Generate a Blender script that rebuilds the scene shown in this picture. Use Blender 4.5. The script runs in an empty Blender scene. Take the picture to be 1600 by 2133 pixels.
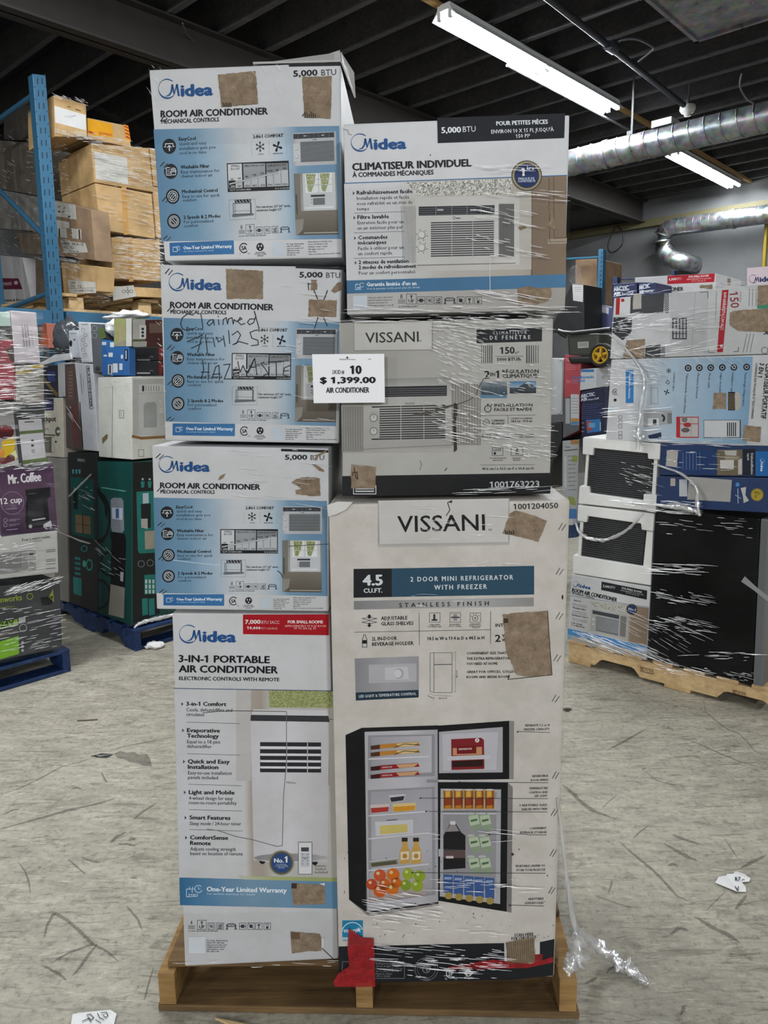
import bpy, bmesh, math, random
from mathutils import Vector, Matrix, noise
random.seed(11)
sc = bpy.context.scene
col = sc.collection
V = Vector
# ------------------------------------------------------------------ camera
FOC, CX, CY, EYE = 1550.0, 800.0, 1066.5, 1.535
_d = V(((945 - CX) / FOC, (10000 - CY) / FOC, 1.0)).normalized()      # where plumb lines meet
_up = -_d
_fw = V((0, 0, 1)); _yw = (_fw - _fw.dot(_up) * _up).normalized(); _xw = _yw.cross(_up)
ROT = Matrix((_xw, _yw, _up))
ORG = V((0, 0, EYE))
cam = bpy.data.cameras.new('camera'); camo = bpy.data.objects.new('camera', cam); col.objects.link(camo)
cam.sensor_fit = 'VERTICAL'; cam.sensor_height = 24.0; cam.lens = FOC / 2133 * 24.0
cam.clip_start = 0.02; cam.clip_end = 100
_m = Matrix((ROT @ V((1, 0, 0)), ROT @ V((0, -1, 0)), ROT @ V((0, 0, -1)))).transposed().to_4x4()
_m.translation = ORG
camo.matrix_world = _m
sc.camera = camo
# ------------------------------------------------------------------ world, lamps, exposure
sc.view_settings.view_transform = 'Standard'; sc.view_settings.look = 'None'
sc.view_settings.gamma = 1.0; sc.view_settings.use_curve_mapping = False
sc.view_settings.exposure = 0.41
sc.cycles.transparent_max_bounces = 48
sc.cycles.max_bounces = 6; sc.cycles.caustics_reflective = False; sc.cycles.caustics_refractive = False
wd = bpy.data.worlds.new('world'); sc.world = wd; wd.use_nodes = True
wd.node_tree.nodes['Background'].inputs[0].default_value = (0.75, 0.85, 1.0, 1)
wd.node_tree.nodes['Background'].inputs[1].default_value = 0.025
E1 = V((math.cos(math.radians(47)), math.sin(math.radians(47)), 0))   # along the lamps, the beams and the racks
E2 = V((E1.y, -E1.x, 0))                                             # along the joists and the back wall
def AB(a, b, z=0): return a * E1 + b * E2 + V((0, 0, z))
def ceiling_lamp(a, b, power, z=3.9):
    l = bpy.data.lights.new('tube_row_light', 'AREA'); l.shape = 'RECTANGLE'; l.size = 2.44; l.size_y = 0.22
    l.energy = power; l.color = (0.94, 0.97, 1.0)
    o = bpy.data.objects.new('tube_row_light', l); col.objects.link(o)
    o.location = AB(a, b, z); o.rotation_euler = (0, 0, math.radians(47))

TUBE_E = 130.
for a, b, p in ((1.3, -3.4, 85), (2.0, 2.6, 50), (5.9, 1.3, 80), (-2.2, -4.6, 50)):
    ceiling_lamp(a, b, p)
for x, y, p in ((-3., -8.5, 820), (2.5, -8., 820), (-7.5, -5., 420), (.3, -3.2, 60)):          # bare strip lamps down the aisle behind the viewer
    l = bpy.data.lights.new('strip_lamp_light', 'POINT'); l.energy = p; l.shadow_soft_size = .35; l.color = (.95, .97, 1.)
    o = bpy.data.objects.new('strip_lamp_light', l); col.objects.link(o); o.location = (x, y, 3.75)
# ------------------------------------------------------------------ helpers
def ray(x, y): return ROT @ V(((x - CX) / FOC, (y - CY) / FOC, 1.0))
def atz(x, y, z):
    r = ray(x, y); return ORG + r * ((z - EYE) / r.z)
class Plane:
    def __init__(s, o, n): s.o = V(o); s.n = V(n).normalized()
    def hit(s, x, y):
        r = ray(x, y); return ORG + r * ((s.o - ORG).dot(s.n) / r.dot(s.n))
    def off(s, d): return Plane(s.o + s.n * d, s.n)
def facing(o, yaw):            # an upright plane through o facing the viewer, turned by yaw degrees
    t = math.radians(yaw); return Plane(o, (math.sin(t), -math.cos(t), 0))
def depth_at(y, z, x=800): return atz(x, y, z)
def hexc(h):
    h = h.lstrip('#'); c = [int(h[i:i + 2], 16) / 255 for i in (0, 2, 4)]
    return tuple(x / 12.92 if x <= .04045 else ((x + .055) / 1.055) ** 2.4 for x in c) + (1,)
# ------------------------------------------------------------------ materials
def nt(name):
    m = bpy.data.materials.new(name); m.use_nodes = True
    t = m.node_tree; p = t.nodes['Principled BSDF']
    return m, t, p
def N(t, kind, **kw):
    n = t.nodes.new(kind)
    for k, v in kw.items():
        if k.startswith('i_'): n.inputs[k[2:].replace('_', ' ')].default_value = v
        else: setattr(n, k, v)
    return n
def pos(t, scale=(1, 1, 1), rot=(0, 0, 0)):
    g = N(t, 'ShaderNodeNewGeometry'); m = N(t, 'ShaderNodeMapping'); m.inputs['Scale'].default_value = scale; m.inputs['Rotation'].default_value = rot
    t.links.new(g.outputs['Position'], m.inputs['Vector']); return m.outputs[0]
def nz(t, vec, scale, detail=4, rough=.55):
    n = N(t, 'ShaderNodeTexNoise'); n.inputs['Scale'].default_value = scale; n.inputs['Detail'].default_value = detail; n.inputs['Roughness'].default_value = rough
    t.links.new(vec, n.inputs['Vector']); return n.outputs[0]
def ramp(t, fac, stops):
    r = N(t, 'ShaderNodeValToRGB'); e = r.color_ramp.elements
    while len(e) < len(stops): e.new(.5)
    for k, (p, c) in enumerate(stops): e[k].position = p; e[k].color = c if len(c) == 4 else tuple(c) + (1,)
    t.links.new(fac, r.inputs[0]); return r.outputs[0]
def mix(t, fac, a, b, mode='MIX'):
    m = N(t, 'ShaderNodeMix', data_type='RGBA', blend_type=mode)
    for s, v in ((m.inputs[0], fac), (m.inputs[6], a), (m.inputs[7], b)):
        if isinstance(v, bpy.types.NodeSocket): t.links.new(v, s)
        else: s.default_value = v
    return m.outputs[2]
def bump(t, p, h, strength, dist=.01):
    b = N(t, 'ShaderNodeBump'); b.inputs['Strength'].default_value = strength; b.inputs['Distance'].default_value = dist
    t.links.new(h, b.inputs['Height']); t.links.new(b.outputs[0], p.inputs['Normal'])
_cache = {}
def plain(name, h, rough=.6, metal=0., var=.12, scale=6., bmp=0.):
    k = (name, h)
    if k in _cache: return _cache[k]
    m, t, p = nt(name); c = hexc(h)
    n = nz(t, pos(t), scale)
    t.links.new(mix(t, n, tuple(x * (1 - var) for x in c[:3]) + (1,), tuple(min(1, x * (1 + var)) for x in c[:3]) + (1,)), p.inputs['Base Color'])
    p.inputs['Roughness'].default_value = rough; p.inputs['Metallic'].default_value = metal
    if bmp: bump(t, p, n, bmp)
    _cache[k] = m; return m
def paper_bump(t, p):
    a = nz(t, pos(t), 7, 3); b = nz(t, pos(t, (1, 1, .25)), 60, 2)
    m = N(t, 'ShaderNodeMath', operation='MULTIPLY_ADD'); m.inputs[1].default_value = .06
    t.links.new(b, m.inputs[0]); t.links.new(a, m.inputs[2])
    bump(t, p, m.outputs[0], .2, .03)
def board(h, name='carton_board', dirt=.1):      # coated carton board, a little scuffed
    k = (name, h)
    if k in _cache: return _cache[k]
    m, t, p = nt(name); c = hexc(h)
    n = ramp(t, nz(t, pos(t, (1, 1, 1)), 9, 8, .7), [(.35, (1 - dirt, 1 - dirt, 1 - dirt * 1.15)), (.6, (1, 1, 1))])
    t.links.new(mix(t, 1., c, n, 'MULTIPLY'), p.inputs['Base Color'])
    p.inputs['Roughness'].default_value = .55; paper_bump(t, p)
    _cache[k] = m; return m
def make_ink():
    m, t, p = nt('printed_ink')
    a = N(t, 'ShaderNodeAttribute', attribute_name='ink')
    n = ramp(t, nz(t, pos(t), 9, 8, .7), [(.35, (.9, .9, .88)), (.6, (1, 1, 1))])
    t.links.new(mix(t, 1., a.outputs['Color'], n, 'MULTIPLY'), p.inputs['Base Color'])
    p.inputs['Roughness'].default_value = .5; p.inputs['Specular IOR Level'].default_value = .18; paper_bump(t, p)
    return m
INK = make_ink()
def make_leaves(name, dark, mid, light, sc_):
    m, t, p = nt(name)
    v = N(t, 'ShaderNodeTexVoronoi'); v.inputs['Scale'].default_value = sc_; t.links.new(pos(t), v.inputs['Vector'])
    n = nz(t, pos(t), sc_ * .6, 5, .7)
    t.links.new(ramp(t, mix(t, .5, n, v.outputs['Color']), [(.25, hexc(dark)), (.45, hexc(mid)), (.62, hexc(light)), (.8, hexc(mid))]), p.inputs['Base Color'])
    p.inputs['Roughness'].default_value = .5; return m
LEAF_G = make_leaves('printed_green_foliage', '#2d3a1a', '#77843c', '#b9b98a', 800)
LEAF_W = make_leaves('printed_pale_blossom', '#3c3f38', '#8d8c80', '#d8d6cf', 420)
def make_torn():
    m, t, p = nt('torn_brown_liner')
    n = nz(t, pos(t), 45, 8, .75)
    t.links.new(ramp(t, n, [(.3, hexc('#6d5c48')), (.55, hexc('#93806a')), (.78, hexc('#b5a48e'))]), p.inputs['Base Color'])
    p.inputs['Roughness'].default_value = .95; bump(t, p, n, .6, .006); return m
TORN = make_torn()
def make_kraft(name, a, b):
    m, t, p = nt(name)
    n = nz(t, pos(t), 8, 6)
    t.links.new(ramp(t, n, [(.3, hexc(a)), (.7, hexc(b))]), p.inputs['Base Color'])
    p.inputs['Roughness'].default_value = .8; paper_bump(t, p); return m
KRAFT = make_kraft('brown_kraft_carton', '#9f8256', '#c4a271')
KRAFT_D = make_kraft('dull_brown_carton', '#6f5a45', '#8d745a')
def make_wood(name, cols, rot, sc_=3.):
    m, t, p = nt(name)
    v = pos(t, (1.2, 14, 14), (0, 0, rot))
    n = nz(t, v, sc_, 8, .65); d = nz(t, pos(t), 5, 3)
    c = mix(t, .35, ramp(t, n, [(.3, hexc(cols[0])), (.5, hexc(cols[1])), (.72, hexc(cols[2]))]), ramp(t, d, [(.3, hexc(cols[0])), (.7, hexc(cols[2]))]))
    t.links.new(c, p.inputs['Base Color']); p.inputs['Roughness'].default_value = .75; bump(t, p, n, .4, .004); return m
WOOD_X = make_wood('pallet_wood_crosswise', ('#43311d', '#68502f', '#8a6c43'), math.radians(2.4))
WOOD_Y = make_wood('pallet_wood_lengthwise', ('#6b4f2c', '#94723f', '#b8945c'), math.radians(92.4))
WOOD_R = make_wood('pale_pallet_wood', ('#a08258', '#c2a274', '#d9bf92'), math.radians(43))
WOOD_R2 = make_wood('pale_pallet_wood_across', ('#967a50', '#b8986a', '#d2b488'), math.radians(-47))
def make_blue():
    m, t, p = nt('chipped_blue_pallet_paint')
    n = nz(t, pos(t), 22, 8, .7)
    t.links.new(ramp(t, n, [(.5, hexc('#0e2850')), (.66, hexc('#1d4272')), (.73, hexc('#8d8f8c'))]), p.inputs['Base Color'])
    p.inputs['Roughness'].default_value = .6; bump(t, p, n, .3, .004); return m
BLUE_P = make_blue()
RACK = plain('blue_rack_steel', '#305f7c', .42, .1, .1, 12)
RACK_D = plain('rack_slot_dark', '#10151c', .8)
FOAM = plain('white_packing_foam', '#dcdcd8', .8, 0, .06, 30, .15)
BLACKP = plain('glossy_black_panel', '#0b0c0d', .18, 0, .2, 3)
BLACKP.node_tree.nodes['Principled BSDF'].inputs['Specular IOR Level'].default_value = .15
GREYM = plain('grey_steel_edge', '#6f7173', .4, .4)
def make_film(name, base, tint=.9, streak=(1, 1, 14)):
    m = bpy.data.materials.new(name); m.use_nodes = True; t = m.node_tree; t.nodes.clear()
    o = N(t, 'ShaderNodeOutputMaterial'); tr = N(t, 'ShaderNodeBsdfTransparent'); gl = N(t, 'ShaderNodeBsdfGlossy')
    tr.inputs[0].default_value = (.97, .97, .97, 1); gl.inputs[0].default_value = (1, 1, 1, 1); gl.inputs['Roughness'].default_value = .16
    v = pos(t, streak); n1 = nz(t, v, 9, 6, .7); n2 = nz(t, pos(t), 5, 3)
    b = N(t, 'ShaderNodeBump'); b.inputs['Strength'].default_value = .8; b.inputs['Distance'].default_value = .03
    t.links.new(n1, b.inputs['Height']); t.links.new(b.outputs[0], gl.inputs['Normal'])
    f = ramp(t, n1, [(.45, (base, base, base)), (.7, (base * 2.4,) * 3), (.8, (base * 2 + .16,) * 3)])
    g = ramp(t, n2, [(.35, (.25, .25, .25)), (.65, (1, 1, 1))])
    mx = N(t, 'ShaderNodeMixShader'); t.links.new(mix(t, 1., f, g, 'MULTIPLY'), mx.inputs[0])
    t.links.new(tr.outputs[0], mx.inputs[1]); t.links.new(gl.outputs[0], mx.inputs[2]); t.links.new(mx.outputs[0], o.inputs[0])
    return m
FILM = make_film('clear_stretch_film', .012)
FILM_H = make_film('crinkled_stretch_film', .035)
def make_fold(name, alpha, col_=.95):
    m = bpy.data.materials.new(name); m.use_nodes = True; t = m.node_tree; t.nodes.clear()
    o = N(t, 'ShaderNodeOutputMaterial'); tr = N(t, 'ShaderNodeBsdfTransparent'); gl = N(t, 'ShaderNodeBsdfGlossy'); df = N(t, 'ShaderNodeBsdfTranslucent'); dd = N(t, 'ShaderNodeBsdfDiffuse')
    gl.inputs['Roughness'].default_value = .28
    for s in (gl, df, dd): s.inputs[0].default_value = (col_, col_, col_, 1)
    a = N(t, 'ShaderNodeMixShader'); a.inputs[0].default_value = .6; t.links.new(dd.outputs[0], a.inputs[1]); t.links.new(gl.outputs[0], a.inputs[2])
    c = N(t, 'ShaderNodeMixShader'); c.inputs[0].default_value = alpha; t.links.new(tr.outputs[0], c.inputs[1]); t.links.new(a.outputs[0], c.inputs[2])
    t.links.new(c.outputs[0], o.inputs[0]); return m
FOLD = make_fold('bunched_film', .8)
FOLD_S = make_fold('gathered_film_tail', .5)
# ------------------------------------------------------------------ objects
def tag(o, label=None, cat=None, group=None, kind=None):
    if label: o['label'] = label
    if cat: o['category'] = cat
    if group: o['group'] = group
    if kind: o['kind'] = kind
    return o
def empty(name, loc, label, cat, group=None):
    o = bpy.data.objects.new(name, None); col.objects.link(o); o.location = loc; o.empty_display_size = .1
    return tag(o, label, cat, group)
def wloc(o):
    p = V((0, 0, 0))
    while o: p = p + o.location; o = o.parent
    return p
class MB:
    def __init__(s): s.v = []; s.f = []; s.m = []; s.c = []; s.sm = []
    def face(s, pts, mi=0, c=None, smooth=False):
        k = len(s.v); s.v += [V(p) for p in pts]; s.f.append(tuple(range(k, k + len(pts)))); s.m.append(mi); s.c.append(c); s.sm.append(smooth)
    def tris(s, pts, tris, mi=0, c=None):
        k = len(s.v); s.v += pts
        for q in tris: s.f.append(tuple(k + i for i in q)); s.m.append(mi); s.c.append(c); s.sm.append(False)
    def grid(s, rows, mi=0, smooth=True, close=False, c=None):
        k = len(s.v); n = len(rows[0])
        for r in rows: s.v += [V(p) for p in r]
        for i in range(len(rows) - 1):
            for j in range(n if close else n - 1):
                j2 = (j + 1) % n
                s.f.append((k + i * n + j, k + i * n + j2, k + (i + 1) * n + j2, k + (i + 1) * n + j)); s.m.append(mi); s.c.append(c); s.sm.append(smooth)
    def hexa(s, a, b, mi=0, c=None):        # a, b: two opposite quads in matching order
        for q in ((a[0], a[1], a[2], a[3]), (b[3], b[2], b[1], b[0])): s.face(q, mi, c)
        for i in range(4):
            j = (i + 1) % 4; s.face((a[i], b[i], b[j], a[j]), mi, c)
    def box(s, o, x, y, z, mi=0, c=None):   # corner o with three edge vectors
        o, x, y, z = V(o), V(x), V(y), V(z)
        s.hexa((o, o + x, o + x + y, o + y), (o + z, o + x + z, o + x + y + z, o + y + z), mi, c)
    def tube(s, pts, r, n=10, mi=0, caps=True):
        rows = []; pts = [V(p) for p in pts]
        for i, p in enumerate(pts):
            d = (pts[min(i + 1, len(pts) - 1)] - pts[max(i - 1, 0)]).normalized()
            u = d.cross(V((0, 0, 1)));  u = d.cross(V((1, 0, 0))) if u.length < .2 else u
            u.normalize(); w = d.cross(u); rr = r[i] if isinstance(r, (list, tuple)) else r
            rows.append([p + rr * (math.cos(2 * math.pi * k / n) * u + math.sin(2 * math.pi * k / n) * w) for k in range(n)])
        s.grid(rows, mi, True, True)
        if caps: s.face(rows[0][::-1], mi); s.face(rows[-1], mi)
    def build(s, name, mats, parent=None, bevel=0, merge=False, into=None):
        me = into.data if into else bpy.data.meshes.new(name); mats = mats if isinstance(mats, (list, tuple)) else [mats]
        o0 = V((0, 0, 0))
        if parent: o0 = wloc(parent)
        elif s.v: o0 = sum(s.v, V((0, 0, 0))) / len(s.v)
        me.from_pydata([v - o0 for v in s.v], [], s.f)
        for m in mats: me.materials.append(m)
        me.polygons.foreach_set('material_index', s.m); me.polygons.foreach_set('use_smooth', s.sm)
        if any(c is not None for c in s.c):
            at = me.color_attributes.new('ink', 'FLOAT_COLOR', 'CORNER'); data = []
            for p, c in zip(me.polygons, s.c):
                if c is None: c = (.8, .8, .8, 1)
                if isinstance(c[0], (tuple, list)):
                    for k in range(p.loop_total): data += list(c[k])
                else: data += list(c) * p.loop_total
            at.data.foreach_set('color', data)
        if merge or bevel:
            bm = bmesh.new(); bm.from_mesh(me)
            bmesh.ops.remove_doubles(bm, verts=bm.verts, dist=1e-5)
            bmesh.ops.recalc_face_normals(bm, faces=bm.faces)
            if bevel: bmesh.ops.bevel(bm, geom=list(bm.edges), offset=bevel, segments=2, affect='EDGES', profile=.6, clamp_overlap=True)
            bm.to_mesh(me); bm.free()
        if into: return into
        o = bpy.data.objects.new(name, me); col.objects.link(o)
        if parent: o.parent = parent
        else: o.location = o0
        return o
# ------------------------------------------------------------------ lettering
_glyph = {}
def raw_text(s, res, sp):
    k = (s, res, sp)
    if k in _glyph: return _glyph[k]
    cu = bpy.data.curves.new('t', 'FONT'); cu.body = s; cu.size = 1; cu.resolution_u = res; cu.space_character = sp
    o = bpy.data.objects.new('t', cu); col.objects.link(o)
    dg = bpy.context.evaluated_depsgraph_get(); ev = o.evaluated_get(dg); me = ev.to_mesh()
    vs = [(v.co.x, v.co.y) for v in me.vertices]; fs = [tuple(p.vertices) for p in me.polygons]
    ev.to_mesh_clear(); bpy.data.objects.remove(o); bpy.data.curves.remove(cu)
    _glyph[k] = (vs, fs); return _glyph[k]
_done = {}
def glyphs(s, res, sp=1.):
    k = (s, res, sp)
    if k in _done: return _done[k]
    vs, fs = raw_text(s, res, sp); vs = list(vs); fs = list(fs)
    if '1' in s and len(s) > 1:              # the digit one gets the flag it has on the cartons
        one = raw_text('1', res, sp)[0]; w = max(v[0] for v in one) - min(v[0] for v in one); c = max(v[1] for v in one)
        for i, ch in enumerate(s):
            if ch == '1':
                x = max(v[0] for v in raw_text(s[:i + 1], res, sp)[0]) - w; n = len(vs)
                vs += [(x + .01, c), (x - .15, c * .84), (x - .15, c * .72), (x + .01, c * .84)]; fs.append((n, n + 1, n + 2, n + 3))
    x0 = min(v[0] for v in vs); x1 = max(v[0] for v in vs)
    _done[k] = ([(a - x0, b) for a, b in vs], fs, max(x1 - x0, 1e-4)); return _done[k]
_capv = glyphs('H', 3); CAP = max(v[1] for v in _capv[0])
def solve_h(src, dst):          # least-squares homography src -> dst
    n = 8; M = [[0.] * n for _ in range(n)]; B = [0.] * n
    def add(row, rhs):
        for i in range(n):
            B[i] += row[i] * rhs
            for j in range(n): M[i][j] += row[i] * row[j]
    S = 1000.
    for (x, y), (u, v) in zip(src, dst):
        x, y, u, v = x / S, y / S, u / S, v / S
        add([x, y, 1, 0, 0, 0, -u * x, -u * y], u); add([0, 0, 0, x, y, 1, -v * x, -v * y], v)
    for i in range(n):
        p = max(range(i, n), key=lambda r: abs(M[r][i])); M[i], M[p] = M[p], M[i]; B[i], B[p] = B[p], B[i]
        for r in range(n):
            if r != i:
                k = M[r][i] / M[i][i]; B[r] -= k * B[i]
                for c in range(i, n): M[r][c] -= k * M[i][c]
    h = [B[i] / M[i][i] for i in range(n)]
    def f(x, y):
        x /= S; y /= S; w = h[6] * x + h[7] * y + 1
        return S * (h[0] * x + h[1] * y + h[2]) / w, S * (h[3] * x + h[4] * y + h[5]) / w
    return f
class Art:
    """Print on one carton face: shapes are given where they were measured and laid on the face's plane."""
    STEP = .0001
    def __init__(s, plane, frame, pre=None, base=.0004):
        s.p = plane; s.fr = frame; s.pre = pre; s.base = base; s.mb = None
    def begin(s, name, parent, mats=None):
        s.mb = MB(); s.name = name; s.par = parent; s.mats = mats or [INK, LEAF_G, LEAF_W]
        s.o = bpy.data.objects.new(name, bpy.data.meshes.new(name)); col.objects.link(s.o); s.o.parent = parent; return s.o
    def end(s):
        s.mb.build(s.name, s.mats, s.par, into=s.o); return s.o
    def at(s, x, y, l):
        if s.pre: x, y = s.pre(x, y)
        x0, y0, k = s.fr; return s.p.hit(x0 + x / k, y0 + y / k) + s.p.n * (s.base + l * s.STEP)
    def poly(s, pts, c, l=1, mi=0):
        c = hexc(c) if isinstance(c, str) else c
        s.mb.face([s.at(x, y, l) for x, y in pts], mi, c)
    def rect(s, x0, y0, x1, y1, c, l=1, mi=0, sl=0.):
        d = (x1 - x0) * sl; s.poly(((x0, y0), (x1, y0 + d), (x1, y1 + d), (x0, y1)), c, l, mi)
    def grad(s, q, cols, l=0, vert=False):        # printed colour ramp across a quad
        q = [V(p) for p in q]
        for (u0, c0), (u1, c1) in zip(cols, cols[1:]):
            c0, c1 = hexc(c0), hexc(c1)
            if vert:
                a, b, d, e = q[0].lerp(q[3], u0), q[1].lerp(q[2], u0), q[1].lerp(q[2], u1), q[0].lerp(q[3], u1); cc = (c0, c0, c1, c1)
            else:
                a, b, d, e = q[0].lerp(q[1], u0), q[0].lerp(q[1], u1), q[3].lerp(q[2], u1), q[3].lerp(q[2], u0); cc = (c0, c1, c1, c0)
            s.mb.face([s.at(p[0], p[1], l) for p in (a, b, d, e)], 0, cc)
    def disc(s, x, y, r, c, l=1, ry=None, n=28):
        ry = ry or r; s.poly([(x + r * math.cos(6.28319 * k / n), y + ry * math.sin(6.28319 * k / n)) for k in range(n)], c, l)
    def ring(s, x, y, r, w, c, l=2, a0=0, a1=360, ry=None, n=32):
        q = (ry or r) / r; P = []
        for k in range(n + 1):
            t = math.radians(a0 + (a1 - a0) * k / n); P.append((math.cos(t), math.sin(t) * q))
        c = hexc(c)
        for a, b in zip(P, P[1:]):
            s.mb.face([s.at(x + (r + d) * u[0], y + (r + d) * u[1], l) for u, d in ((a, -w / 2), (b, -w / 2), (b, w / 2), (a, w / 2))], 0, c)
    def line(s, pts, w, c, l=2, closed=False):
        c = hexc(c) if isinstance(c, str) else c
        pts = list(pts) + ([pts[0]] if closed else [])
        for (x0, y0), (x1, y1) in zip(pts, pts[1:]):
            L = math.hypot(x1 - x0, y1 - y0) or 1; ux, uy = (x1 - x0) / L, (y1 - y0) / L; e = w * .3
            x0 -= ux * e; y0 -= uy * e; x1 += ux * e; y1 += uy * e; nx, ny = -uy * w / 2, ux * w / 2
            s.mb.face([s.at(*q, l) for q in ((x0 + nx, y0 + ny), (x1 + nx, y1 + ny), (x1 - nx, y1 - ny), (x0 - nx, y0 - ny))], 0, c)
    def frame(s, x0, y0, x1, y1, w, c, l=2, sl=0.):
        d = (x1 - x0) * sl; s.line(((x0, y0), (x1, y0 + d), (x1, y1 + d), (x0, y1)), w, c, l, True)
    def T(s, txt, x0, y0, x1, h, c='#17191d', b=0, y1=None, l=3, sp=1.):
        y1 = y0 if y1 is None else y1
        vs, fs, W = glyphs(txt, 2 if h > 24 else 1, sp)
        L = math.hypot(x1 - x0, y1 - y0); ux, uy = (x1 - x0) / L, (y1 - y0) / L; wx, wy = uy, -ux
        kx = L / W; ky = h / CAP; c = hexc(c) if isinstance(c, str) else c
        g = .045 * b * h
        if txt == '1':
            vs, fs = [(W * .45, 0), (W, 0), (W, CAP), (W * .5, CAP), (0, CAP * .78), (W * .1, CAP * .66), (W * .45, CAP * .8)], [(0, 1, 2, 3, 4, 5, 6)]; g = 0; b = 0
        for k, (dx, dy) in enumerate(((0, 0),) if not b else ((-g, 0), (g, 0), (0, g * .8), (0, -g * .3))):
            s.mb.tris([s.at(x0 + dx + (ux * a * kx + wx * q * ky), y0 + dy + (uy * a * kx + wy * q * ky), l + k * .12) for a, q in vs], fs, 0, c)
    def TT(s, rows, **kw):
        for r in rows: s.T(*r, **kw)
    def logo(s, x0, y0, x1, y1, c='#1d4e86', l=3):   # ringed swoosh M and rounded letters
        L = math.hypot(x1 - x0, y1 - y0); k = L / 490.; ux, uy = (x1 - x0) / L, (y1 - y0) / L
        def q(x, y): return x0 + k * (ux * x + uy * y), y0 + k * (uy * x - ux * y)
        c = hexc(c); P = []
        for i in range(41):
            t = math.radians(48 + 270 * i / 40); u = i / 40
            w = 3 + 11 * math.sin(math.pi * max(0, min(1, (u - .45) / .6))) ** 1.5 + 6 * math.exp(-((u - .1) / .14) ** 2)
            P.append((q(82 + 82 * math.cos(t), 63 + 82 * math.sin(t)), q(82 + (82 - w) * math.cos(t), 63 + (82 - w) * math.sin(t))))
        for a, b in zip(P, P[1:]): s.mb.face([s.at(*a[0], l), s.at(*b[0], l), s.at(*b[1], l), s.at(*a[1], l)], 0, c)
        for pts in (((62, 4), (92, 14), (112, 40), (124, 98), (136, 98), (128, 40), (108, 10), (84, 2)), ((120, 98), (138, 98), (152, 22), (141, 10)), ((141, 10), (152, 28), (182, 98), (166, 98)), ((164, 98), (182, 98), (196, 0), (177, 0))):
            s.mb.face([s.at(*q(*p), l) for p in pts], 0, c)
        a, b = q(212, 0), q(490, 0); s.T('idea', a[0], a[1], b[0], 90 * k, c, 2.2, b[1], l)
    def torn(s, pts, name='torn_patch', parent=None, seed=1, jag=3., l=9):
        rnd = random.Random(seed); out = []
        for a, b in zip(pts, pts[1:] + pts[:1]):
            n = max(2, int(math.hypot(b[0] - a[0], b[1] - a[1]) / 18))
            for i in range(n):
                t = i / n; j = jag if i else 0
                out.append((a[0] + (b[0] - a[0]) * t + rnd.uniform(-j, j), a[1] + (b[1] - a[1]) * t + rnd.uniform(-j, j)))
        mb = MB(); top = [s.at(x, y, l) for x, y in out]; mb.face(top)
        lo = [s.at(x, y, 0) for x, y in out]
        for i in range(len(top)):
            j = (i + 1) % len(top); mb.face((top[i], lo[i], lo[j], top[j]))
        return mb.build(name, TORN, parent)
def px(fr, x, y): return fr[0] + x / fr[2], fr[1] + y / fr[2]
def carton(quad, plane, depth, mat, parent, name='carton', bevel=.004, dirn=None, zmin=None):
    """A closed carton: the measured front face, carried straight back by its depth."""
    f = [plane.hit(*q) for q in quad]; d = (dirn or -plane.n) * depth
    if zmin is not None:
        for p in f: p.z = max(p.z, zmin)
    mb = MB(); mb.hexa(f, [p + d for p in f])
    return mb.build(name, mat, parent, bevel)
def base_of(quad, plane, depth):
    f = [plane.hit(*q) for q in quad]; p = (f[2] + f[3]) / 2 - plane.n * depth / 2; return p
def new_carton(quad, plane, depth, mat, label, cat='box', group=None, name='carton_box', bevel=.004, dirn=None, zmin=None):
    r = empty(name, base_of(quad, plane, depth), label, cat, group)
    carton(quad, plane, depth, mat, r, 'carton', bevel, dirn, zmin); return r
def folds(mb, plane, quad, n, seed, mi=0, lmin=15, lmax=80, w=(.0003, .0008), off=.008, tilt=0., lean=(0, 0)):
    """Bunched ridges of film: slim half-round tapering cords lying on the wrap."""
    rnd = random.Random(seed); q = [V(p) for p in quad]
    for _ in range(n):
        u, v = rnd.random(), rnd.random(); c = q[0].lerp(q[1], u).lerp(q[3].lerp(q[2], u), v)
        e = (q[1] - q[0]).lerp(q[2] - q[3], v).normalized(); L = rnd.uniform(lmin, lmax) * rnd.random() ** .7 + lmin * .4; t = tilt + rnd.gauss(0, .035)
        e = V((e.x - e.y * t, e.y + e.x * t)); bow = rnd.uniform(-.02, .02) * L
        N_ = 7; ps = []
        for i in range(N_):
            k = i / (N_ - 1) - .5; p = c + e * (L * k) + V((-e.y, e.x)) * bow * (4 * k * k); ps.append(plane.hit(p.x, p.y) + plane.n * (off + rnd.uniform(0, .0008)))
        W = rnd.uniform(*w) * (ps[0] - ORG).length / 1.7; up = V((0, 0, 1))
        rows = []
        for i, p in enumerate(ps):
            r = W * (math.sin(math.pi * (i + .35) / (N_ - .3)) ** .6)
            rows.append([p + up * (r * math.cos(a)) + plane.n * (r * math.sin(a)) for a in (0, .8, 1.57, 2.34, 3.14)])
        mb.grid(rows, mi)
def panel(mb, plane, quad, mi=0, nx=24, ny=24, off=.006, amp=.002, seed=0):
    q = [V(p) for p in quad]; rows = []
    for j in range(ny + 1):
        r = []
        for i in range(nx + 1):
            p = q[0].lerp(q[1], i / nx).lerp(q[3].lerp(q[2], i / nx), j / ny); h = plane.hit(p.x, p.y)
            r.append(h + plane.n * (off + amp * noise.noise(V((h.x * 9, h.y * 9, h.z * 30 + seed)))))
        rows.append(r)
    mb.grid(rows, mi)
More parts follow.
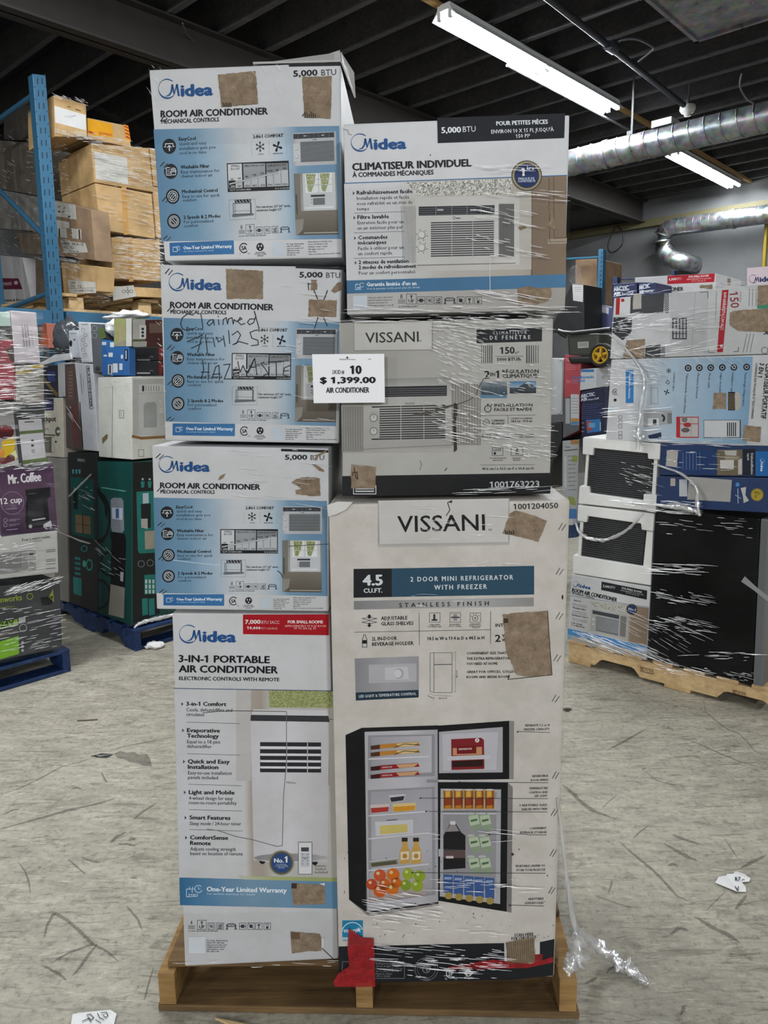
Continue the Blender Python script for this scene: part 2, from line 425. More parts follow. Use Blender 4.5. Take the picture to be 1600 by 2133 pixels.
# ================================================================== frames the photograph was measured in
F1 = (300, 80, 3.478); F2 = (310, 530, 3.721); F3 = (300, 900, 3.8095); F4 = (700, 220, 3.077); F5 = (640, 640, 2.963)
F6 = (340, 1270, 4.2105); F7 = (340, 1660, 4.2105); F8 = (680, 1030, 2.963); F9 = (680, 1460, 2.963); F10 = (680, 1860, 2.353)
G3 = (0, 130, 3.878); G4 = (0, 640, 4.444); G5 = (0, 940, 4.267); G8 = (0, 640, 5.929)
H3 = (1150, 480, 2.965); H4 = (1180, 200, 3.81); H6 = (1160, 500, 3.636); H7 = (1160, 880, 3.441)
# ================================================================== setting
def make_floor():
    m, t, p = nt('scuffed_concrete')
    w = nz(t, pos(t), 1.7, 3); g = N(t, 'ShaderNodeNewGeometry'); sc3 = N(t, 'ShaderNodeVectorMath', operation='MULTIPLY_ADD')
    def warped(scale, rot, k):               # streaks that wander instead of running dead straight
        n = N(t, 'ShaderNodeTexNoise'); n.inputs['Scale'].default_value = 2.2 + k; t.links.new(g.outputs['Position'], n.inputs['Vector'])
        a = N(t, 'ShaderNodeVectorMath', operation='MULTIPLY_ADD'); t.links.new(n.outputs['Color'], a.inputs[0]); a.inputs[1].default_value = (.1, .1, 0); t.links.new(g.outputs['Position'], a.inputs[2])
        mp = N(t, 'ShaderNodeMapping'); mp.inputs['Scale'].default_value = scale; mp.inputs['Rotation'].default_value = (0, 0, rot); t.links.new(a.outputs[0], mp.inputs[0]); return mp.outputs[0]
    big = nz(t, pos(t), 1.3, 6, .62); mid = nz(t, warped((1, 2.6, 1), .75, .3), 6, 9, .7); fine = nz(t, pos(t), 45, 8, .75)
    c = ramp(t, mid, [(.3, hexc('#6f6c62')), (.43, hexc('#948f82')), (.55, hexc('#a7a293')), (.72, hexc('#c4bfad'))])
    c = mix(t, .4, c, ramp(t, big, [(.34, hexc('#857f74')), (.5, hexc('#a5a192')), (.66, hexc('#b8b5a4'))]))
    c = mix(t, 1., c, ramp(t, fine, [(.34, (.55, .54, .52)), (.46, (.95, .95, .94)), (.56, (1.02, 1.02, 1.01)), (.68, (1.3, 1.3, 1.27))]), 'MULTIPLY')
    for k, (rot, sc_, f, lo, hi, dk) in enumerate(((.78, (1, 9, 1), 3.2, .57, .66, .66), (-.7, (1, 12, 1), 3.6, .60, .67, .62), (.2, (1, 8, 1), 5.2, .60, .68, .66), (.95, (1, 22, 1), 4.4, .58, .64, .7), (1.9, (1, 14, 1), 4.8, .62, .68, .6), (.6, (1, 30, 1), 7., .60, .66, .72))):
        s = nz(t, warped(sc_, rot, k * .5), f * 1.15, 6, .64)
        c = mix(t, 1., c, ramp(t, s, [(lo, (1, 1, 1)), (hi, (dk, dk, dk * .98))]), 'MULTIPLY')
    for k, (rot, sc_, f) in enumerate(((.85, (1, 16, 1), 3.8), (-.5, (1, 20, 1), 4.6), (.5, (1, 10, 1), 6.))):
        s = nz(t, warped(sc_, rot, 1.3 + k), f * 1.15, 6, .64); c = mix(t, 1., c, ramp(t, s, [(.6, (1, 1, 1)), (.68, (1.3, 1.3, 1.27))]), 'MULTIPLY')
    bl = nz(t, warped((1, 1.7, 1), .7, .8), 7, 7, .66); c = mix(t, 1., c, ramp(t, bl, [(.58, (1, 1, 1)), (.64, (.7, .69, .68))]), 'MULTIPLY')
    t.links.new(c, p.inputs['Base Color'])
    t.links.new(ramp(t, mid, [(.3, (.45,) * 3), (.7, (.7,) * 3)]), p.inputs['Roughness'])
    bump(t, p, fine, .25, .004); return m
FLOOR = make_floor()
mb = MB(); mb.box((-14, -14, -.1), (28, 0, 0), (0, 29, 0), (0, 0, .1)); FL_OBJ = tag(mb.build('floor', FLOOR, merge=True), kind='structure')
CEIL = plain('black_ceiling_paint', '#1c1f30', .85, 0, .2, 8); JOIST = make_wood('dark_painted_joist', ('#38383f', '#4a4a50', '#62605f'), math.radians(47)); BEAM = plain('dark_steel_beam', '#33302e', .7, .1, .25, 8)
mb = MB(); mb.box(AB(-14, -9, 4.25), E1 * 25, E2 * 22, V((0, 0, .08))); CE = tag(mb.build('ceiling', CEIL, merge=True), kind='structure')
for i in range(34):
    a = -3.1 + .41 * i
    mb = MB(); mb.box(AB(a, -9, 3.99), E1 * .045, E2 * 18, V((0, 0, .26))); mb.build('joist', JOIST, CE, merge=True)
mb = MB()
for i in range(12):                    # bridging between joists
    for k in range(3):
        a = 2.2 + .41 * i + .05; b = -5.4 + 1.7 * k
        p, q = AB(a, b, 4.02), AB(a + .36, b, 4.22); mb.tube((p, q), .012, 5)
mb.build('joist_bridging', JOIST, CE)
def steel_beam(b, a0, a1, zf=3.98, h=.3, w=.15):
    mb = MB()
    for z, t, ww in ((zf - h, .014, w), (zf - .014, .014, w), (zf - h, h, .012)):
        mb.box(AB(a0, b - ww / 2, z), E1 * (a1 - a0), E2 * ww, V((0, 0, t)))
    o = mb.build('beam', BEAM); tag(o, kind='structure'); return o
_b = atz(0, 25, 3.68); steel_beam(_b.dot(E2) + .02, -5, 10.55)
WALL = None
def make_block():
    m, t, p = nt('painted_block_wall')
    g = N(t, 'ShaderNodeNewGeometry'); mp = N(t, 'ShaderNodeMapping'); mp.inputs['Rotation'].default_value = (0, 0, math.radians(43))
    t.links.new(g.outputs['Position'], mp.inputs[0]); sx = N(t, 'ShaderNodeSeparateXYZ'); cx = N(t, 'ShaderNodeCombineXYZ')
    t.links.new(mp.outputs[0], sx.inputs[0]); t.links.new(sx.outputs[0], cx.inputs[0]); t.links.new(sx.outputs[2], cx.inputs[1])
    b = N(t, 'ShaderNodeTexBrick'); t.links.new(cx.outputs[0], b.inputs[0]); b.inputs['Scale'].default_value = 1.; b.inputs['Brick Width'].default_value = .4; b.inputs['Row Height'].default_value = .2; b.inputs['Mortar Size'].default_value = .005
    b.inputs['Color1'].default_value = hexc('#66686a'); b.inputs['Color2'].default_value = hexc('#606264'); b.inputs['Mortar'].default_value = hexc('#626467')
    n = nz(t, pos(t), 2.5, 5)
    t.links.new(mix(t, .25, b.outputs[0], ramp(t, n, [(.3, hexc('#5a5c5e')), (.7, hexc('#7d7e7f'))])), p.inputs['Base Color'])
    p.inputs['Roughness'].default_value = .8; bump(t, p, b.outputs['Fac'], -.3, .01); return m
WALLM = make_block()
mb = MB(); mb.box(AB(10.6, -9, 0), E1 * .2, E2 * 18, V((0, 0, 4.25))); tag(mb.build('wall_back', WALLM, merge=True), kind='structure')
mb = MB(); mb.box(AB(-14, -8.9, 0), E1 * 24.6, E2 * .2, V((0, 0, 4.25))); tag(mb.build('wall_left', WALLM, merge=True), kind='structure')
mb = MB(); mb.box(AB(10.5, -9, 3.62), E1 * .1, E2 * 18, V((0, 0, .1))); tag(mb.build('trim_1', plain('aged_cream_paint', '#5c573c', .7, 0, .25, 5), merge=True), kind='structure')
# ================================================================== main pallet
YW = math.radians(-2.44); PU = V((math.cos(YW), math.sin(YW), 0)); PV = V((-PU.y, PU.x, 0)); P0 = V((-.578, 1.617, 0))
mp = empty('wooden_pallet', P0 + PU * .5 + PV * .6, 'worn brown wooden pallet under the tall front stack of cartons', 'pallet')
def pb(name, u, v, z, du, dv, dz, mat, tw=0.):
    mb = MB(); x, y = PU * du, PV * dv + PU * tw * 0
    mb.box(P0 + PU * u + PV * v + V((0, 0, z)), x + PV * tw, y, V((0, 0, dz))); return mb.build(name, mat, mp, .003)
for u in (0, .49, .985): pb('stringer', u, 0, .02, .042, 1.2, .088, WOOD_Y)
for v, w in ((.0, .2), (.55, .12), (1.06, .13)): pb('bottom_board', -.005, v, .001, 1.04, w, .018, WOOD_X)
pb('deck_board', .02, .018, .1095, .97, .14, .017, WOOD_X, .03)
for v in (.215, .335, .46, .58, .70, .82, .945, 1.06): pb('deck_board', .005, v, .1095, 1.02, .1, .017, WOOD_X)
ZT = .129
# ================================================================== cartons of the front stack
PF = facing(atz(930, 2042, ZT), -.4)                     # fridge carton
PL = facing(atz(545, 2006, ZT), 2.4)                     # left column
P3 = PL.off(.012); P2 = facing(PL.o + PL.n * .004, 3.); P1 = facing(PL.o - PL.n * .0, 4.)
PVI = facing(PF.o - PF.n * .012, 1.5); PFR = facing(PF.o - PF.n * .010, 3.)
WHITE = board('#c9cacb'); GREYC = board('#bdbcb8'); FRID = board('#cbc5bd', dirt=.18)
Q1 = ((310, 145), (709, 129), (713, 537), (343, 544)); Q2 = ((333, 551), (712, 555), (706, 924), (344, 918)); Q3 = ((316, 928), (685, 934), (685, 1274), (326, 1269))
Q4 = ((358, 1277), (686, 1279), (705, 2003), (385, 2014)); Q5 = ((715, 258), (1187, 239), (1176, 646), (724, 655)); Q6 = ((713, 672), (1153, 662), (1146, 1028), (713, 1033)); Q7 = ((684, 1050), (1188, 1041), (1155, 2036), (706, 2049))
INKD = '#15171b'; TXT = '#2b3440'
def snow(A, x, y, r, c=INKD, w=5):
    for k in range(6):
        t = math.radians(60 * k + 30); u = (math.cos(t), math.sin(t)); A.line(((x, y), (x + r * u[0], y + r * u[1])), w, c)
        for s in (-.6, .6):
            v = (math.cos(t + s), math.sin(t + s)); m = (x + r * .58 * u[0], y + r * .58 * u[1]); A.line((m, (m[0] + r * .34 * v[0], m[1] + r * .34 * v[1])), w * .8, c)
def fan(A, x, y, r, c=INKD):
    for k in range(4):
        t = math.radians(90 * k + 20); A.poly([(x, y)] + [(x + r * (.35 + .65 * math.sin(math.pi * i / 6) ** .6) * math.cos(t + .9 * (i / 6 - .5)), y + r * (.35 + .65 * math.sin(math.pi * i / 6) ** .6) * math.sin(t + .9 * (i / 6 - .5))) for i in range(7)], c, 2)
    A.disc(x, y, r * .2, c, 3)
def ac_unit(A, x0, y0, x1, y1, l=3):                 # picture of a window air conditioner
    w, h = x1 - x0, y1 - y0
    A.grad(((x0, y0), (x1, y0 + h * .01), (x1, y1), (x0, y1)), ((0, '#a3a5a7'), (.1, '#bcbec0'), (1, '#aeb0b2')), l)
    A.rect(x0 + w * .03, y0 + h * .03, x1 - w * .04, y0 + h * .18, '#3a3d42', l + 1)
    for k in range(1, 8): A.line(((x0 + w * (.03 + .116 * k), y0 + h * .04), (x0 + w * (.03 + .116 * k), y0 + h * .17)), w * .006, '#74777b', l + 2)
    for k in (.3, .7): A.rect(x0 + w * k - w * .03, y0 + h * .09, x0 + w * k + w * .03, y0 + h * .115, '#c9cbcd', l + 2)
    A.rect(x0 + w * .18, y0 + h * .28, x1 - w * .05, y0 + h * .9, '#8d9093', l + 1)
    for k in range(15): A.rect(x0 + w * .185, y0 + h * (.285 + .041 * k), x1 - w * .055, y0 + h * (.305 + .041 * k), '#3b3e42', l + 2)
    A.rect(x0 + w * .02, y0 + h * .33, x0 + w * .15, y0 + h * .86, '#c2c4c6', l + 1)
    for k in (.48, .72): A.disc(x0 + w * .085, y0 + h * k, w * .038, '#8f9295', l + 2); A.disc(x0 + w * .082, y0 + h * (k - .006), w * .028, '#d3d5d6', l + 3)
    A.rect(x0 + w * .47, y0 + h * .215, x0 + w * .56, y0 + h * .235, '#55585c', l + 1)
def icon_row(A, xs, y0, y1, c='#3a3f46', kinds='8UBXSCDGR', n='8'):
    """handling marks: stack limit, this way up, clamps, no hook, no step, two lifters, no fork, glass, umbrella"""
    for x, k in zip(xs, kinds):
        h = y1 - y0; w = h
        if k == '8':
            A.T(n, x + w * .3, y0 + h * .25, x + w * .62, h * .62, c)
            for q in (.45, .65, .85): A.line(((x, y0 + h * q), (x + w, y0 + h * q)), h * .07, c)
            continue
        if k == 'C':
            A.frame(x + w * .35, y0 + h * .12, x + w * 1.35, y0 + h * .55, h * .08, c); A.T('TEAM', x + w * .45, y0 + h * .32, x + w * 1.25, h * .16, c); A.T('LIFT', x + w * .5, y0 + h * .5, x + w * 1.2, h * .14, c)
            for sx, d in ((.18, 1), (1.52, -1)):
                A.disc(x + w * sx, y0 + h * .3, h * .1, c, 3); A.line(((x + w * sx, y0 + h * .4), (x + w * (sx + .03 * d), y0 + h * .75), (x + w * (sx - .14), y1)), h * .13, c); A.line(((x + w * sx, y0 + h * .7), (x + w * (sx + .16), y1)), h * .11, c); A.line(((x + w * sx, y0 + h * .45), (x + w * (sx + .22 * d), y0 + h * .55)), h * .1, c)
            continue
        if k == 'U': y0u = y0 - h * .4; A.frame(x, y0u, x + h * 1.35, y1, h * .06, c); A.T('UP', x + h * .3, y1 - h * .18, x + h * 1.05, h * .45, c, 1); A.line(((x + h * .67, y0 + h * .25), (x + h * .67, y0u + h * .2)), h * .14, c); A.poly(((x + h * .45, y0 - h * .05), (x + h * .89, y0 - h * .05), (x + h * .67, y0u + h * .12)), c, 3); continue
        A.frame(x, y0, x + w, y1, h * .06, c)
        if k == 'B': A.rect(x + w * .25, y0 + h * .25, x + w * .75, y1 - h * .25, c, 3); A.line(((x + w * .06, y0 + h * .5), (x + w * .94, y0 + h * .5)), h * .12, c)
        if k in 'XS':
            A.line(((x + w * .15, y1 - h * .15), (x + w * .85, y0 + h * .15)), h * .06, c); A.ring(x + w * .35, y0 + h * .4, w * .14, h * .07, c); A.ring(x + w * .66, y0 + h * .62, w * .14, h * .07, c)
            if k == 'S': A.line(((x + w * .2, y0 + h * .8), (x + w * .8, y0 + h * .85)), h * .1, c); A.line(((x + w * .55, y0 + h * .2), (x + w * .8, y0 + h * .35)), h * .1, c)
        if k == 'D': A.disc(x + w * .5, y0 + h * .5, w * .28, c, 3); A.line(((x + w * .1, y0 + h * .1), (x + w * .9, y1 - h * .1)), h * .07, c)
        if k == 'G': A.poly(((x + w * .25, y0 + h * .2), (x + w * .75, y0 + h * .2), (x + w * .55, y0 + h * .55), (x + w * .55, y1 - h * .25), (x + w * .7, y1 - h * .15), (x + w * .3, y1 - h * .15), (x + w * .45, y1 - h * .25), (x + w * .45, y0 + h * .55)), c, 3)
        if k == 'R': A.rect(x + w * .33, y0 + h * .5, x + w * .67, y1 - h * .12, c, 3); A.ring(x + w * .5, y0 + h * .42, w * .24, h * .08, c, 3, 190, 350)
def csa(A, x, y, r, c=INKD, s='SA'):
    A.ring(x, y, r, r * .22, c, 2, 40, 320); A.T(s, x - r * .55, y + r * .42, x + r * .62, r * .85, c, 1); A.T('C', x - r * 1.1, y + r * 1.4, x - r * .8, r * .3, c); A.T('US', x + r * .85, y + r * 1.4, x + r * 1.4, r * .3, c)
# ---- the English five-thousand cartons share one printed front
REF = ((130, 443), (920, 457), (1097, 858), (1410, 1272), (155, 1287), (635, 1375), (1120, 218), (1430, 222), (606, 770), (1063, 963))
M1 = solve_h(REF, [px(F1, *p) for p in ((122, 572), (896, 550), (1085, 980), (1410, 1415), (185, 1473), (650, 1568), (1083, 272), (1392, 268), (603, 908), (1056, 1098))])
M2 = solve_h(REF, [px(F2, *p) for p in ((165, 415), (963, 427), (1135, 858), (1445, 1302), (185, 1305), (668, 1410), (1170, 180), (1485, 183), (645, 765), (1104, 970))])
M3 = lambda x, y: px(F3, x, y)
def english_front(plane, fmap, root, blue_q):
    A = Art(plane, (0, 0, 1), fmap)
    fp = A.begin('printed_front', root)
    BL = ((0, '#5b829f'), (.2, '#7196b0'), (.34, '#9fb3c3'), (.46, '#c3c7ca'), (.62, '#c6c9cb'), (.7, '#aebfcc'), (.78, '#7899b2'), (1, '#668ba8'))
    A.grad(blue_q, BL, 0)
    A.rect(1088, 132, 1464, 152, '#1c1d20', 1, 0, .03)
    A.T('5,000', 1120, 218, 1293, 38, INKD, 1.5); A.T('BTU', 1322, 221, 1430, 38, '#2b2d31', 0)
    A.T('ROOM AIR CONDITIONER', 130, 443, 920, 43, INKD, 1.5, 457); A.T('MECHANICAL CONTROLS', 132, 486, 560, 27, INKD, 1, 489)
    for t, x, y, x1 in (('EasyCool', 257, 605, 382), ('Washable Filter', 262, 793, 476), ('Mechanical Control', 266, 957, 530), ('2 Speeds & 2 Modes', 270, 1130, 543)): A.T(t, x, y, x1, 22, INKD, 1.5)
    for t, x, y, x1 in (('Quick and easy', 258, 637, 460), ('installation gets you', 258, 668, 526), ('cool in no time', 258, 698, 458), ('Easy maintenance for', 263, 825, 550), ('cleaner indoor air', 263, 853, 498), ('Easy to use for quick', 266, 989, 545), ('comfort', 267, 1015, 372), ('For personalized', 270, 1160, 490), ('comfort', 271, 1187, 375)): A.T(t, x, y, x1, 20, TXT, .35)
    for x, y, k in ((183, 640, 0), (187, 808, 1), (194, 976, 2), (195, 1143, 3)):
        A.disc(x, y, 51, '#17191d', 1); c = '#d5dde4'
        if k == 0: A.line(((x - 38, y + 2), (x - 28, y + 2), (x - 28, y - 18), (x + 28, y - 18), (x + 28, y + 2), (x + 38, y + 2)), 5, c); A.line(((x, y + 30), (x, y - 2)), 7, c); A.line(((x - 16, y + 8), (x, y - 6), (x + 16, y + 8)), 5, c)
        if k == 1:
            A.line(((x - 40, y - 20), (x - 30, y - 28), (x - 5, y - 24)), 4, c); A.line(((x - 32, y - 26), (x - 34, y + 24), (x, y + 26)), 4, c)
            for q in (-10, 2, 14): A.line(((x - 26, y + q), (x - 6, y + q)), 3, c)
            A.line(((x + 4, y + 8), (x - 4, y + 4), (x + 6, y + 24), (x + 34, y + 24), (x + 40, y - 6)), 4, c)
            for q in (4, 14, 24, 34): A.line(((x + q, y + 6), (x + q + 1, y - 26 + abs(q - 18) * .5)), 5, c)
        if k > 1:
            A.ring(x, y, 36, 4, c); A.ring(x, y, 24 if k == 2 else 26, 4, c); s = 1 if k == 2 else -1
            for d in (-5, 5): A.line(((x - 13 + d, y + 13 * s + d * s), (x + 13 + d, y - 13 * s + d * s)), 4, c)
    A.T('2-IN-1 COMFORT', 808, 612, 1029, 20, INKD, 1.6)
    A.line(((800, 585), (1042, 589)), 2, '#8a8f94'); [A.line(((x, 634), (x + 2, 728)), 2, '#9aa0a6') for x in (792, 921, 1050)]
    snow(A, 857, 670, 34); fan(A, 985, 674, 37); A.T('COOLS', 838, 723, 880, 8, INKD, 1); A.T('VENTILATES', 950, 724, 1022, 8, INKD, 1)
    A.rect(606, 770, 1063, 963, '#17181b', 1); A.rect(613, 777, 717, 938, '#c9cbcd', 2)
    A.grad(((727, 778), (889, 781), (889, 938), (727, 936)), ((0, '#9da0a3'), (1, '#8b8e91')), 2, True); A.grad(((897, 782), (1057, 785), (1057, 938), (897, 938)), ((0, '#7d8083'), (1, '#96999c')), 2, True)
    for t, x, y, x1 in (('SMALL', 637, 797, 702), ('ROOM', 637, 818, 697), ('MEDIUM ROOM', 735, 801, 880), ('LARGE ROOM', 908, 805, 1040)): A.T(t, x, y, x1, 15, '#2c2f33', .5)
    for x, x1, y in ((670, 716, 890), (729, 777, 880), (782, 830, 870), (836, 887, 862), (899, 944, 846), (950, 1000, 842), (1006, 1055, 832)): A.rect(x, y, x1, 936, '#b7babd', 3)
    A.rect(615, 886, 666, 936, '#1b1c1f', 3); A.poly(((620, 905), (990, 838), (988, 830), (1004, 842), (993, 858), (991, 848), (620, 915)), '#c4c7ca', 4); A.line(((620, 905), (990, 838)), 2, '#4a4d51', 5); A.line(((620, 915), (991, 848)), 2, '#4a4d51', 5)
    for t, x, y, x1 in (('5K', 632, 883, 653), ('6K', 685, 879, 708), ('8K', 740, 870, 762), ('10K', 793, 861, 824), ('12K', 850, 852, 880), ('14.5K', 900, 838, 944), ('18K', 962, 834, 990), ('25K', 1015, 826, 1046)): A.T(t, x, y, x1, 11, INKD, .8, l=5)
    for t, x, x1 in (('250', 680, 708), ('350', 738, 770), ('450', 790, 822), ('550', 852, 884), ('700', 905, 938), ('1000', 955, 998), ('1500', 1011, 1050)): A.T(t, x, 932, x1, 12, INKD, .8, l=5)
    A.T('150', 628, 932, 660, 12, '#e4e6e8', .8, l=5); A.T('SQ FT COOLING AREA', 622, 955, 778, 10, '#c9cbcd', .5); A.T('10 X 15 ROOM', 955, 957, 1058, 10, '#c9cbcd', .5)
    A.frame(612, 1015, 806, 1148, 2, '#7c8186'); A.frame(642, 1040, 776, 1112, 4, '#3a3d41'); A.line(((655, 1045), (655, 1112)), 3, '#3a3d41'); A.rect(655, 1016, 775, 1036, '#26282b', 2); A.line(((770, 1040), (770, 1112)), 5, '#3a3d41')
    for k in range(5): A.line(((662 + 24 * k, 1018), (674 + 24 * k, 1034)), 4, '#b9bcbf', 3)
    A.line(((645, 1090), (775, 1092)), 2, '#3a3d41'); A.poly(((630, 1114), (795, 1112), (790, 1124), (634, 1132)), '#6a6e72', 2)
    A.T('Fits windows 23"-36" wide,', 815, 1077, 1068, 15, INKD, 1); A.T('minimum height 13"', 815, 1099, 1000, 15, INKD, 1)
    icon_row(A, (677, 731, 805, 863, 922, 980), 1203, 1248); A.T('DO NOT LAY DOWN ON THIS SIDE', 678, 1264, 876, 8, INKD, 1)
    csa(A, 710, 1340, 31); A.disc(830, 1337, 27, INKD, 1); [A.disc(x, 1330, 5, '#c9cbcd', 3, 8) for x in (820, 840)]; A.disc(830, 1350, 6, '#c9cbcd', 3)
    for t, x, y, x1 in (('Grounded Plug,', 795, 1377, 865), ('115 Volts, 15 Amps', 785, 1388, 874), ('minimum', 806, 1399, 852)): A.T(t, x, y, x1, 8, INKD, .8)
    A.rect(918, 1310, 1014, 1398, '#c3ccd4', 1)
    for k, t in enumerate(('For help determining', 'which AC will best', 'suit your needs, and', 'additional product', 'information, scan', 'this QR code')): A.T(t, 1027, 1329 + 14.5 * k, (1152, 1128, 1148, 1122, 1118, 1090)[k], 9, '#3c4147', .5)
    for k, t in enumerate(('Midea America (Canada) Corp.', 'Unit 2, 215 Shields Court', 'Markham, Ontario, Canada', 'All rights reserved', 'Made in China', 'Visit us at midea.com for product details')): A.T(t, 1185, 1319 + 16.5 * k, (1362, 1330, 1325, 1300, 1240, 1420)[k], 9, '#3c4147', .4)
    A.end()
    A.begin('logo', fp); A.logo(117, 308, 517, 310); A.end()
    A.begin('warranty_band', fp); A.grad(((155, 1287), (636, 1287), (636, 1378), (155, 1375)), ((0, '#28639a'), (1, '#3872a5')), 1)
    A.T('One-Year Limited Warranty', 258, 1336, 620, 23, '#dfe7ee', 1.3); A.T('See written warranty for details', 260, 1353, 486, 9, '#b9d0e4', .4)
    A.frame(180, 1316, 212, 1348, 3, '#cfe0ee'); A.ring(222, 1326, 13, 3, '#cfe0ee', 3, 30, 330); A.line(((222, 1318), (222, 1327), (229, 1327)), 2, '#cfe0ee'); A.line(((188, 1322), (204, 1322)), 2, '#cfe0ee'); A.end()
    A.begin('product_picture', fp); ac_unit(A, 1094, 590, 1414, 808, 1); A.end()
    A.begin('room_picture', fp)
    A.grad(((1097, 858), (1410, 860), (1410, 1272), (1097, 1268)), ((0, '#8b8982'), (.5, '#a2a09a'), (1, '#8a867d')), 1, True)
    A.grad(((1097, 1108), (1410, 1110), (1410, 1272), (1097, 1268)), ((0, '#7d766a'), (1, '#5b544a')), 2, True); A.rect(1097, 858, 1142, 1110, '#77756e', 2)
    A.rect(1160, 860, 1398, 1108, '#c6c9cb', 3)
    for x0, x1 in ((1178, 1272), (1280, 1374)):
        for y0, y1 in ((862, 900), (904, 936), (942, 990)): A.rect(x0, y0, x1, y1, '#dfe4e4', 4)
        A.poly(((x0 + 6, 864), (x1 - 14, 866), (x1 - 26, 930), (x1 - 50, 985), (x0 + 20, 980)), '#888888', 5, 1)
    for y in (902, 939): A.line(((1178, y), (1374, y)), 4, '#c6c9cb', 6)
    A.rect(1272, 862, 1280, 992, '#c6c9cb', 6); A.rect(1210, 1000, 1328, 1084, '#c9cbcd', 5); A.rect(1216, 1004, 1320, 1018, '#35373b', 6); A.rect(1232, 1026, 1318, 1072, '#6f7276', 6); [A.disc(1222, y, 4, '#55585c', 6, n=8) for y in (1036, 1056)]
    A.rect(1170, 1084, 1380, 1096, '#dcdedf', 6); A.poly(((1097, 1165), (1160, 1160), (1150, 1230), (1110, 1268), (1097, 1268)), '#8d8a83', 3); A.line(((1160, 1255), (1405, 1258)), 7, '#a9a69d', 3); A.poly(((1104, 990), (1118, 1000), (1118, 1140), (1104, 1120)), '#56514a', 3); A.end()
    return A, fp
GRP = 'white and blue room air conditioner cartons'
def ticks(A, pts):
    for x0, y0, x1, y1 in pts: A.line(((x0, y0), (x1, y1)), 7, '#2a2d31', 4); A.line(((x0 + 25, y0 + 10), (x1 + 25, y1 + 10)), 6, '#3a3d41', 4)
D1 = .36
c1 = new_carton(Q1, P1, D1, WHITE, 'topmost white and blue air conditioner carton with two large square brown torn patches', 'carton', GRP, dirn=PV)
A, fp = english_front(P1, M1, c1, ((70, 522), (1440, 556), (1436, 1302), (95, 1276)))
A.begin('crease', fp); ticks(A, ((126, 470, 150, 440), (110, 770, 140, 745), (115, 1005, 140, 980), (112, 1262, 140, 1240))); A.line(((1175, 480), (1205, 445)), 7, '#26282b', 4); A.end()
B = Art(P1, F1)
B.torn([(535, 265), (808, 238), (826, 475), (560, 498)], 'torn_patch', c1, 1); B.torn([(1148, 280), (1360, 275), (1352, 582), (1160, 575)], 'torn_patch', c1, 2)
B.begin('print', c1); [B.line(((575 + 11 * k, 495), (572 + 12 * k, 465 + 8 * (k % 2))), 7, '#2c2822', 11) for k in range(6)]; [B.line(((1170 + 14 * k, 572), (1166 + 15 * k, 535 + 9 * (k % 3))), 8, '#2c2822', 11) for k in range(6)]; B.end()
f = [P1.hit(*q) for q in Q1]
mb = MB(); a, b = P1.hit(*px(F1, 1040, 178)), P1.hit(*px(F1, 1415, 165)); e = -P1.n * .12
fl = [P1.hit(*px(F1, *q)) for q in ((790, 186), (1425, 170))]
lift = V((0, 0, .062)); k = -P1.n * .17
mb.hexa((fl[0], fl[1], fl[1] + lift * .62 + k * .3, fl[0] + k * .45), [p + V((0, 0, .004)) for p in (fl[0], fl[1], fl[1] + lift * .62 + k * .3, fl[0] + k * .45)]); mb.build('top_flap', board('#a9a8a4'), c1)
mb = MB(); g0 = fl[1]; g1 = fl[1] + lift * .62 + k * .3; s = V((.028, 0, 0)) - P1.n * .05
mb.hexa((g0, g1, g1 + s + V((0, 0, -.02)), g0 + s + V((0, 0, -.05))), [p + V((.003, .001, 0)) for p in (g0, g1, g1 + s + V((0, 0, -.02)), g0 + s + V((0, 0, -.05)))]); mb.build('side_flap', board('#b9b8b4'), c1)
c2 = new_carton(Q2, P2, D1, WHITE, 'white and blue air conditioner carton with black marker handwriting scrawled across its front', 'carton', GRP, dirn=PV)
A, fp = english_front(P2, M2, c2, ((78, 516), (1428, 545), (1412, 1300), (100, 1274)))
A.begin('crease', fp); ticks(A, ((90, 195, 120, 160), (108, 470, 136, 440), (110, 745, 140, 715), (115, 1005, 140, 980), (112, 1262, 140, 1240))); A.end()
B = Art(P2, F2)
B.torn([(598, 112), (885, 128), (884, 345), (604, 343)], 'torn_patch', c2, 3); B.torn([(1242, 350), (1458, 355), (1450, 485), (1236, 482)], 'torn_patch', c2, 4); B.torn([(1258, 195), (1302, 197), (1304, 272), (1256, 278)], 'torn_patch', c2, 5); B.torn([(1412, 285), (1462, 218), (1496, 212), (1494, 270), (1440, 300)], 'torn_patch', c2, 6)
B.begin('handwriting', c2)
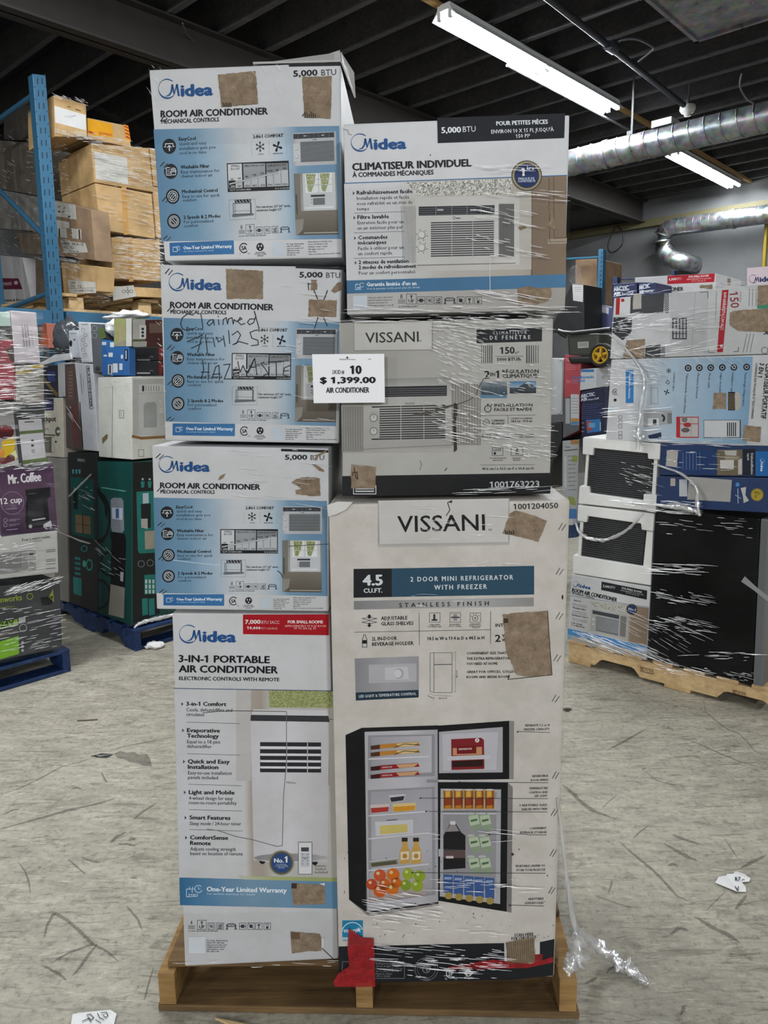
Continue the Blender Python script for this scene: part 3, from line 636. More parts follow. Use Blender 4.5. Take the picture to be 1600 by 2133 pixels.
for s in (((345, 470), (300, 460), (262, 490), (246, 535), (262, 578), (300, 590), (345, 580)), ((402, 455), (412, 510), (420, 568)), ((500, 505), (470, 510), (452, 535), (468, 552), (495, 530), (502, 508), (508, 548)), ((540, 505), (545, 545)), ((537, 478), (540, 484)), ((575, 545), (578, 505), (600, 490), (612, 540), (618, 500), (645, 490), (655, 540), (662, 505), (680, 520)),
          ((680, 520), (722, 500), (708, 488), (690, 520), (715, 545), (745, 535)), ((818, 500), (785, 500), (765, 525), (780, 545), (812, 530), (830, 480), (818, 440), (840, 520), (855, 572)),
          ((300, 675), (385, 640), (415, 620), (380, 760)), ((330, 728), (410, 690)), ((440, 620), (455, 765)), ((500, 650), (512, 715)), ((525, 640), (540, 680), (575, 655)), ((578, 630), (592, 715)), ((618, 590), (628, 690)), ((645, 625), (690, 595), (712, 625), (680, 690), (652, 700), (700, 675), (770, 695)), ((825, 588), (785, 605), (800, 650), (845, 665), (850, 700), (795, 708)), ((820, 590), (848, 585)),
          ((418, 820), (425, 890), (410, 965)), ((465, 840), (460, 970)), ((405, 912), (470, 912)), ((490, 965), (520, 870), (545, 860), (548, 975)), ((495, 930), (555, 925)), ((580, 855), (632, 850), (585, 965), (640, 965)), ((690, 830), (708, 915), (730, 860), (760, 925), (818, 810)), ((770, 920), (822, 805), (838, 930)), ((795, 875), (835, 872)), ((895, 835), (870, 845), (905, 890), (925, 925), (880, 945)), ((925, 835), (1050, 828)), ((988, 835), (990, 950)), ((1095, 860), (1050, 880), (1042, 935), (1100, 950)), ((1045, 905), (1085, 900))):
    B.line(s, 7, '#26292f', 7)
B.line(((1280, 278), (1308, 345)), 8, '#33302b', 6); B.line(((1385, 280), (1358, 350)), 8, '#33302b', 6); B.line(((1312, 485), (1284, 575)), 7, '#33302b', 6); B.line(((1352, 485), (1384, 555)), 7, '#33302b', 6); B.line(((1240, 275), (1234, 225), (1252, 232)), 7, '#33302b', 6); B.end()
c3 = new_carton(Q3, P3, D1, WHITE, 'white and blue air conditioner carton right on top of the tall portable one', 'carton', GRP, dirn=PV)
A, fp = english_front(P3, M3, c3, ((75, 520), (1452, 546), (1456, 1302), (95, 1276)))
A.begin('crease', fp); ticks(A, ((95, 205, 130, 172), (105, 470, 132, 442), (110, 742, 140, 715), (118, 1010, 145, 985), (122, 1275, 155, 1248))); A.line(((1060, 1100), (1085, 1120), (1100, 1150)), 7, '#33363a', 4); A.line(((1150, 905), (1462, 888)), 5, '#3b3f44', 6); A.line(((230, 1015), (430, 1040), (605, 1055)), 5, '#c9d6e0', 4); A.end()
B = Art(P3, F3)
B.torn([(1170, 400), (1215, 368), (1300, 355), (1395, 368), (1400, 505), (1330, 508), (1205, 492), (1200, 460), (1250, 450), (1215, 425)], 'torn_patch', c3, 7); B.torn([(1350, 222), (1372, 180), (1455, 142), (1440, 165), (1385, 190), (1370, 225)], 'torn_patch', c3, 8, 1.5); B.torn([(1328, 250), (1368, 262), (1428, 300), (1430, 318), (1390, 308)], 'torn_patch', c3, 9, 1.5); B.torn([(590, 380), (600, 350), (648, 328), (630, 362), (606, 376)], 'torn_patch', c3, 10, 1.5)
# ---- portable air conditioner carton
c4 = new_carton(Q4, PL, .36, board('#c5c5c6'), 'tall white portable air conditioner carton with a red corner banner, foot of the left column', 'carton', dirn=PV, zmin=ZT + .001)
A = Art(PL, F6); Y7 = lambda y: y + 390 * 4.2105
fp = A.begin('printed_front', c4)
for t, x, y, x1, h, b, y1 in (('3-IN-1 PORTABLE', 138, 457, 932, 60, 1.4, 467), ('AIR CONDITIONER', 140, 546, 1003, 60, 1.4, 557), ('ELECTRONIC CONTROLS WITH REMOTE', 140, 615, 1018, 30, 1.1, 627)): A.T(t, x, y, x1, h, INKD, b, y1)
A.grad(((97, 690), (1522, 712), (1538, Y7(742)), (140, Y7(705))), ((0, '#c3c4c6'), (.42, '#c4c4c4'), (.46, '#a99f95'), (.53, '#a3988c'), (.6, '#bab8b4'), (1, '#b3afa8')), 0)
A.line(((95, 689), (1522, 712)), 6, '#3a4d70', 3)
A.poly(((925, 704), (1522, 712), (1526, 860), (932, 856)), '#888888', 1, 1); A.rect(640, 702, 770, 1500, '#b8b5b2', 1); A.line(((1460, 960), (1530, 964)), 6, '#6b655c', 2)
for k in range(16): A.ring(1600, 1290 + 14 * k, 150, 5, '#77695a', 1, 165, 195)
for y, hd, sub in ((840, ('3-in-1 Comfort',), ('Cools, dehumidifies and', 'circulates')), (1072, ('Evaporative', 'Technology'), ('Equal to a 18 pint', 'dehumidifier')), (1345, ('Quick and Easy', 'Installation'), ('Easy-to-use installation', 'panels included')), (1615, ('Light and Mobile',), ('4-wheel design for easy', 'room-to-room portability')), (Y7(195), ('Smart Features',), ('Sleep mode / 24-hour timer',)), (Y7(370), ('ComfortSense', 'Remote'), ('Adjusts cooling strength', 'based on location of remote'))):
    x = 204 + (y - 840) * .0285; A.poly(((x - 44, y - 30), (x - 26, y - 14), (x - 44, y + 4)), '#3c4768', 2)
    W = {'3-in-1 Comfort': 348, 'Evaporative': 285, 'Technology': 276, 'Quick and Easy': 363, 'Installation': 264, 'Light and Mobile': 398, 'Smart Features': 356, 'ComfortSense': 330, 'Remote': 178, 'Cools, dehumidifies and': 402, 'circulates': 157, 'Equal to a 18 pint': 290, 'dehumidifier': 214, 'Easy-to-use installation': 382, 'panels included': 262, '4-wheel design for easy': 385, 'room-to-room portability': 418, 'Sleep mode / 24-hour timer': 450, 'Adjusts cooling strength': 398, 'based on location of remote': 460}
    yy = y
    for s in hd: A.T(s, x, yy, x + W[s], 34, INKD, 1.5, yy + 4); yy += 48
    yy += 2
    for s in sub: A.T(s, x, yy, x + W[s], 29, '#2c2f33', .4, yy + 4); yy += 40
for y in (985, 1262, 1530, 1752, Y7(285)): x = 206 + (y - 985) * .027; A.line(((x, y), (x + 465, y + 13)), 4, '#55585c')
icon_row(A, (220, 300, 394, 470, 548, 668, 742, 810, 884), Y7(1104), Y7(1162), '#3a3f46', '8UXSCBDGR', '4'); A.T('DO NOT LAY DOWN ON THIS SIDE', 222, Y7(1180), 478, 10, INKD, .8)
A.rect(224, Y7(1228), 368, Y7(1370), '#d4dae0', 1)
for k, t in enumerate(('For help determining', 'which AC will best', 'suit your needs, and', 'additional product', 'information, scan', 'this QR code')): A.T(t, 382, Y7(1264 + 19 * k), (565, 538, 555, 545, 530, 492)[k], 13, '#3c4147', .5)
A.line(((345, 905), (480, 890), (640, 885), (1080, 892)), 6, '#4a4641', 5); A.line(((1082, 892), (1080, 1340), (1055, 1650), (1045, Y7(425)), (1000, Y7(432)), (780, Y7(372)), (640, Y7(345)), (480, Y7(292)), (380, Y7(280))), 5, '#6c6864', 9)
A.end()
A.begin('logo', fp); A.logo(140, 276, 632, 280); A.end()
A.begin('capacity_banner', fp); A.poly(((700, 42), (1453, 40), (1453, 224), (700, 214)), '#a3101c', 1)
for t, x, y, x1, h, b, c, y1 in (('7,000', 720, 122, 852, 34, 1.5, '#e6dcdc', 122), ('BTU SACC', 862, 123, 1020, 27, .2, '#d5b4b4', 123), ('10,000', 736, 170, 854, 24, 1.3, '#e6dcdc', 172), ('BTU ASHRAE', 862, 172, 1002, 18, .1, '#d5a4a4', 173), ('FOR SMALL ROOMS', 1094, 118, 1400, 25, 1.4, '#e6dcdc', 119), ("APPROXIMATELY 10' X 25' ROOM", 1068, 150, 1427, 17, .5, '#dcb4b4', 151), ('UP TO 250 SQ. FT', 1146, 171, 1342, 17, .5, '#dcb4b4', 173)): A.T(t, x, y, x1, h, c, b, y1)
A.end()
A.begin('product_picture', fp)
A.grad(((765, 975), (1458, 982), (1442, Y7(570)), (795, Y7(555))), ((0, '#c3c1c4'), (.5, '#cbc9cc'), (1, '#bcb9ba')), 2); A.disc(1118, Y7(535), 322, '#c4c2c5', 2, 42)
A.poly(((790, 872), (1440, 880), (1452, 930), (772, 922)), '#c9c7c8', 3); A.poly(((770, 921), (1448, 930), (1460, 984), (765, 973)), '#36373a', 4)
for k, y in enumerate((1160, 1222, 1280, 1335, 1388)): A.rect(850, y, 1385, y + 36, '#2a2b2e', 4, 0, .006); A.rect(858, y + 38, 1378, y + 56, '#d8d6d8', 5, 0, .006) if k < 4 else None
A.rect(1078, 1160, 1086, 1425, '#b9b7ba', 6); A.rect(1262, 1165, 1270, 1430, '#b9b7ba', 6); A.T('Midea', 1082, 1524, 1162, 20, '#66676b', .5)
A.disc(870, Y7(562), 26, '#202124', 1); A.disc(1330, Y7(572), 26, '#202124', 1); A.end()
A.begin('remote_picture', fp); A.rect(1184, Y7(392), 1308, Y7(678), '#6a6d70', 6); A.rect(1190, Y7(398), 1302, Y7(672), '#d6d6d8', 7); A.rect(1210, Y7(440), 1278, Y7(476), '#44474a', 8); A.rect(1206, Y7(488), 1284, Y7(610), '#bcbec2', 8); A.disc(1245, Y7(536), 20, '#8c97a4', 9, 10)
for k in range(8): A.disc(1222 + 45 * (k % 2), Y7(500 + 28 * (k // 2)), 8, '#94989e', 9, n=8)
[A.T(t, 1330, Y7(y), x, 20, '#3c3f44', .3) for t, y, x in (('Remote', 612, 1428), ('Control', 640, 1425), ('included', 668, 1440))]; A.end()
A.begin('badge', fp); A.disc(1038, Y7(576), 110, '#55564a', 6); A.ring(1038, Y7(576), 104, 6, '#a39d80', 7); A.disc(1038, Y7(576), 86, '#2f4a78', 8); A.T('No.', 975, Y7(572), 1056, 36, '#e0e3e8', 1.3, l=10); A.T('1', 1064, Y7(572), 1090, 54, '#e0e3e8', 2, l=10)
[A.T(t, x, Y7(y), x1, 11, '#aab8cf', .5, l=10) for t, x, y, x1 in (('ROOM AIR', 995, 594, 1080), ('CONDITIONER', 980, 609, 1098), ('BRAND', 1010, 623, 1068))]; A.end()
A.begin('warranty_band', fp); A.grad(((142, Y7(706)), (1540, Y7(742)), (1536, Y7(980)), (148, Y7(948))), ((0, '#336790'), (.12, '#4a789c'), (.45, '#7493a9'), (1, '#6088a6')), 2); A.grad(((650, Y7(690)), (1540, Y7(708)), (1540, Y7(742)), (700, Y7(722))), ((0, '#b9bcab'), (.3, '#a3ac78'), (1, '#98a266')), 3)
A.T('One-Year Limited Warranty', 384, Y7(825), 1082, 40, '#dfe7ee', 1.3, Y7(838)); A.T('See written warranty for details', 384, Y7(855), 808, 17, '#b9d0e4', .3, Y7(862))
c = '#cfe0ee'; A.line([(x, Y7(y)) for x, y in ((270, 806), (205, 806), (205, 875), (300, 868), (300, 850))], 5, c, 4); [A.line(((x, Y7(788)), (x, Y7(810))), 5, c, 4) for x in (232, 258)]; A.ring(310, Y7(805), 32, 5, c, 4, 20, 320); A.line([(x, Y7(y)) for x, y in ((310, 786), (310, 806), (326, 806))], 4, c, 4); A.T('1', 248, Y7(838), 258, 22, c, .6, l=5); A.T('year', 222, Y7(862), 290, 20, c, .6, l=5); A.end()
A.torn([(1122, Y7(752)), (1225, Y7(758)), (1415, Y7(772)), (1420, Y7(938)), (1140, Y7(945))], 'torn_patch', c4, 11, 2.5); A.torn([(1116, Y7(1180)), (1210, Y7(1186)), (1370, Y7(1198)), (1388, Y7(1235)), (1385, Y7(1350)), (1280, Y7(1350)), (1130, Y7(1370))], 'torn_patch', c4, 12, 2.5)
A.begin('print', c4); A.rect(1125, Y7(755), 1172, Y7(800), '#3a332b', 11); A.rect(1122, Y7(1185), 1198, Y7(1245), '#6a5642', 11); A.poly([(x, Y7(y)) for x, y in ((1370, 758), (1418, 752), (1414, 776))], '#d9dadb', 11); A.poly([(x, Y7(y)) for x, y in ((1388, 1232), (1412, 1236), (1410, 1310), (1390, 1325))], '#d9dadb', 11); A.line([(x, Y7(y)) for x, y in ((1392, 1325), (1440, 1368), (1485, 1412))], 6, '#37312a', 11); A.end()
# ---- French room air conditioner carton
c5 = new_carton(Q5, PFR, .4, board('#cbccce'), 'white carton with French print and a black top banner, top of the right column', 'carton', dirn=PV)
A = Art(PFR, F4)
fp = A.begin('printed_front', c5)
for t, x, y, x1, h, b, y1 in (('CLIMATISEUR INDIVIDUEL', 107, 415, 866, 45, 1.5, 388), ('À COMMANDES MÉCANIQUES', 107, 459, 625, 29, 1, 441)): A.T(t, x, y, x1, h, INKD, b, y1)
A.line(((52, 498), (1480, 447)), 5, '#3f6f9f', 4)
A.grad(((52, 502), (1480, 450), (1473, 1084), (68, 1120)), ((0, '#cbccce'), (.25, '#c9cacb'), (.4, '#b9b6b0'), (.75, '#b0aaa0'), (.838, '#a79f92'), (.842, '#7f6e5e'), (1, '#85735f')), 0)
A.grad(((68, 1122), (1475, 1080), (1472, 1165), (70, 1205)), ((0, '#3a6b90'), (1, '#4b799e')), 1)
A.grad(((70, 1206), (1472, 1166), (1466, 1308), (72, 1340)), ((0, '#b5b4b2'), (1, '#a5a19a')), 1)
for y, hd, sub in ((570, (('Rafraîchissement facile', 355),), (('Installation rapide et facile', 335), ('vous rafraîchit en un rien de', 355), ('temps', 78))), (727, (('Filtre lavable', 200),), (('Entretien facile pour un', 296), ('un air intérieur plus pur', 292))), (858, (('Commandes', 187), ('mécaniques', 180)), (('Facile à utiliser pour un', 292), ('un confort rapide', 218))), (1016, (('2 vitesses de ventilation', 318), ('2 modes de refroidissement', 366)), (('Pour un confort personnalisé', 362),))):
    x = 134 + (y - 570) * .028; A.poly(((x - 26, y - 20), (x - 13, y - 8), (x - 26, y + 4)), '#3b4b6b', 2); yy = y
    for s, w in hd: A.T(s, x, yy, x + w, 24, INKD, 1.4, yy - w * .028); yy += 33
    yy += 2
    for s, w in sub: A.T(s, x, yy, x + w, 21, '#2c2f33', .35, yy - w * .028); yy += 34
for y in (690, 816, 980): A.line(((115, y), (440, y - 10)), 3, '#6a6d70')
A.T("Garantie limitée d'un an", 197, 1158, 515, 24, '#dfe7ee', 1.2, 1150, l=5); A.T('Voir la garantie écrite pour plus de détails', 197, 1180, 538, 12, '#b9d0e4', .4, 1170, l=5)
c = '#cfe0ee'; A.line(((150, 1146), (125, 1147), (125, 1180), (162, 1178)), 3, c, 4); A.ring(166, 1150, 13, 3, c, 4, 30, 330); A.T('AN', 134, 1174, 156, 12, c, 1, l=5); A.line(((135, 1150), (135, 1140)), 3, c, 4)
A.rect(110, 1220, 198, 1310, '#c3ccd4', 2, 0, -.03)
for k, t in enumerate(('Pour vous aider à déterminer', 'quel CA convient le mieux à vos', 'besoins et trouver de', "l'information, scannez ce code QR")): A.T(t, 208, 1236 + 17 * k, (365, 360, 330, 370)[k], 10, '#3c4147', .4, 1232 + 17 * k)
icon_row(A, (398, 452, 522, 577, 632, 690, 776, 832, 888), 1226, 1272, '#24282d'); A.T('CE CÔTÉ VERS LE HAUT', 400, 1295, 526, 10, INKD, .8, 1291)
A.line(((45, 150), (75, 158), (80, 182), (100, 188)), 3, '#74767a', 4); A.poly(((602, 312), (608, 314), (607, 322), (603, 321)), '#26282b', 3)
A.line(((990, 960), (985, 1070), (988, 1190)), 4, '#d8d9da', 6)
A.end()
A.begin('logo', fp); A.logo(97, 284, 446, 273); A.end()
A.begin('capacity_banner', fp); A.poly(((648, 80), (1468, 50), (1463, 208), (652, 241)), '#12151d', 1)
for t, x, y, x1, h, b, y1 in (('5,000', 677, 176, 800, 36, 1.4, 172), ('BTU', 813, 170, 895, 35, 0, 167), ('POUR PETITES PIÈCES', 1028, 128, 1357, 26, 1.2, 116), ("ENVIRON 10 X 15 PI, JUSQU'À", 995, 180, 1395, 24, .4, 164), ('150 PI²', 1153, 208, 1243, 23, .4, 204)): A.T(t, x, y, x1, h, '#dfe2e6', b, y1)
A.end()
A.begin('product_picture', fp)
A.poly(((450, 492), (1132, 468), (1112, 572), (520, 578)), '#888888', 1, 2)
A.grad(((420, 592), (1255, 568), (1255, 1050), (500, 1062)), ((0, '#bdbbb6'), (.5, '#c6c3bd'), (1, '#b9b4ab')), 1)
for k in range(11): A.line(((418 + 9 * k, 645), (430 + 8 * k, 1008)), 3, '#77797b', 2)
A.rect(505, 590, 1020, 1015, '#c4c2be', 2, 0, -.01); A.rect(1020, 585, 1175, 1018, '#c9c7c3', 2)
A.rect(530, 648, 1016, 706, '#26282c', 3, 0, -.02)
for k in range(4): A.line(((536, 660 + 13 * k), (1010, 650 + 13 * k)), 3, '#6d7074', 4)
for x in (640, 742, 840, 930): A.line(((x, 645), (x, 700)), 3, '#8a8d91', 4)
for x in (668, 880): A.rect(x - 20, 664, x + 20, 674, '#b9bcbf', 5)
for k in range(16): A.rect(608, 748 + 14.2 * k, 1012, 756 + 14.2 * k, '#3a3c40', 3, 0, -.022)
for x in (742, 876): A.line(((x, 742), (x, 970)), 4, '#b3b1ad', 4)
A.rect(1043, 630, 1142, 968, '#4a4b4e', 3)
for k in range(10): A.line(((1049 + 10 * k, 630), (1049 + 10 * k, 966)), 3, '#96938d', 4)
for y in (830, 912):
    A.disc(550, y, 25, '#8d8b87', 3); A.disc(548, y - 2, 20, '#d2d0cc', 4)
    for q in range(6): t = math.radians(60 * q + 10); A.line(((550 + 31 * math.cos(t), y + 31 * math.sin(t)), (550 + 38 * math.cos(t), y + 38 * math.sin(t))), 4, '#4a4b4e', 4)
A.line(((520, 1024), (1150, 1010)), 5, '#6d6a64', 3); A.line(((770, 722), (795, 722)), 7, '#55585c', 4); A.ring(757, 720, 8, 3, '#55585c', 4)
for pts in (((1365, 462), (1370, 875), (1478, 870)), ((1395, 460), (1398, 850), (1478, 846)), ((1255, 460), (1255, 1085))): A.line(pts, 4, '#5d4d3f', 3)
A.poly(((1360, 855), (1480, 850), (1478, 885), (1356, 888)), '#a39684', 3); A.end()
A.begin('badge', fp); A.disc(1222, 450, 98, '#3c3a30', 5); A.ring(1222, 450, 86, 12, '#9b9072', 6); A.disc(1222, 450, 76, '#1f2f5c', 7); A.T('1', 1182, 452, 1208, 50, '#dfe2e8', 2.4, l=9); A.T('ère', 1220, 412, 1268, 24, '#dfe2e8', 1.2, l=9); A.T('MARQUE DE', 1168, 476, 1270, 14, '#c3cbdc', .8, 474, l=9); A.T('CLIMATISEUR', 1164, 492, 1278, 14, '#c3cbdc', .8, 490, l=9); A.end()
A.torn([(1164, 1168), (1250, 1160), (1290, 1172), (1378, 1165), (1376, 1230), (1340, 1262), (1250, 1288), (1170, 1285)], 'torn_patch', c5, 13, 4); A.torn([(1360, 640), (1380, 650), (1395, 720), (1415, 798), (1350, 770), (1372, 740)], 'torn_patch', c5, 14, 2); A.torn([(1165, 780), (1210, 772), (1222, 785), (1180, 800)], 'torn_patch', c5, 15, 2)
# ---- window air conditioner carton
c6 = new_carton(Q6, PVI, .4, board('#aeaca6'), 'grey window air conditioner carton with a black base band, second in the right column', 'carton', dirn=PV)
A = Art(PVI, F5)
fp = A.begin('printed_front', c6)
A.grad(((200, 97), (1050, 82), (1050, 890), (215, 900)), ((0, '#a3a19b'), (.6, '#a8a6a0'), (1, '#b5b3ad')), 0)
A.poly(((215, 1042), (1508, 1022), (1500, 1150), (218, 1166)), '#121315', 1); A.T('1001763223', 1128, 1113, 1432, 37, '#b9babb', .8, 1108)
for x0, x1 in ((1075, 1140), (1352, 1428)):
    for k in range(6): w = (x1 - x0) / 12 * (.5 + .13 * (k if x0 < 1200 else 5 - k)); x = x0 + (x1 - x0) * k / 5.3; A.rect(x, 235, x + w, 345, '#3c3d3f', 2)
for t, x, y, x1, h, b, y1 in (('150', 1192, 287, 1279, 40, 1, 285), ('pi²', 1284, 286, 1308, 16, 0, 286), ('5000 BTU/h', 1172, 332, 1318, 20, .9, 330), ('2', 1095, 438, 1125, 45, 1.2, 438), ('EN', 1130, 424, 1159, 20, .8, 424), ('1', 1163, 436, 1184, 45, 1.2, 436), ('RÉGULATION', 1205, 409, 1428, 22, .9, 405), ('CLIMATIQUE', 1205, 436, 1421, 22, .9, 432), ('INSTALLATION', 1155, 614, 1390, 18, .9, 611), ('FACILE ET RAPIDE', 1155, 641, 1388, 19, .9, 638), ('COMMANDE', 1138, 706, 1217, 12, .7, 705), ('MÉCANIQUE', 1138, 724, 1217, 12, .7, 723), ('CONVIENT AUX FENÊTRES', 1255, 691, 1390, 9, .5, 690), ('58,4 cm - 91,4 cm', 1260, 710, 1388, 14, .8, 708), ('40,6 cm l x 33,5 cm P x 30,4 cm H', 1080, 1004, 1395, 15, .7, 1001), ('R-32', 1078, 806, 1135, 22, 0, 804), ('Gaz réfrigérant respectueux', 1160, 792, 1400, 10, .4, 788), ("de l'environnement, faible émission", 1152, 808, 1405, 10, .4, 804), ('2', 1284, 890, 1304, 28, .6, 890), ('AN', 1284, 908, 1304, 9, .8, 908), ('Fonctionnement', 1125, 935, 1230, 9, .5, 934), ('silencieux', 1145, 948, 1208, 9, .5, 947), ('Garantie', 1266, 935, 1320, 9, .5, 934), ('limitée', 1272, 947, 1314, 9, .5, 946)): A.T(t, x, y, x1, h, INKD, b, y1)
for pts in (((1160, 303), (1335, 302)), ((1075, 668), (1410, 665)), ((1240, 668), (1240, 730)), ((1070, 974), (1402, 971)), ((1075, 752), (1200, 750))): A.line(pts, 2.5, '#55575a')
A.ring(1115, 626, 20, 5, INKD); A.line(((1115, 606), (1115, 598)), 8, INKD); A.line(((1115, 626), (1115, 614)), 4, INKD); A.line(((1133, 608), (1140, 602)), 5, INKD); A.ring(1105, 711, 19, 3, INKD); A.line(((1096, 702), (1108, 720), (1116, 706)), 3, INKD)
A.frame(1142, 868, 1208, 915, 3, '#4a4c4f'); [A.line(((1152 + 10 * k, 888), (1152 + 10 * k, 880 - 2 * k)), 4, INKD) for k in range(5)]; A.disc(1158, 902, 8, INKD, 3); A.frame(1258, 862, 1330, 915, 3, '#4a4c4f')
A.grad(((1072, 460), (1232, 458), (1232, 560), (1072, 562)), ((0, '#8a9299'), (.4, '#59656f'), (1, '#56809c')), 1, True); rr = random.Random(3)
for k in range(16): x = 1076 + 10 * k; A.poly(((x, 540), (x + 4, 470 + rr.uniform(0, 22)), (x + 9, 540)), '#2f3a40', 2)
A.grad(((1250, 458), (1412, 456), (1412, 530), (1250, 532)), ((0, '#3f77a5'), (.45, '#90a9bb'), (.6, '#40484f'), (1, '#23282c')), 1, True); A.poly(((1290, 500), (1345, 466), (1362, 460), (1412, 498), (1412, 512), (1250, 512), (1250, 498)), '#3c444c', 2); A.poly(((1340, 470), (1362, 460), (1384, 474), (1364, 474)), '#c3ccd3', 3)
A.line([(1090, 440), (1060, 492), (1040, 545), (1000, 572), (930, 598), (880, 606), (780, 640)], 4, '#3f3d39', 8); A.line(((330, 860), (352, 878), (420, 872), (900, 850)), 4, '#7d7b76', 3); A.line(((696, 945), (706, 970), (695, 1005)), 3, '#6d6b67', 4); A.line(((862, 992), (850, 1008)), 5, '#33322f', 4)
A.frame(286, 1100, 424, 1152, 5, '#cfd0d0', 3); A.rect(298, 1118, 412, 1140, '#c6c7c7', 3); A.line(((302, 1128), (408, 1127)), 7, '#222222', 4); A.end()
A.begin('brand_sign', fp); A.poly(((286, 90), (776, 84), (776, 266), (288, 272)), '#8b8984', 1); A.poly(((290, 90), (770, 84), (768, 260), (292, 266)), '#c0beb9', 2); A.T('VISSANI', 360, 220, 688, 62, '#2b2b2b', .35, 212, l=4); A.T('TM', 692, 212, 706, 8, '#2b2b2b', .4, l=4); A.end()
A.begin('title_banner', fp); A.poly(((1045, 138), (1450, 126), (1448, 210), (1045, 222)), '#191b1e', 1); A.T('CLIMATISEUR', 1145, 168, 1355, 18, '#c9cbcd', .5, 164, sp=1.6); A.T('DE FENÊTRE', 1128, 200, 1376, 24, '#c9cbcd', .6, 196, sp=1.6); A.end()
A.begin('product_picture', fp)
A.rect(215, 612, 345, 892, '#8f8d88', 1); [A.line(((222 + 15 * k, 615), (224 + 15 * k, 888)), 3, '#6c6a66', 2) for k in range(9)]
A.rect(890, 470, 1070, 852, '#98958e', 1); [A.line(((898 + 17 * k, 470), (898 + 17 * k, 848)), 4, '#716e68', 2) for k in range(11)]
A.grad(((345, 445), (888, 430), (892, 868), (352, 880)), ((0, '#8e8d89'), (.1, '#a8a7a2'), (.4, '#b4b3ae'), (1, '#a19f9a')), 2, True)
A.rect(400, 492, 862, 556, '#232427', 3, 0, -.02); [A.line(((404, 506 + 13 * k), (858, 498 + 13 * k)), 3, '#77787a', 4) for k in range(4)]; A.T('VISSANI', 602, 601, 662, 12, '#5d5e60', .4, 599, l=4)
for k in range(15): A.rect(398 if k in (0, 14) else 446, 612 + 14.2 * k, 852, 620 + 14.2 * k, '#2c2c2e', 3, 0, -.022)
[A.line(((x, 610), (x, 815)), 4, '#b0aea9', 4) for x in (578, 720)]
A.rect(388, 645, 444, 800, '#a8a7a3', 4); [(A.disc(410, y, 25, '#6f6e6a', 5), A.disc(410, y, 20, '#c2c1bd', 6), A.line(((410, y - 14), (410, y)), 3, '#55565a', 7)) for y in (683, 765)]
A.poly(((905, 592), (925, 590), (930, 640), (918, 700), (925, 880), (905, 895), (900, 720)), '#33302b', 8); A.poly(((780, 632), (830, 612), (930, 598), (860, 625), (760, 660), (660, 672), (650, 662)), '#57524b', 8); A.end()
A.torn([(272, 970), (330, 976), (424, 984), (422, 1118), (270, 1118)], 'torn_patch', c6, 16, 2.5)
A.begin('print', c6); A.line(((290, 990), (300, 1050), (312, 1060), (308, 1018), (282, 1020), (280, 1040)), 7, '#4a3826', 11); A.end()
# ---- fridge carton
c7 = new_carton(Q7, PF, .52, FRID, 'tallest white carton showing an open two-door mini fridge, foot of the right column', 'carton', bevel=.007, dirn=PV, zmin=ZT + .001)
A = Art(PF, F8); Y9 = lambda y: y + 430 * 2.963; Y10 = lambda x, y: (x * 2.963 / 2.353, (830 + y / 2.353) * 2.963)
fp = A.begin('printed_front', c7)
A.T('1001204050', 1156, 92, 1430, 34, INKD, .4, 84)
A.grad(((170, 657), (1280, 636), (1280, 690), (170, 710)), ((0, '#7f7f7f'), (.3, '#9b9a99'), (.6, '#b1b0ae'), (1, '#8e8d8c')), 1); A.T('STAINLESS FINISH', 450, 696, 1002, 26, '#242629', .8, 684, sp=1.75)
for t, x, y, x1, h, b, y1 in (('ADJUSTABLE', 338, 775, 500, 22, .7, 771), ('GLASS SHELVES', 338, 808, 537, 22, .7, 804), ('2L IN-DOOR', 281, 901, 435, 22, .7, 897), ('BEVERAGE HOLDER', 283, 934, 538, 22, .7, 927), ('18.5 in W x 19.4 in D x 44.5 in H', 622, 899, 974, 20, .9, 893), ('INTERIOR', 1044, 817, 1180, 20, .7, 813), ('2', 1042, 908, 1074, 42, .8, 908), ('YEAR', 1084, 881, 1150, 18, .7, 879), ('WARRANTY', 1084, 907, 1210, 18, .7, 905), ('CONVENIENT SIZE THAT OFFERS', 866, 987, 1188, 15, .9, 984), ('THE EXTRA REFRIGERATOR', 866, 1020, 1132, 15, .9, 1017), ('YOU NEED AT HOME', 866, 1052, 1056, 15, .9, 1050), ('GREAT FOR OFFICES, COLLEGE', 866, 1102, 1180, 15, .9, 1099), ('ROOMS AND BREAK ROOMS', 866, 1134, 1132, 15, .9, 1131), ('Adjustable', 637, 808, 702, 9, .6, 807), ('Leveling Legs', 626, 819, 710, 9, .6, 818), ('Reversible', 762, 806, 827, 9, .6, 805), ('Door Swing', 758, 817, 830, 9, .6, 816), ('Adjustable', 887, 804, 952, 9, .6, 803), ('Temperature', 880, 815, 957, 9, .6, 814), ('Control', 897, 825, 944, 9, .6, 824)): A.T(t, x, y, x1, h, INKD, b, y1)
for pts in (((172, 850), (1015, 834)), ((572, 730), (574, 930)), ((1014, 720), (1013, 922))): A.line(pts, 3, '#4d4f52')
for y, s in ((766, -1), (788, 1)): A.line(((220, y), (265, y - 9), (312, y), (265, y + 9), (220, y)), 3, '#33353a')
A.poly(((265, 738), (280, 754), (271, 754), (271, 766), (259, 766), (259, 754), (250, 754)), INKD, 3); A.poly(((265, 820), (280, 805), (271, 805), (271, 792), (259, 792), (259, 805), (250, 805)), INKD, 3)
A.line(((230, 865), (242, 865), (242, 876), (250, 892), (250, 942), (222, 942), (222, 892), (230, 876), (230, 865)), 3, INKD); A.rect(223, 898, 249, 920, INKD, 3)
for x in (636, 762, 886): A.frame(x, 730, x + 66, 788, 2.5, '#4d4f52')
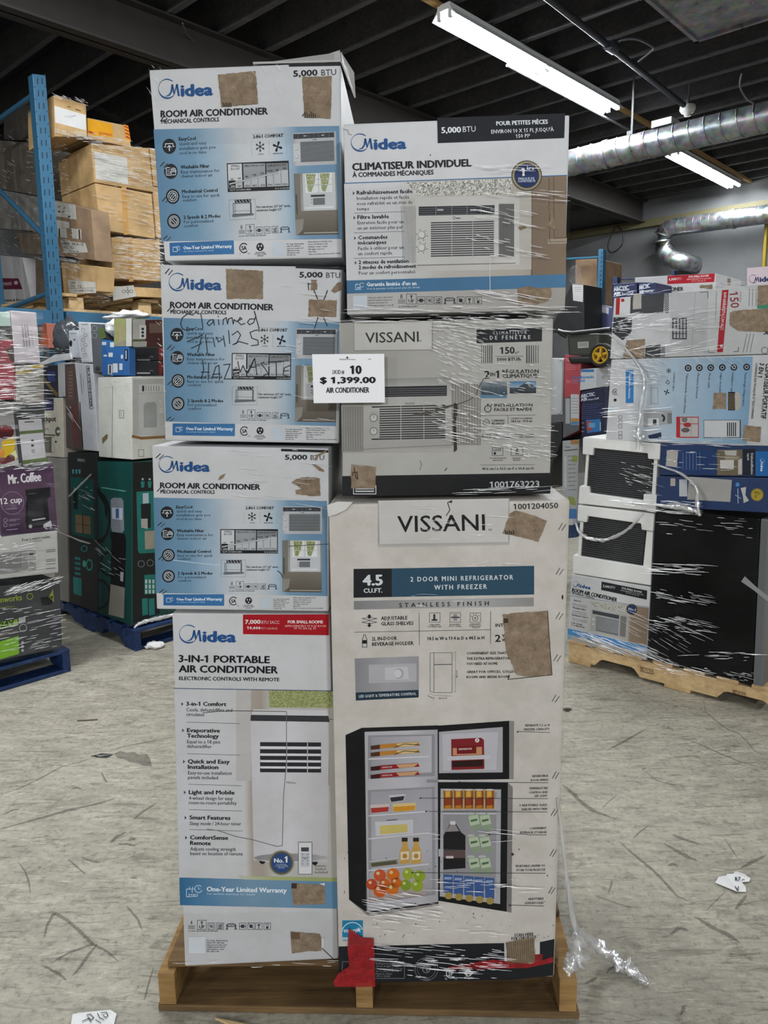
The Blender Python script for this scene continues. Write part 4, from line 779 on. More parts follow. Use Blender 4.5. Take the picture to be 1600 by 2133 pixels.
A.rect(660, 738, 672, 770, '#33353a', 3); A.disc(667, 774, 20, '#33353a', 3, 6); A.rect(784, 738, 806, 754, '#8c8d8f', 3); A.rect(770, 754, 822, 762, '#33353a', 3); A.rect(784, 764, 806, 778, '#8c8d8f', 3); A.ring(918, 762, 17, 3, '#33353a'); A.disc(918, 762, 5, '#33353a', 3); [A.disc(918 + 26 * math.cos(q), 762 + 26 * math.sin(q), 3, '#33353a', 3, n=8) for q in (3.6, 4.3, 5., 5.7)]
A.line(((640, 978), (664, 976), (664, 1222), (640, 1214), (640, 978)), 3, '#6c6e71'); A.frame(664, 976, 776, 1222, 3, '#6c6e71'); A.line(((664, 1050), (776, 1048)), 5, '#55575a'); A.line(((797, 972), (797, 1216)), 2, '#77797b'); A.line(((784, 972), (800, 972)), 2, '#77797b'); A.line(((784, 1217), (800, 1217)), 2, '#77797b'); A.T('44.5 in H', 809, 1130, 809, 9, INKD, .5, 1085); A.line(((664, 1240), (776, 1244)), 2, '#77797b'); A.line(((636, 1226), (660, 1238)), 2, '#77797b'); A.T('18.5 in W', 693, 1262, 745, 9, INKD, .5, 1260); A.T('19.4 in D', 622, 1245, 664, 9, INKD, .5, 1262)
for x, y in ((1445, 195), (1430, 470), (1428, 745), (1415, 1005), (1405, 1255)): A.line(((x - 12, y + 22), (x + 12, y - 18)), 4, '#4a4743', 3); A.line(((x + 8, y + 26), (x + 32, y - 10)), 4, '#4a4743', 3)
for k, (y, q) in enumerate(((1730, 240), (1960, 470), (2210, 710), (2440, 950))): A.line(((1395 - 8 * k, y + 20), (1418 - 8 * k, y - 20)), 4, '#4a4743', 3); A.line(((1412 - 8 * k, y + 24), (1435 - 8 * k, y - 14)), 4, '#4a4743', 3)
A.line(((772, 38), (748, 50), (762, 95), (740, 130)), 5, '#2a2825', 6); A.poly(((752, 44), (778, 36), (772, 54)), '#2a2825', 6); A.disc(1457, 633, 5, '#4a1512', 5, 15); A.disc(703, 527, 3, '#4a1512', 6, 15)
for t, y, x0, x1, t2, x2, x3, ly, lx in (('SEPARATE 1.2 cu. ft', 157, 1226, 1378, 'FREEZER CAPACITY', 1220, 1378, 192, 1180), ('REVERSIBLE', 470, 1272, 1368, 'DOOR SWING', 1262, 1368, 502, 820), ('TEMPERATURE', 546, 1252, 1366, 'CONTROL AND', 1250, 1366, 600, 580), ('3 ADJUSTABLE GLASS', 650, 1192, 1362, 'SHELVES WITH TRIM', 1205, 1362, 682, 615), ('CONVENIENT', 793, 1255, 1358, 'BEVERAGE STORAGE', 1195, 1358, 824, 1005), ('VEGETABLE CRISPER TO', 1025, 1166, 1350, 'STORE YOUR PRODUCE', 1172, 1350, 1060, 530), ('ADJUSTABLE', 1228, 1246, 1340, 'LEVELING LEGS', 1226, 1340, 1262, 1130)):
    A.T(t, x0, Y9(y), x1, 13, INKD, .7, Y9(y - 3)); A.T(t2, x2, Y9(y + 25), x3, 13, INKD, .7, Y9(y + 22)); A.line(((lx, Y9(ly - (6 if lx > 1000 else 4))), (x3, Y9(ly))), 2.5, '#33353a', 24); A.disc(lx, Y9(ly - 4), 5, '#26282b', 24, n=8)
A.T('LED LIGHT', 1285, Y9(592), 1364, 13, INKD, .7, Y9(590))
rr = random.Random(5)
for k in range(70): x, y = rr.uniform(95, 1400), Y9(rr.uniform(830, 1480)); A.disc(x, y, rr.uniform(1.2, 4), '#3a322b', 5, rr.uniform(1.2, 5), 7)
A.end()
A.begin('brand_sign', fp); A.grad(((318, 38), (1130, 24), (1130, 312), (318, 326)), ((0, '#b2aea9'), (.85, '#9b9793'), (1, '#b7b3ae')), 1, True); A.poly(((324, 38), (1122, 26), (1122, 293), (328, 306)), '#c8c5c1', 2); A.T('VISSANI', 440, 232, 978, 98, '#17181a', .35, 220, l=4); A.T('TM', 998, 224, 1020, 12, '#33353a', .5, l=4); A.end()
A.begin('title_band', fp); A.poly(((168, 459), (403, 456), (403, 632), (168, 637)), '#1c1e21', 1); A.poly(((402, 456), (1282, 440), (1282, 617), (402, 632)), '#2c4c60', 1)
for t, x, y, x1, h, b, y1 in (('4.5', 228, 560, 345, 62, 1.6, 557), ('CU.FT.', 231, 606, 345, 26, 1.2, 604), ('2 DOOR MINI REFRIGERATOR', 520, 537, 1152, 28, .9, 524), ('WITH FREEZER', 666, 587, 990, 28, .9, 581)): A.T(t, x, y, x1, h, '#d6dadd', b, y1, sp=1.35 if h == 28 else 1.)
A.end()
A.begin('control_picture', fp); A.grad(((175, 1012), (570, 998), (570, 1250), (182, 1272)), ((0, '#89888b'), (.5, '#a3a2a5'), (1, '#97969a')), 1); A.poly(((262, 1050), (556, 1042), (556, 1155), (262, 1164)), '#b1b0b3', 2); A.poly(((362, 1068), (500, 1062), (510, 1140), (362, 1144)), '#c2c1c4', 3); A.disc(445, 1105, 32, '#a5a4a7', 4); A.disc(440, 1105, 25, '#cdccce', 5); A.poly(((180, 1222), (569, 1205), (569, 1252), (182, 1271)), '#1f3442', 3); A.T('LED LIGHT & TEMPERATURE CONTROL', 202, 1253, 554, 16, '#cfd4d8', .7, 1236, l=5); A.end()
# the open fridge, drawn in its own frame
A = Art(PF, F9); A.begin('fridge_picture', fp)
A.poly(((118, 210), (220, 165), (248, 1305), (140, 1225)), '#101113', 2); A.poly(((215, 166), (690, 150), (692, 1250), (250, 1308)), '#17181a', 2)
A.grad(((236, 190), (686, 176), (690, 1240), (252, 1300)), ((0, '#b1afb3'), (.6, '#bdbbc0'), (1, '#a5a3a8')), 3)
A.poly(((256, 212), (668, 205), (668, 462), (258, 480)), '#8f8d92', 4); A.grad(((278, 222), (650, 214), (650, 440), (278, 460)), ((0, '#9a989d'), (1, '#b8b6bb')), 5)
A.poly(((256, 550), (668, 528), (672, 1195), (262, 1250)), '#908e93', 4); A.grad(((275, 560), (650, 540), (654, 1180), (280, 1235)), ((0, '#a09ea3'), (.5, '#b3b1b6'), (1, '#9c9a9f')), 5, True)
for y, y1 in ((358, 342), (708, 680), (850, 812), (1045, 1005)): A.line(((262, y), (632, y1)), 7, '#d2d0d4', 7)
for y in (262, 305): A.poly(((330, y + 5), (565, y - 12), (575, y + 12), (330, y + 32)), '#b57b34', 8); A.poly(((272, y + 14), (330, y + 6), (330, y + 34), (275, y + 38)), '#4a2d20', 8); A.poly(((430, y), (570, y - 10), (540, y + 14), (450, y + 20)), '#d0b67a', 9); A.line(((420, y + 24), (480, y + 2), (575, y + 8)), 4, '#2c241c', 10)
for y in (392, 442): A.poly(((330, y + 5), (565, y - 12), (575, y + 12), (330, y + 32)), '#8d2026', 8); A.poly(((272, y + 14), (330, y + 6), (330, y + 34), (275, y + 38)), '#3c1516', 8); A.poly(((430, y), (570, y - 10), (540, y + 14), (450, y + 20)), '#c59a72', 9); A.T('PEPPERONI', 345, y + 22, 405, 9, '#e0d0c8', .4, y + 17, l=10)
A.poly(((385, 580), (490, 572), (478, 615), (398, 625)), '#c3c2c6', 8); A.poly(((392, 595), (482, 585), (474, 612), (400, 622)), '#2f2e33', 9)
A.poly(((270, 640), (390, 632), (385, 680), (275, 692)), '#cbb9b6', 8); A.poly(((274, 660), (386, 652), (382, 680), (278, 690)), '#a8342c', 9); A.poly(((408, 632), (552, 626), (548, 672), (412, 684)), '#d4bc84', 8); A.poly(((412, 652), (548, 644), (544, 672), (415, 682)), '#cf8f25', 9)
A.poly(((300, 745), (535, 730), (535, 815), (305, 832)), '#c6c5c9', 8); A.poly(((330, 768), (500, 758), (500, 808), (332, 822)), '#c9b86a', 9); A.line(((372, 735), (436, 730)), 5, '#4d4c50', 10)
for x in (484, 554): A.poly(((x - 18, 845), (x + 16, 842), (x + 14, 880), (x + 32, 930), (x + 30, 1000), (x - 32, 1006), (x - 32, 935), (x - 14, 885)), '#c39a50', 9); A.rect(x - 19, 842, x + 17, 866, '#2b2418', 10); A.poly(((x - 26, 930), (x + 26, 926), (x + 24, 975), (x - 26, 980)), '#d9cfb0', 10); A.disc(x, 955, 15, '#b4803c', 11)
A.poly(((268, 985), (440, 965), (445, 1005), (272, 1028)), '#8e8d88', 8); A.poly(((275, 1000), (430, 982), (436, 1004), (280, 1022)), '#55523c', 9); A.line(((265, 990), (440, 968)), 5, '#d0cfd3', 10)
A.poly(((266, 1060), (612, 1030), (612, 1195), (270, 1240)), '#a9a4a4', 7)
for x, y, r, c in ((330, 1075, 38, '#c0532f'), (412, 1070, 40, '#cf6a1e'), (280, 1130, 34, '#b24628'), (360, 1130, 36, '#c75f22'), (430, 1120, 34, '#cc651f'), (330, 1170, 40, '#c85a1e'), (408, 1160, 38, '#d0701f'), (505, 1065, 36, '#93a832'), (575, 1080, 36, '#8aa02e'), (490, 1135, 34, '#7f962b'), (560, 1140, 36, '#8fa431')): A.disc(x, y, r, c, 9); A.disc(x - r * .3, y - r * .35, r * .28, '#e0b88a' if c[1] in 'bc' else '#c3cf86', 10)
A.poly(((268, 1160), (612, 1120), (612, 1195), (272, 1238)), '#a89c98', 8)
A.poly(((690, 152), (1128, 122), (1128, 482), (690, 488)), '#121315', 3); A.poly(((1128, 122), (1158, 124), (1155, 484), (1128, 482)), '#8b8784', 3)
A.poly(((695, 190), (1088, 160), (1088, 440), (695, 445)), '#aaa8ac', 4); A.poly(((715, 205), (1060, 190), (1048, 425), (720, 430)), '#bbb9be', 5)
A.poly(((770, 235), (955, 226), (972, 240), (975, 418), (772, 425)), '#7c2024', 7); A.poly(((780, 290), (960, 282), (960, 330), (780, 335)), '#c58c66', 8); A.poly(((805, 280), (925, 274), (925, 322), (805, 326)), '#6d1519', 9); A.T('PEPPERONI', 818, 302, 896, 11, '#e6d8d2', .8, 298, l=11); A.disc(930, 242, 13, '#e0dcd6', 9); A.T('3', 924, 248, 935, 12, '#55151a', .8, l=11); A.poly(((775, 372), (965, 362), (965, 402), (776, 408)), '#2a1513', 8); A.poly(((745, 340), (1012, 330), (1012, 356), (745, 366)), '#c6c4c9', 10)
A.rect(618, 484, 690, 503, '#8d8b8e', 6); A.line(((690, 488), (1150, 494)), 6, '#c9c7ca', 7)
A.poly(((690, 500), (1120, 502), (1112, 1300), (690, 1232)), '#131416', 3); A.poly(((1120, 504), (1150, 532), (1142, 1306), (1112, 1300)), '#7d7875', 3)
A.poly(((705, 540), (1078, 545), (1072, 1252), (700, 1205)), '#a9a7ab', 4); A.poly(((722, 560), (1050, 560), (1044, 1235), (720, 1195)), '#929094', 5)
for k in range(5): x = 722 + 64 * k; A.rect(x, 545, x + 58, 665, '#b57a28', 7); A.rect(x + 3, 552, x + 10, 660, '#8a4f1c', 8); A.rect(x + 44, 552, x + 56, 660, '#93561e', 8); A.poly(((x + 4, 600), (x + 54, 592), (x + 54, 640), (x + 4, 646)), '#8c3a22', 8); A.rect(x + 14, 556, x + 40, 590, '#d0a848', 9); A.disc(x + 29, 547, 28, '#c3c1be', 9, 6)
A.rect(712, 600, 1056, 672, (.42, .4, .4, 1), 6)
A.rect(722, 690, 1048, 698, '#c6c4c8', 7); A.poly(((760, 760), (800, 758), (832, 810), (858, 830), (858, 1030), (722, 1040), (722, 830)), '#1d1b1e', 7); A.rect(764, 740, 796, 762, '#d2d0d3', 8); A.poly(((764, 762), (796, 762), (820, 802), (735, 806)), '#8f8a88', 8); A.rect(724, 922, 858, 968, '#5d4a48', 8); A.rect(738, 955, 784, 970, '#c9bfbf', 9); A.poly(((692, 912), (860, 918), (858, 968), (692, 958)), (.45, .44, .46, 1), 7)
for y in (690, 825, 955):
    for x, t in ((868, 4), (938, 0)): A.poly(((x, y + t), (x + 52, y - 6 + t), (x + 92, y + 100), (x + 40, y + 116), (x + 6, y + 50)), '#8a9a80', 8); A.poly(((x + 8, y + 20), (x + 66, y + 10), (x + 80, y + 66), (x + 20, y + 78)), '#b2bfa4', 9); A.disc(x + 24, y + 4, 24, '#b4b3b1', 9, 9); A.poly(((x + 20, y + 42), (x + 62, y + 34), (x + 64, y + 46), (x + 24, y + 56)), '#4d6a4a', 10)
for k in range(5): x = 722 + 64 * k; A.poly(((x, 1068 + 5 * k), (x + 58, 1072 + 5 * k), (x + 58, 1190 + 8 * k), (x, 1180 + 8 * k)), '#3c5a92', 8); A.rect(x + 6, 1085 + 5 * k, x + 50, 1100 + 5 * k, '#8fa2c3', 9); A.disc(x + 32, 1200 + 8 * k, 24, '#a08a4a', 9, 22)
A.poly(((715, 1150), (1048, 1165), (1044, 1235), (718, 1195)), (.42, .42, .43, 1), 7)
A.disc(1148, 945, 9, '#3c3836', 8); A.poly(((140, 1225), (250, 1308), (690, 1250), (700, 1260), (260, 1330)), '#8f8b87', 1); A.end()
A = Art(PF, F10)
A.begin('base_band', fp); A.poly(((60, 262), (870, 245), (1048, 240), (1118, 225), (1112, 405), (900, 425), (60, 443)), '#1d1f22', 1)
A.frame(78, 336, 382, 418, 2.5, '#7a7c7f'); [A.T(t, 242, y, x, 8, '#8c8e91', .3) for t, y, x in (('Refrigerator 4.5 cu.ft', 349, 370), ('Gross weight 78 lb', 361, 350), ('Dimensions 51 x 55 x 119 cm', 373, 372), ('20.1 x 21.7 x 46.9 in', 386, 355), ('Made in China', 399, 322), ('UPC 6 12345', 411, 312))]
A.ring(490, 372, 56, 2.5, '#77797c', 3); A.ring(490, 372, 44, 2, '#77797c', 3); A.ring(490, 372, 18, 5, '#6d6f72', 3); A.T('1', 484, 384, 497, 22, '#77797c', .5); A.T('YEAR', 472, 426, 506, 8, '#77797c', .4)
csa(A, 610, 394, 22, '#c3c5c7', 'SP'); c = '#c3c5c7'
for k in range(3): t = math.radians(120 * k - 90); x, y = 698 + 14 * math.cos(t), 392 + 12 * math.sin(t); A.line(((x - 10 * math.sin(t) - 4, y + 9 * math.cos(t)), (x + 9 * math.sin(t), y - 8 * math.cos(t))), 8, c); A.poly([(x + 9 * math.sin(t) + 9 * math.cos(t + q), y - 8 * math.cos(t) + 9 * math.sin(t + q)) for q in (0, 2.1, 4.2)], c, 3)
A.T('Recycle', 677, 420, 721, 10, c, .8); A.T('C', 580, 424, 590, 10, c, .4); A.end()
A.begin('energy_mark', fp); A.rect(78, 134, 179, 234, '#1f7fa8', 1); A.ring(128, 196, 52, 4, '#d5dde2', 2, 190, 340); A.T('energy', 84, 192, 150, 22, '#dbe4ea', .6, l=4); A.T('ENERGY STAR', 80, 230, 176, 14, '#dbe4ea', .9, l=4); A.poly([(158 + (16 if k % 2 == 0 else 6) * math.cos(.628 * k - 1.57), 180 + (16 if k % 2 == 0 else 6) * math.sin(.628 * k - 1.57)) for k in range(10)], '#dbe4ea', 3); A.end()
A.begin('scan_label', fp); A.T('SCAN HERE', 922, 214, 1015, 15, INKD, .7, 208); A.T('FOR CHECKOUT', 908, 231, 1030, 15, INKD, .7, 224); A.rect(872, 238, 1046, 352, '#c9c7c4', 2, 0, -.03); A.end()
REDT = bpy.data.materials.new('red_packing_tape'); REDT.use_nodes = True; t_ = REDT.node_tree; p_ = t_.nodes['Principled BSDF']; n_ = nz(t_, pos(t_), 40, 4); t_.links.new(ramp(t_, n_, [(.3, hexc('#7c0d14')), (.7, hexc('#b01822'))]), p_.inputs['Base Color']); p_.inputs['Roughness'].default_value = .3; p_.inputs['Alpha'].default_value = .9; bump(t_, p_, n_, .8, .01)
for pts, l in ((((110, 165), (178, 212), (232, 214), (236, 300), (240, 450), (140, 452), (42, 450), (36, 425), (60, 385), (112, 350), (104, 262)), 12), (((810, 325), (1000, 345), (1110, 310), (1112, 338), (980, 366), (590, 372), (600, 360)), 11), (((1020, 300), (1060, 296), (1058, 350), (1020, 352)), 13)):
    A.begin('red_tape', c7, [REDT]); A.mb.face([A.at(x, y, l) + PF.n * (.004 if l == 12 else 0) for x, y in pts]); A.end()
tp = Art(PF, F10).torn([(878, 242), (950, 226), (1020, 220), (1024, 340), (888, 348)], 'torn_patch', c7, 17, 2)
CORR = plain('exposed_corrugation', '#6f5e45', .9, 0, .15, 20)
A.begin('corrugation', tp, [CORR]); [A.mb.tube((A.at(884 + 10.5 * k, 241 - k * 1.5, 10), A.at(892 + 10.2 * k, 344 - k * .5, 10)), .0012, 6) for k in range(13)]; A.end()
A = Art(PF, F8); A.torn([(1130, 120), (1168, 98), (1280, 128), (1362, 162), (1308, 292), (1200, 262), (1085, 240)], 'torn_patch', c7, 18, 2.5); A.torn([(1086, 740), (1200, 728), (1364, 718), (1378, 900), (1392, 1110), (1260, 1125), (1175, 1112), (1110, 970)], 'torn_patch', c7, 19, 3)
A.begin('print', c7); [A.line(((1108 + 12 * k, 245), (1104 + 12 * k, 222 + 6 * (k % 2))), 7, '#2c2822', 11) for k in range(5)]; A.rect(1094, 764, 1122, 792, '#3a332b', 11); A.line(((1364, 716), (1380, 960), (1392, 1112), (1120, 1140), (1128, 1112)), 4, '#2c2822', 11); A.end()
# crushed top-left and right edges of the fridge carton
mb = MB(); q = [PF.hit(*px(F8, *p)) for p in ((5, 62), (70, 40), (165, 42), (120, 90), (60, 118), (15, 130))]; mb.face([p + PF.n * .010 for p in q]); mb.face([p + PF.n * .002 for p in q][::-1])
for i in range(6): j = (i + 1) % 6; mb.face((q[i] + PF.n * .010, q[i] + PF.n * .002, q[j] + PF.n * .002, q[j] + PF.n * .010))
mb.build('crushed_corner', board('#cfcdc9'), c7)
# ================================================================== price notice taped on the wrap
PS = facing(PF.o + PF.n * .012, 1.)
ps = empty('price_notice', PS.hit(725, 835), 'white skid and price notice taped across the junction of both carton columns', 'notice')
mb = MB(); q = [px(F5, *p) for p in ((30, 290), (475, 287), (480, 588), (40, 592))]
rows = []
for j in range(7):
    r = []
    for i in range(9):
        u, v = i / 8, j / 6; x = (q[0][0] * (1 - u) + q[1][0] * u) * (1 - v) + (q[3][0] * (1 - u) + q[2][0] * u) * v; y = (q[0][1] * (1 - u) + q[1][1] * u) * (1 - v) + (q[3][1] * (1 - u) + q[2][1] * u) * v
        r.append(PS.hit(x, y))
    rows.append(r)
mb.grid(rows, 0, False); mb.grid([[p - PS.n * .0012 for p in r] for r in rows], 0, False); mb.build('sheet', plain('white_notice_paper', '#e9e9ea', .5, 0, .03, 4), ps)
A = Art(PS, F5); A.begin('lettering', ps)
for t, x, y, x1, h, b, y1 in (('SKID#', 155, 412, 229, 24, .3, 411), ('10', 268, 411, 333, 50, 1.8, 410), ('$ 1,399.00', 82, 468, 420, 36, 2.4, 466), ('AIR CONDITIONER', 118, 528, 382, 32, .9, 526)): A.T(t, x, y, x1, h, '#101113', b, y1)
A.T('liquidationclouds.ca', 200, 325, 298, 8, '#33353a', .4); A.poly([(247 + (10 if k % 2 == 0 else 5) * math.sin(.785 * k), 311 - (9 if k % 2 == 0 else 4) * math.cos(.785 * k)) for k in range(8)], '#17181a', 3); A.line(((376, 320), (394, 320)), 3, '#77797c'); A.end()
# ================================================================== pallets and goods behind
PL1 = Plane(AB(0, -3.92), E2); PLL = Plane(AB(2.05, 0), -E1); PLR = Plane(AB(0, -3.93), E2)
PR = Plane(AB(3.545, 0), -E1); PRB = Plane(AB(3.9, 0), -E1); PB = Plane(AB(4.78, 0), -E1); PB2 = Plane(AB(6.3, 0), -E1)
_c = atz(191, 500, 2.6)
def stringer_pallet(label, a0, a1, b0, b1, mw, mx, name='wooden_pallet'):
    r = empty(name, AB((a0 + a1) / 2, (b0 + b1) / 2), label, 'pallet'); L = b1 - b0
    for a in (a0, (a0 + a1) / 2 - .02, a1 - .04):
        pr = [(0, .02), (.13, .02), (.155, .055), (.17, .062), (.30, .062), (.315, .055), (.34, .02), (.66, .02), (.685, .055), (.70, .062), (.83, .062), (.845, .055), (.87, .02), (1, .02)]
        mb = MB(); 
        for (u, z), (u1, z1) in zip(pr, pr[1:]):
            p = [AB(a, b0 + L * u, z), AB(a, b0 + L * u1, z1), AB(a, b0 + L * u1, .11), AB(a, b0 + L * u, .11)]
            mb.hexa(p, [q + E1 * .04 for q in p])
        mb.build('stringer', mw, r, merge=True)
    n = 8
    for k in range(n):
        mb = MB(); mb.box(AB(a0 - .003, b0 + (L - .1) * k / (n - 1), .1105), E1 * (a1 - a0 + .006), E2 * .1, V((0, 0, .018))); mb.build('deck_board', mx, r, .003)
    for k in (0, .5, 1):
        mb = MB(); mb.box(AB(a0, b0 + (L - .13) * k, .001), E1 * (a1 - a0), E2 * .13, V((0, 0, .0185))); mb.build('bottom_board', mx, r, .003)
    return r
stringer_pallet('chipped blue pallet under the coffee maker and microwave boxes, at the left edge', .66, 1.66, -5.12, -3.92, BLUE_P, BLUE_P)
stringer_pallet('blue pallet carrying the teal water dispenser cartons', 2.05, 3.05, -5.13, -3.93, BLUE_P, BLUE_P)
rp = stringer_pallet('pale pine pallet under the black fridge and the foam-packed air conditioners', 3.545, 4.6, -1.93, -.73, WOOD_R, WOOD_R2)
A = Art(PR, H7)
for x, y in ((600, 1752), (1262, 1918)):
    A.begin('stamp', rp); A.line(((x, y), (x + 88, y + 22), (x + 90, y + 52), (x + 2, y + 30)), 3.5, '#2a2018', 2, True); A.line(((x + 22, y + 6), (x + 24, y + 36)), 3, '#2a2018'); A.line(((x + 11, y + 8), (x + 12, y + 26)), 6, '#2a2018'); A.T('KD HT', x + 32, y + 26, x + 82, 10, '#2a2018', .6, y + 38); A.T('CA-10', x + 38, y + 41, x + 80, 8, '#2a2018', .6, y + 51); A.end()
def goods(fr, quad, plane, depth, colour, label, cat='box', group=None, name='carton_box', mat=None):
    q = [px(fr, *p) for p in quad]; r = new_carton(q, plane, depth, mat or board(colour), label, cat, group, name, .005); return r, Art(plane, fr)
def side_of(fr, a, b, plane):           # the plane of a carton's receding side, through the two ends of its front edge
    p, q = plane.hit(*px(fr, *a)), plane.hit(*px(fr, *b)); n = (p - q).cross(plane.n).normalized()
    return Plane(p, n if n.dot(ORG - p) > 0 else -n)
# ---- pallet at the left edge
r, A = goods(G5, ((-250, 1225), (532, 1150), (556, 1745), (-250, 1915)), PL1, .5, '#35373a', 'dark grey power tool carton with lime green panels, lowest at the left edge')
A.begin('printed_front', r); A.T('greenworks', -110, 1360, 195, 52, '#87953f', 1, 1322); A.ring(265, 1290, 26, 7, '#87953f'); A.poly(((360, 1300), (470, 1285), (460, 1360), (370, 1375)), '#1d1e20', 2); A.poly(((430, 1300), (470, 1225), (480, 1340)), '#8c8f45', 2)
A.poly(((0, 1520), (155, 1490), (160, 1545), (0, 1580)), '#7da32e', 1); A.T('24V', 5, 1565, 130, 42, '#1d2022', 1.2, 1535); A.poly(((0, 1690), (165, 1640), (170, 1800), (0, 1850)), '#7db52e', 1); A.poly(((165, 1480), (225, 1470), (228, 1520), (168, 1532)), '#a9abad', 1); A.ring(205, 1570, 32, 8, '#8d9492'); A.line(((0, 1640), (150, 1600)), 16, '#77706a', 2)
for k in range(3): A.disc(200, 1700 + 35 * k, 13, '#a9abad', 2)
A.T('Lawn Mower', 0, 1400, 130, 18, '#87953f', .3, 1385); A.end()
r, A = goods(G5, ((-250, 775), (510, 705), (521, 1078), (-250, 1165)), PL1, .42, '#bcbbb8', 'white microwave carton with a grey line picture and French print, beneath the purple carton')
A.begin('printed_front', r); A.T('Four à micro-ondes', 198, 800, 445, 24, '#4a4b4d', .8, 768); A.line(((262, 806), (370, 794)), 5, '#77797b')
A.poly(((-100, 915), (300, 875), (318, 890), (320, 1055), (-100, 1105)), '#8d8d8c', 1); A.poly(((-100, 935), (190, 905), (192, 1035), (-100, 1070)), '#7d7d7c', 2); A.poly(((245, 890), (315, 884), (315, 1048), (248, 1056)), '#9c9c9b', 2); A.rect(258, 908, 298, 922, '#33353a', 3, 0, -.08)
for k in range(9): A.disc(266 + 16 * (k % 3), 945 + 26 * (k // 3), 5, '#77797b', 3, n=8)
for y in (880, 895, 965, 980, 1005, 1045): A.line(((410, y), (492, y - 8)), 5, '#55575a')
for y in (885, 970, 1048): A.line(((320, y), (405, y - 6)), 2, '#8d8f91')
A.end()
r, A = goods(G5, ((10, 150), (470, 118), (510, 690), (10, 760)), PL1, .4, '#432b44', 'purple coffee maker carton with white script, standing on the microwave carton')
A.begin('printed_front', r); A.grad(((10, 150), (470, 118), (510, 690), (10, 760)), ((0, '#46304a'), (.4, '#5c4459'), (1, '#3c2a40')), 0, True)
A.T('Mr. Coffee', 78, 290, 365, 80, '#e3dfe4', 1, 262, l=4); A.ring(110, 460, 100, 4, '#9a86a0', 2); A.T('12 cup', 0, 472, 195, 52, '#e3dfe4', .8, 452, l=4); A.line(((55, 515), (150, 508)), 7, '#8f7c95')
A.poly(((220, 340), (445, 318), (450, 400), (420, 420), (440, 620), (380, 670), (240, 690), (225, 640), (230, 450), (240, 420)), '#16161a', 2); A.poly(((250, 470), (380, 455), (390, 600), (270, 620), (245, 560)), '#2b2b31', 3); A.line(((290, 612), (400, 596)), 12, '#b9b5bb', 4); A.disc(270, 668, 16, '#a7a3aa', 4); A.poly(((385, 650), (450, 615), (465, 668), (385, 678)), '#b9b5bb', 4); A.line(((250, 380), (320, 372)), 4, '#77747c', 4)
for y in (612, 655): A.ring(48, y, 16, 4, '#a893ad'); A.line(((80, y - 2), (175, y - 10)), 5, '#8f7c95'); A.line(((80, y + 9), (140, y + 4)), 4, '#8f7c95')
A.line(((60, 700), (155, 690)), 6, '#a893ad'); A.end()
r, A = goods(G8, ((-200, 1180), (205, 1168), (278, 1955), (-200, 1968)), PL1, .35, '#8f8d8b', 'grey juicer carton printed with yellow and red fruit, left of the green-striped carton')
A.begin('printed_front', r); A.poly(((155, 1190), (205, 1180), (278, 1955), (235, 1958)), '#3d3d3e', 1); A.disc(60, 1540, 112, '#4a1016', 2, 85); A.disc(70, 1500, 90, '#6e1a20', 3, 40)
A.poly(((20, 1660), (160, 1590), (195, 1680), (150, 1850), (20, 1860)), '#cfae20', 2); A.disc(10, 1800, 50, '#d08a28', 3); A.poly(((110, 1830), (190, 1760), (215, 1850), (190, 1890)), '#d5d3a4', 4); A.disc(130, 1870, 55, '#5e1018', 4, 50); A.disc(40, 1895, 70, '#6e141c', 4, 40); A.poly(((130, 1910), (220, 1880), (235, 1945), (0, 1960)), '#c3bfbd', 5); A.end()
r, A = goods(G8, ((209, 1395), (515, 1373), (582, 1920), (290, 1962)), PL1, .33, '#bfbdc0', 'white carton with two olive green stripes, above the purple carton')
A.begin('printed_front', r); A.poly(((222, 1535), (540, 1508), (545, 1545), (226, 1572)), '#56693a', 1); A.poly(((278, 1892), (578, 1852), (582, 1900), (282, 1940)), '#5d7040', 1); A.line(((308, 1418), (415, 1410)), 12, '#3d3d3f')
for y in (1645, 1705): A.rect(385, y - 10, 418, y + 14, '#2b2b2d', 2)
A.ring(410, 1775, 16, 6, '#3d3d3f'); A.end()
r, A = goods(G8, ((196, 1216), (548, 1208), (552, 1342), (200, 1366)), PL1, .3, '#37393a', 'flat charcoal carton lying on the green-striped carton')
r, A = goods(G8, ((190, 722), (538, 705), (546, 1204), (200, 1212)), PL1, .3, '#8c877c', 'grey patterned carton with a yellow strip, below the white carton with silver lettering')
A.begin('printed_front', r); A.poly(((375, 715), (535, 708), (536, 745), (378, 752)), '#b59a3c', 1); A.poly(((200, 790), (390, 770), (395, 815), (205, 832)), '#a08a42', 1); rr = random.Random(8)
for k in range(26): x, y = rr.uniform(205, 500), rr.uniform(850, 1190); A.rect(x, y, x + rr.uniform(20, 60), y + rr.uniform(5, 18), rr.choice(('#5d5a55', '#b3aea4', '#3f3d3a', '#77736a')), 1)
A.end()
r, A = goods(G8, ((-200, 705), (184, 714), (196, 1140), (-200, 1150)), PL1, .3, '#a04650', 'wide red carton in the middle of the far left stack', mat=board('#9c434e'))
A.begin('printed_front', r); [A.line(((-100, 760 + 70 * k), (150, 755 + 70 * k)), 8, '#b8737a') for k in range(5)]; A.end()
r, A = goods(G8, ((-200, 412), (160, 402), (180, 700), (-200, 702)), PL1, .3, '#8f3f49', 'red carton with a dark corner picture, stacked on the wide red carton', mat=board('#8f3f49'))
A.begin('printed_front', r); A.poly(((70, 520), (165, 480), (175, 680), (130, 660)), '#4a3d36', 1); A.end()
r, A = goods(G8, ((-200, 250), (150, 246), (160, 396), (-200, 404)), PL1, .3, '#3b3a38', 'thin black carton below the pale mint one, far left stack')
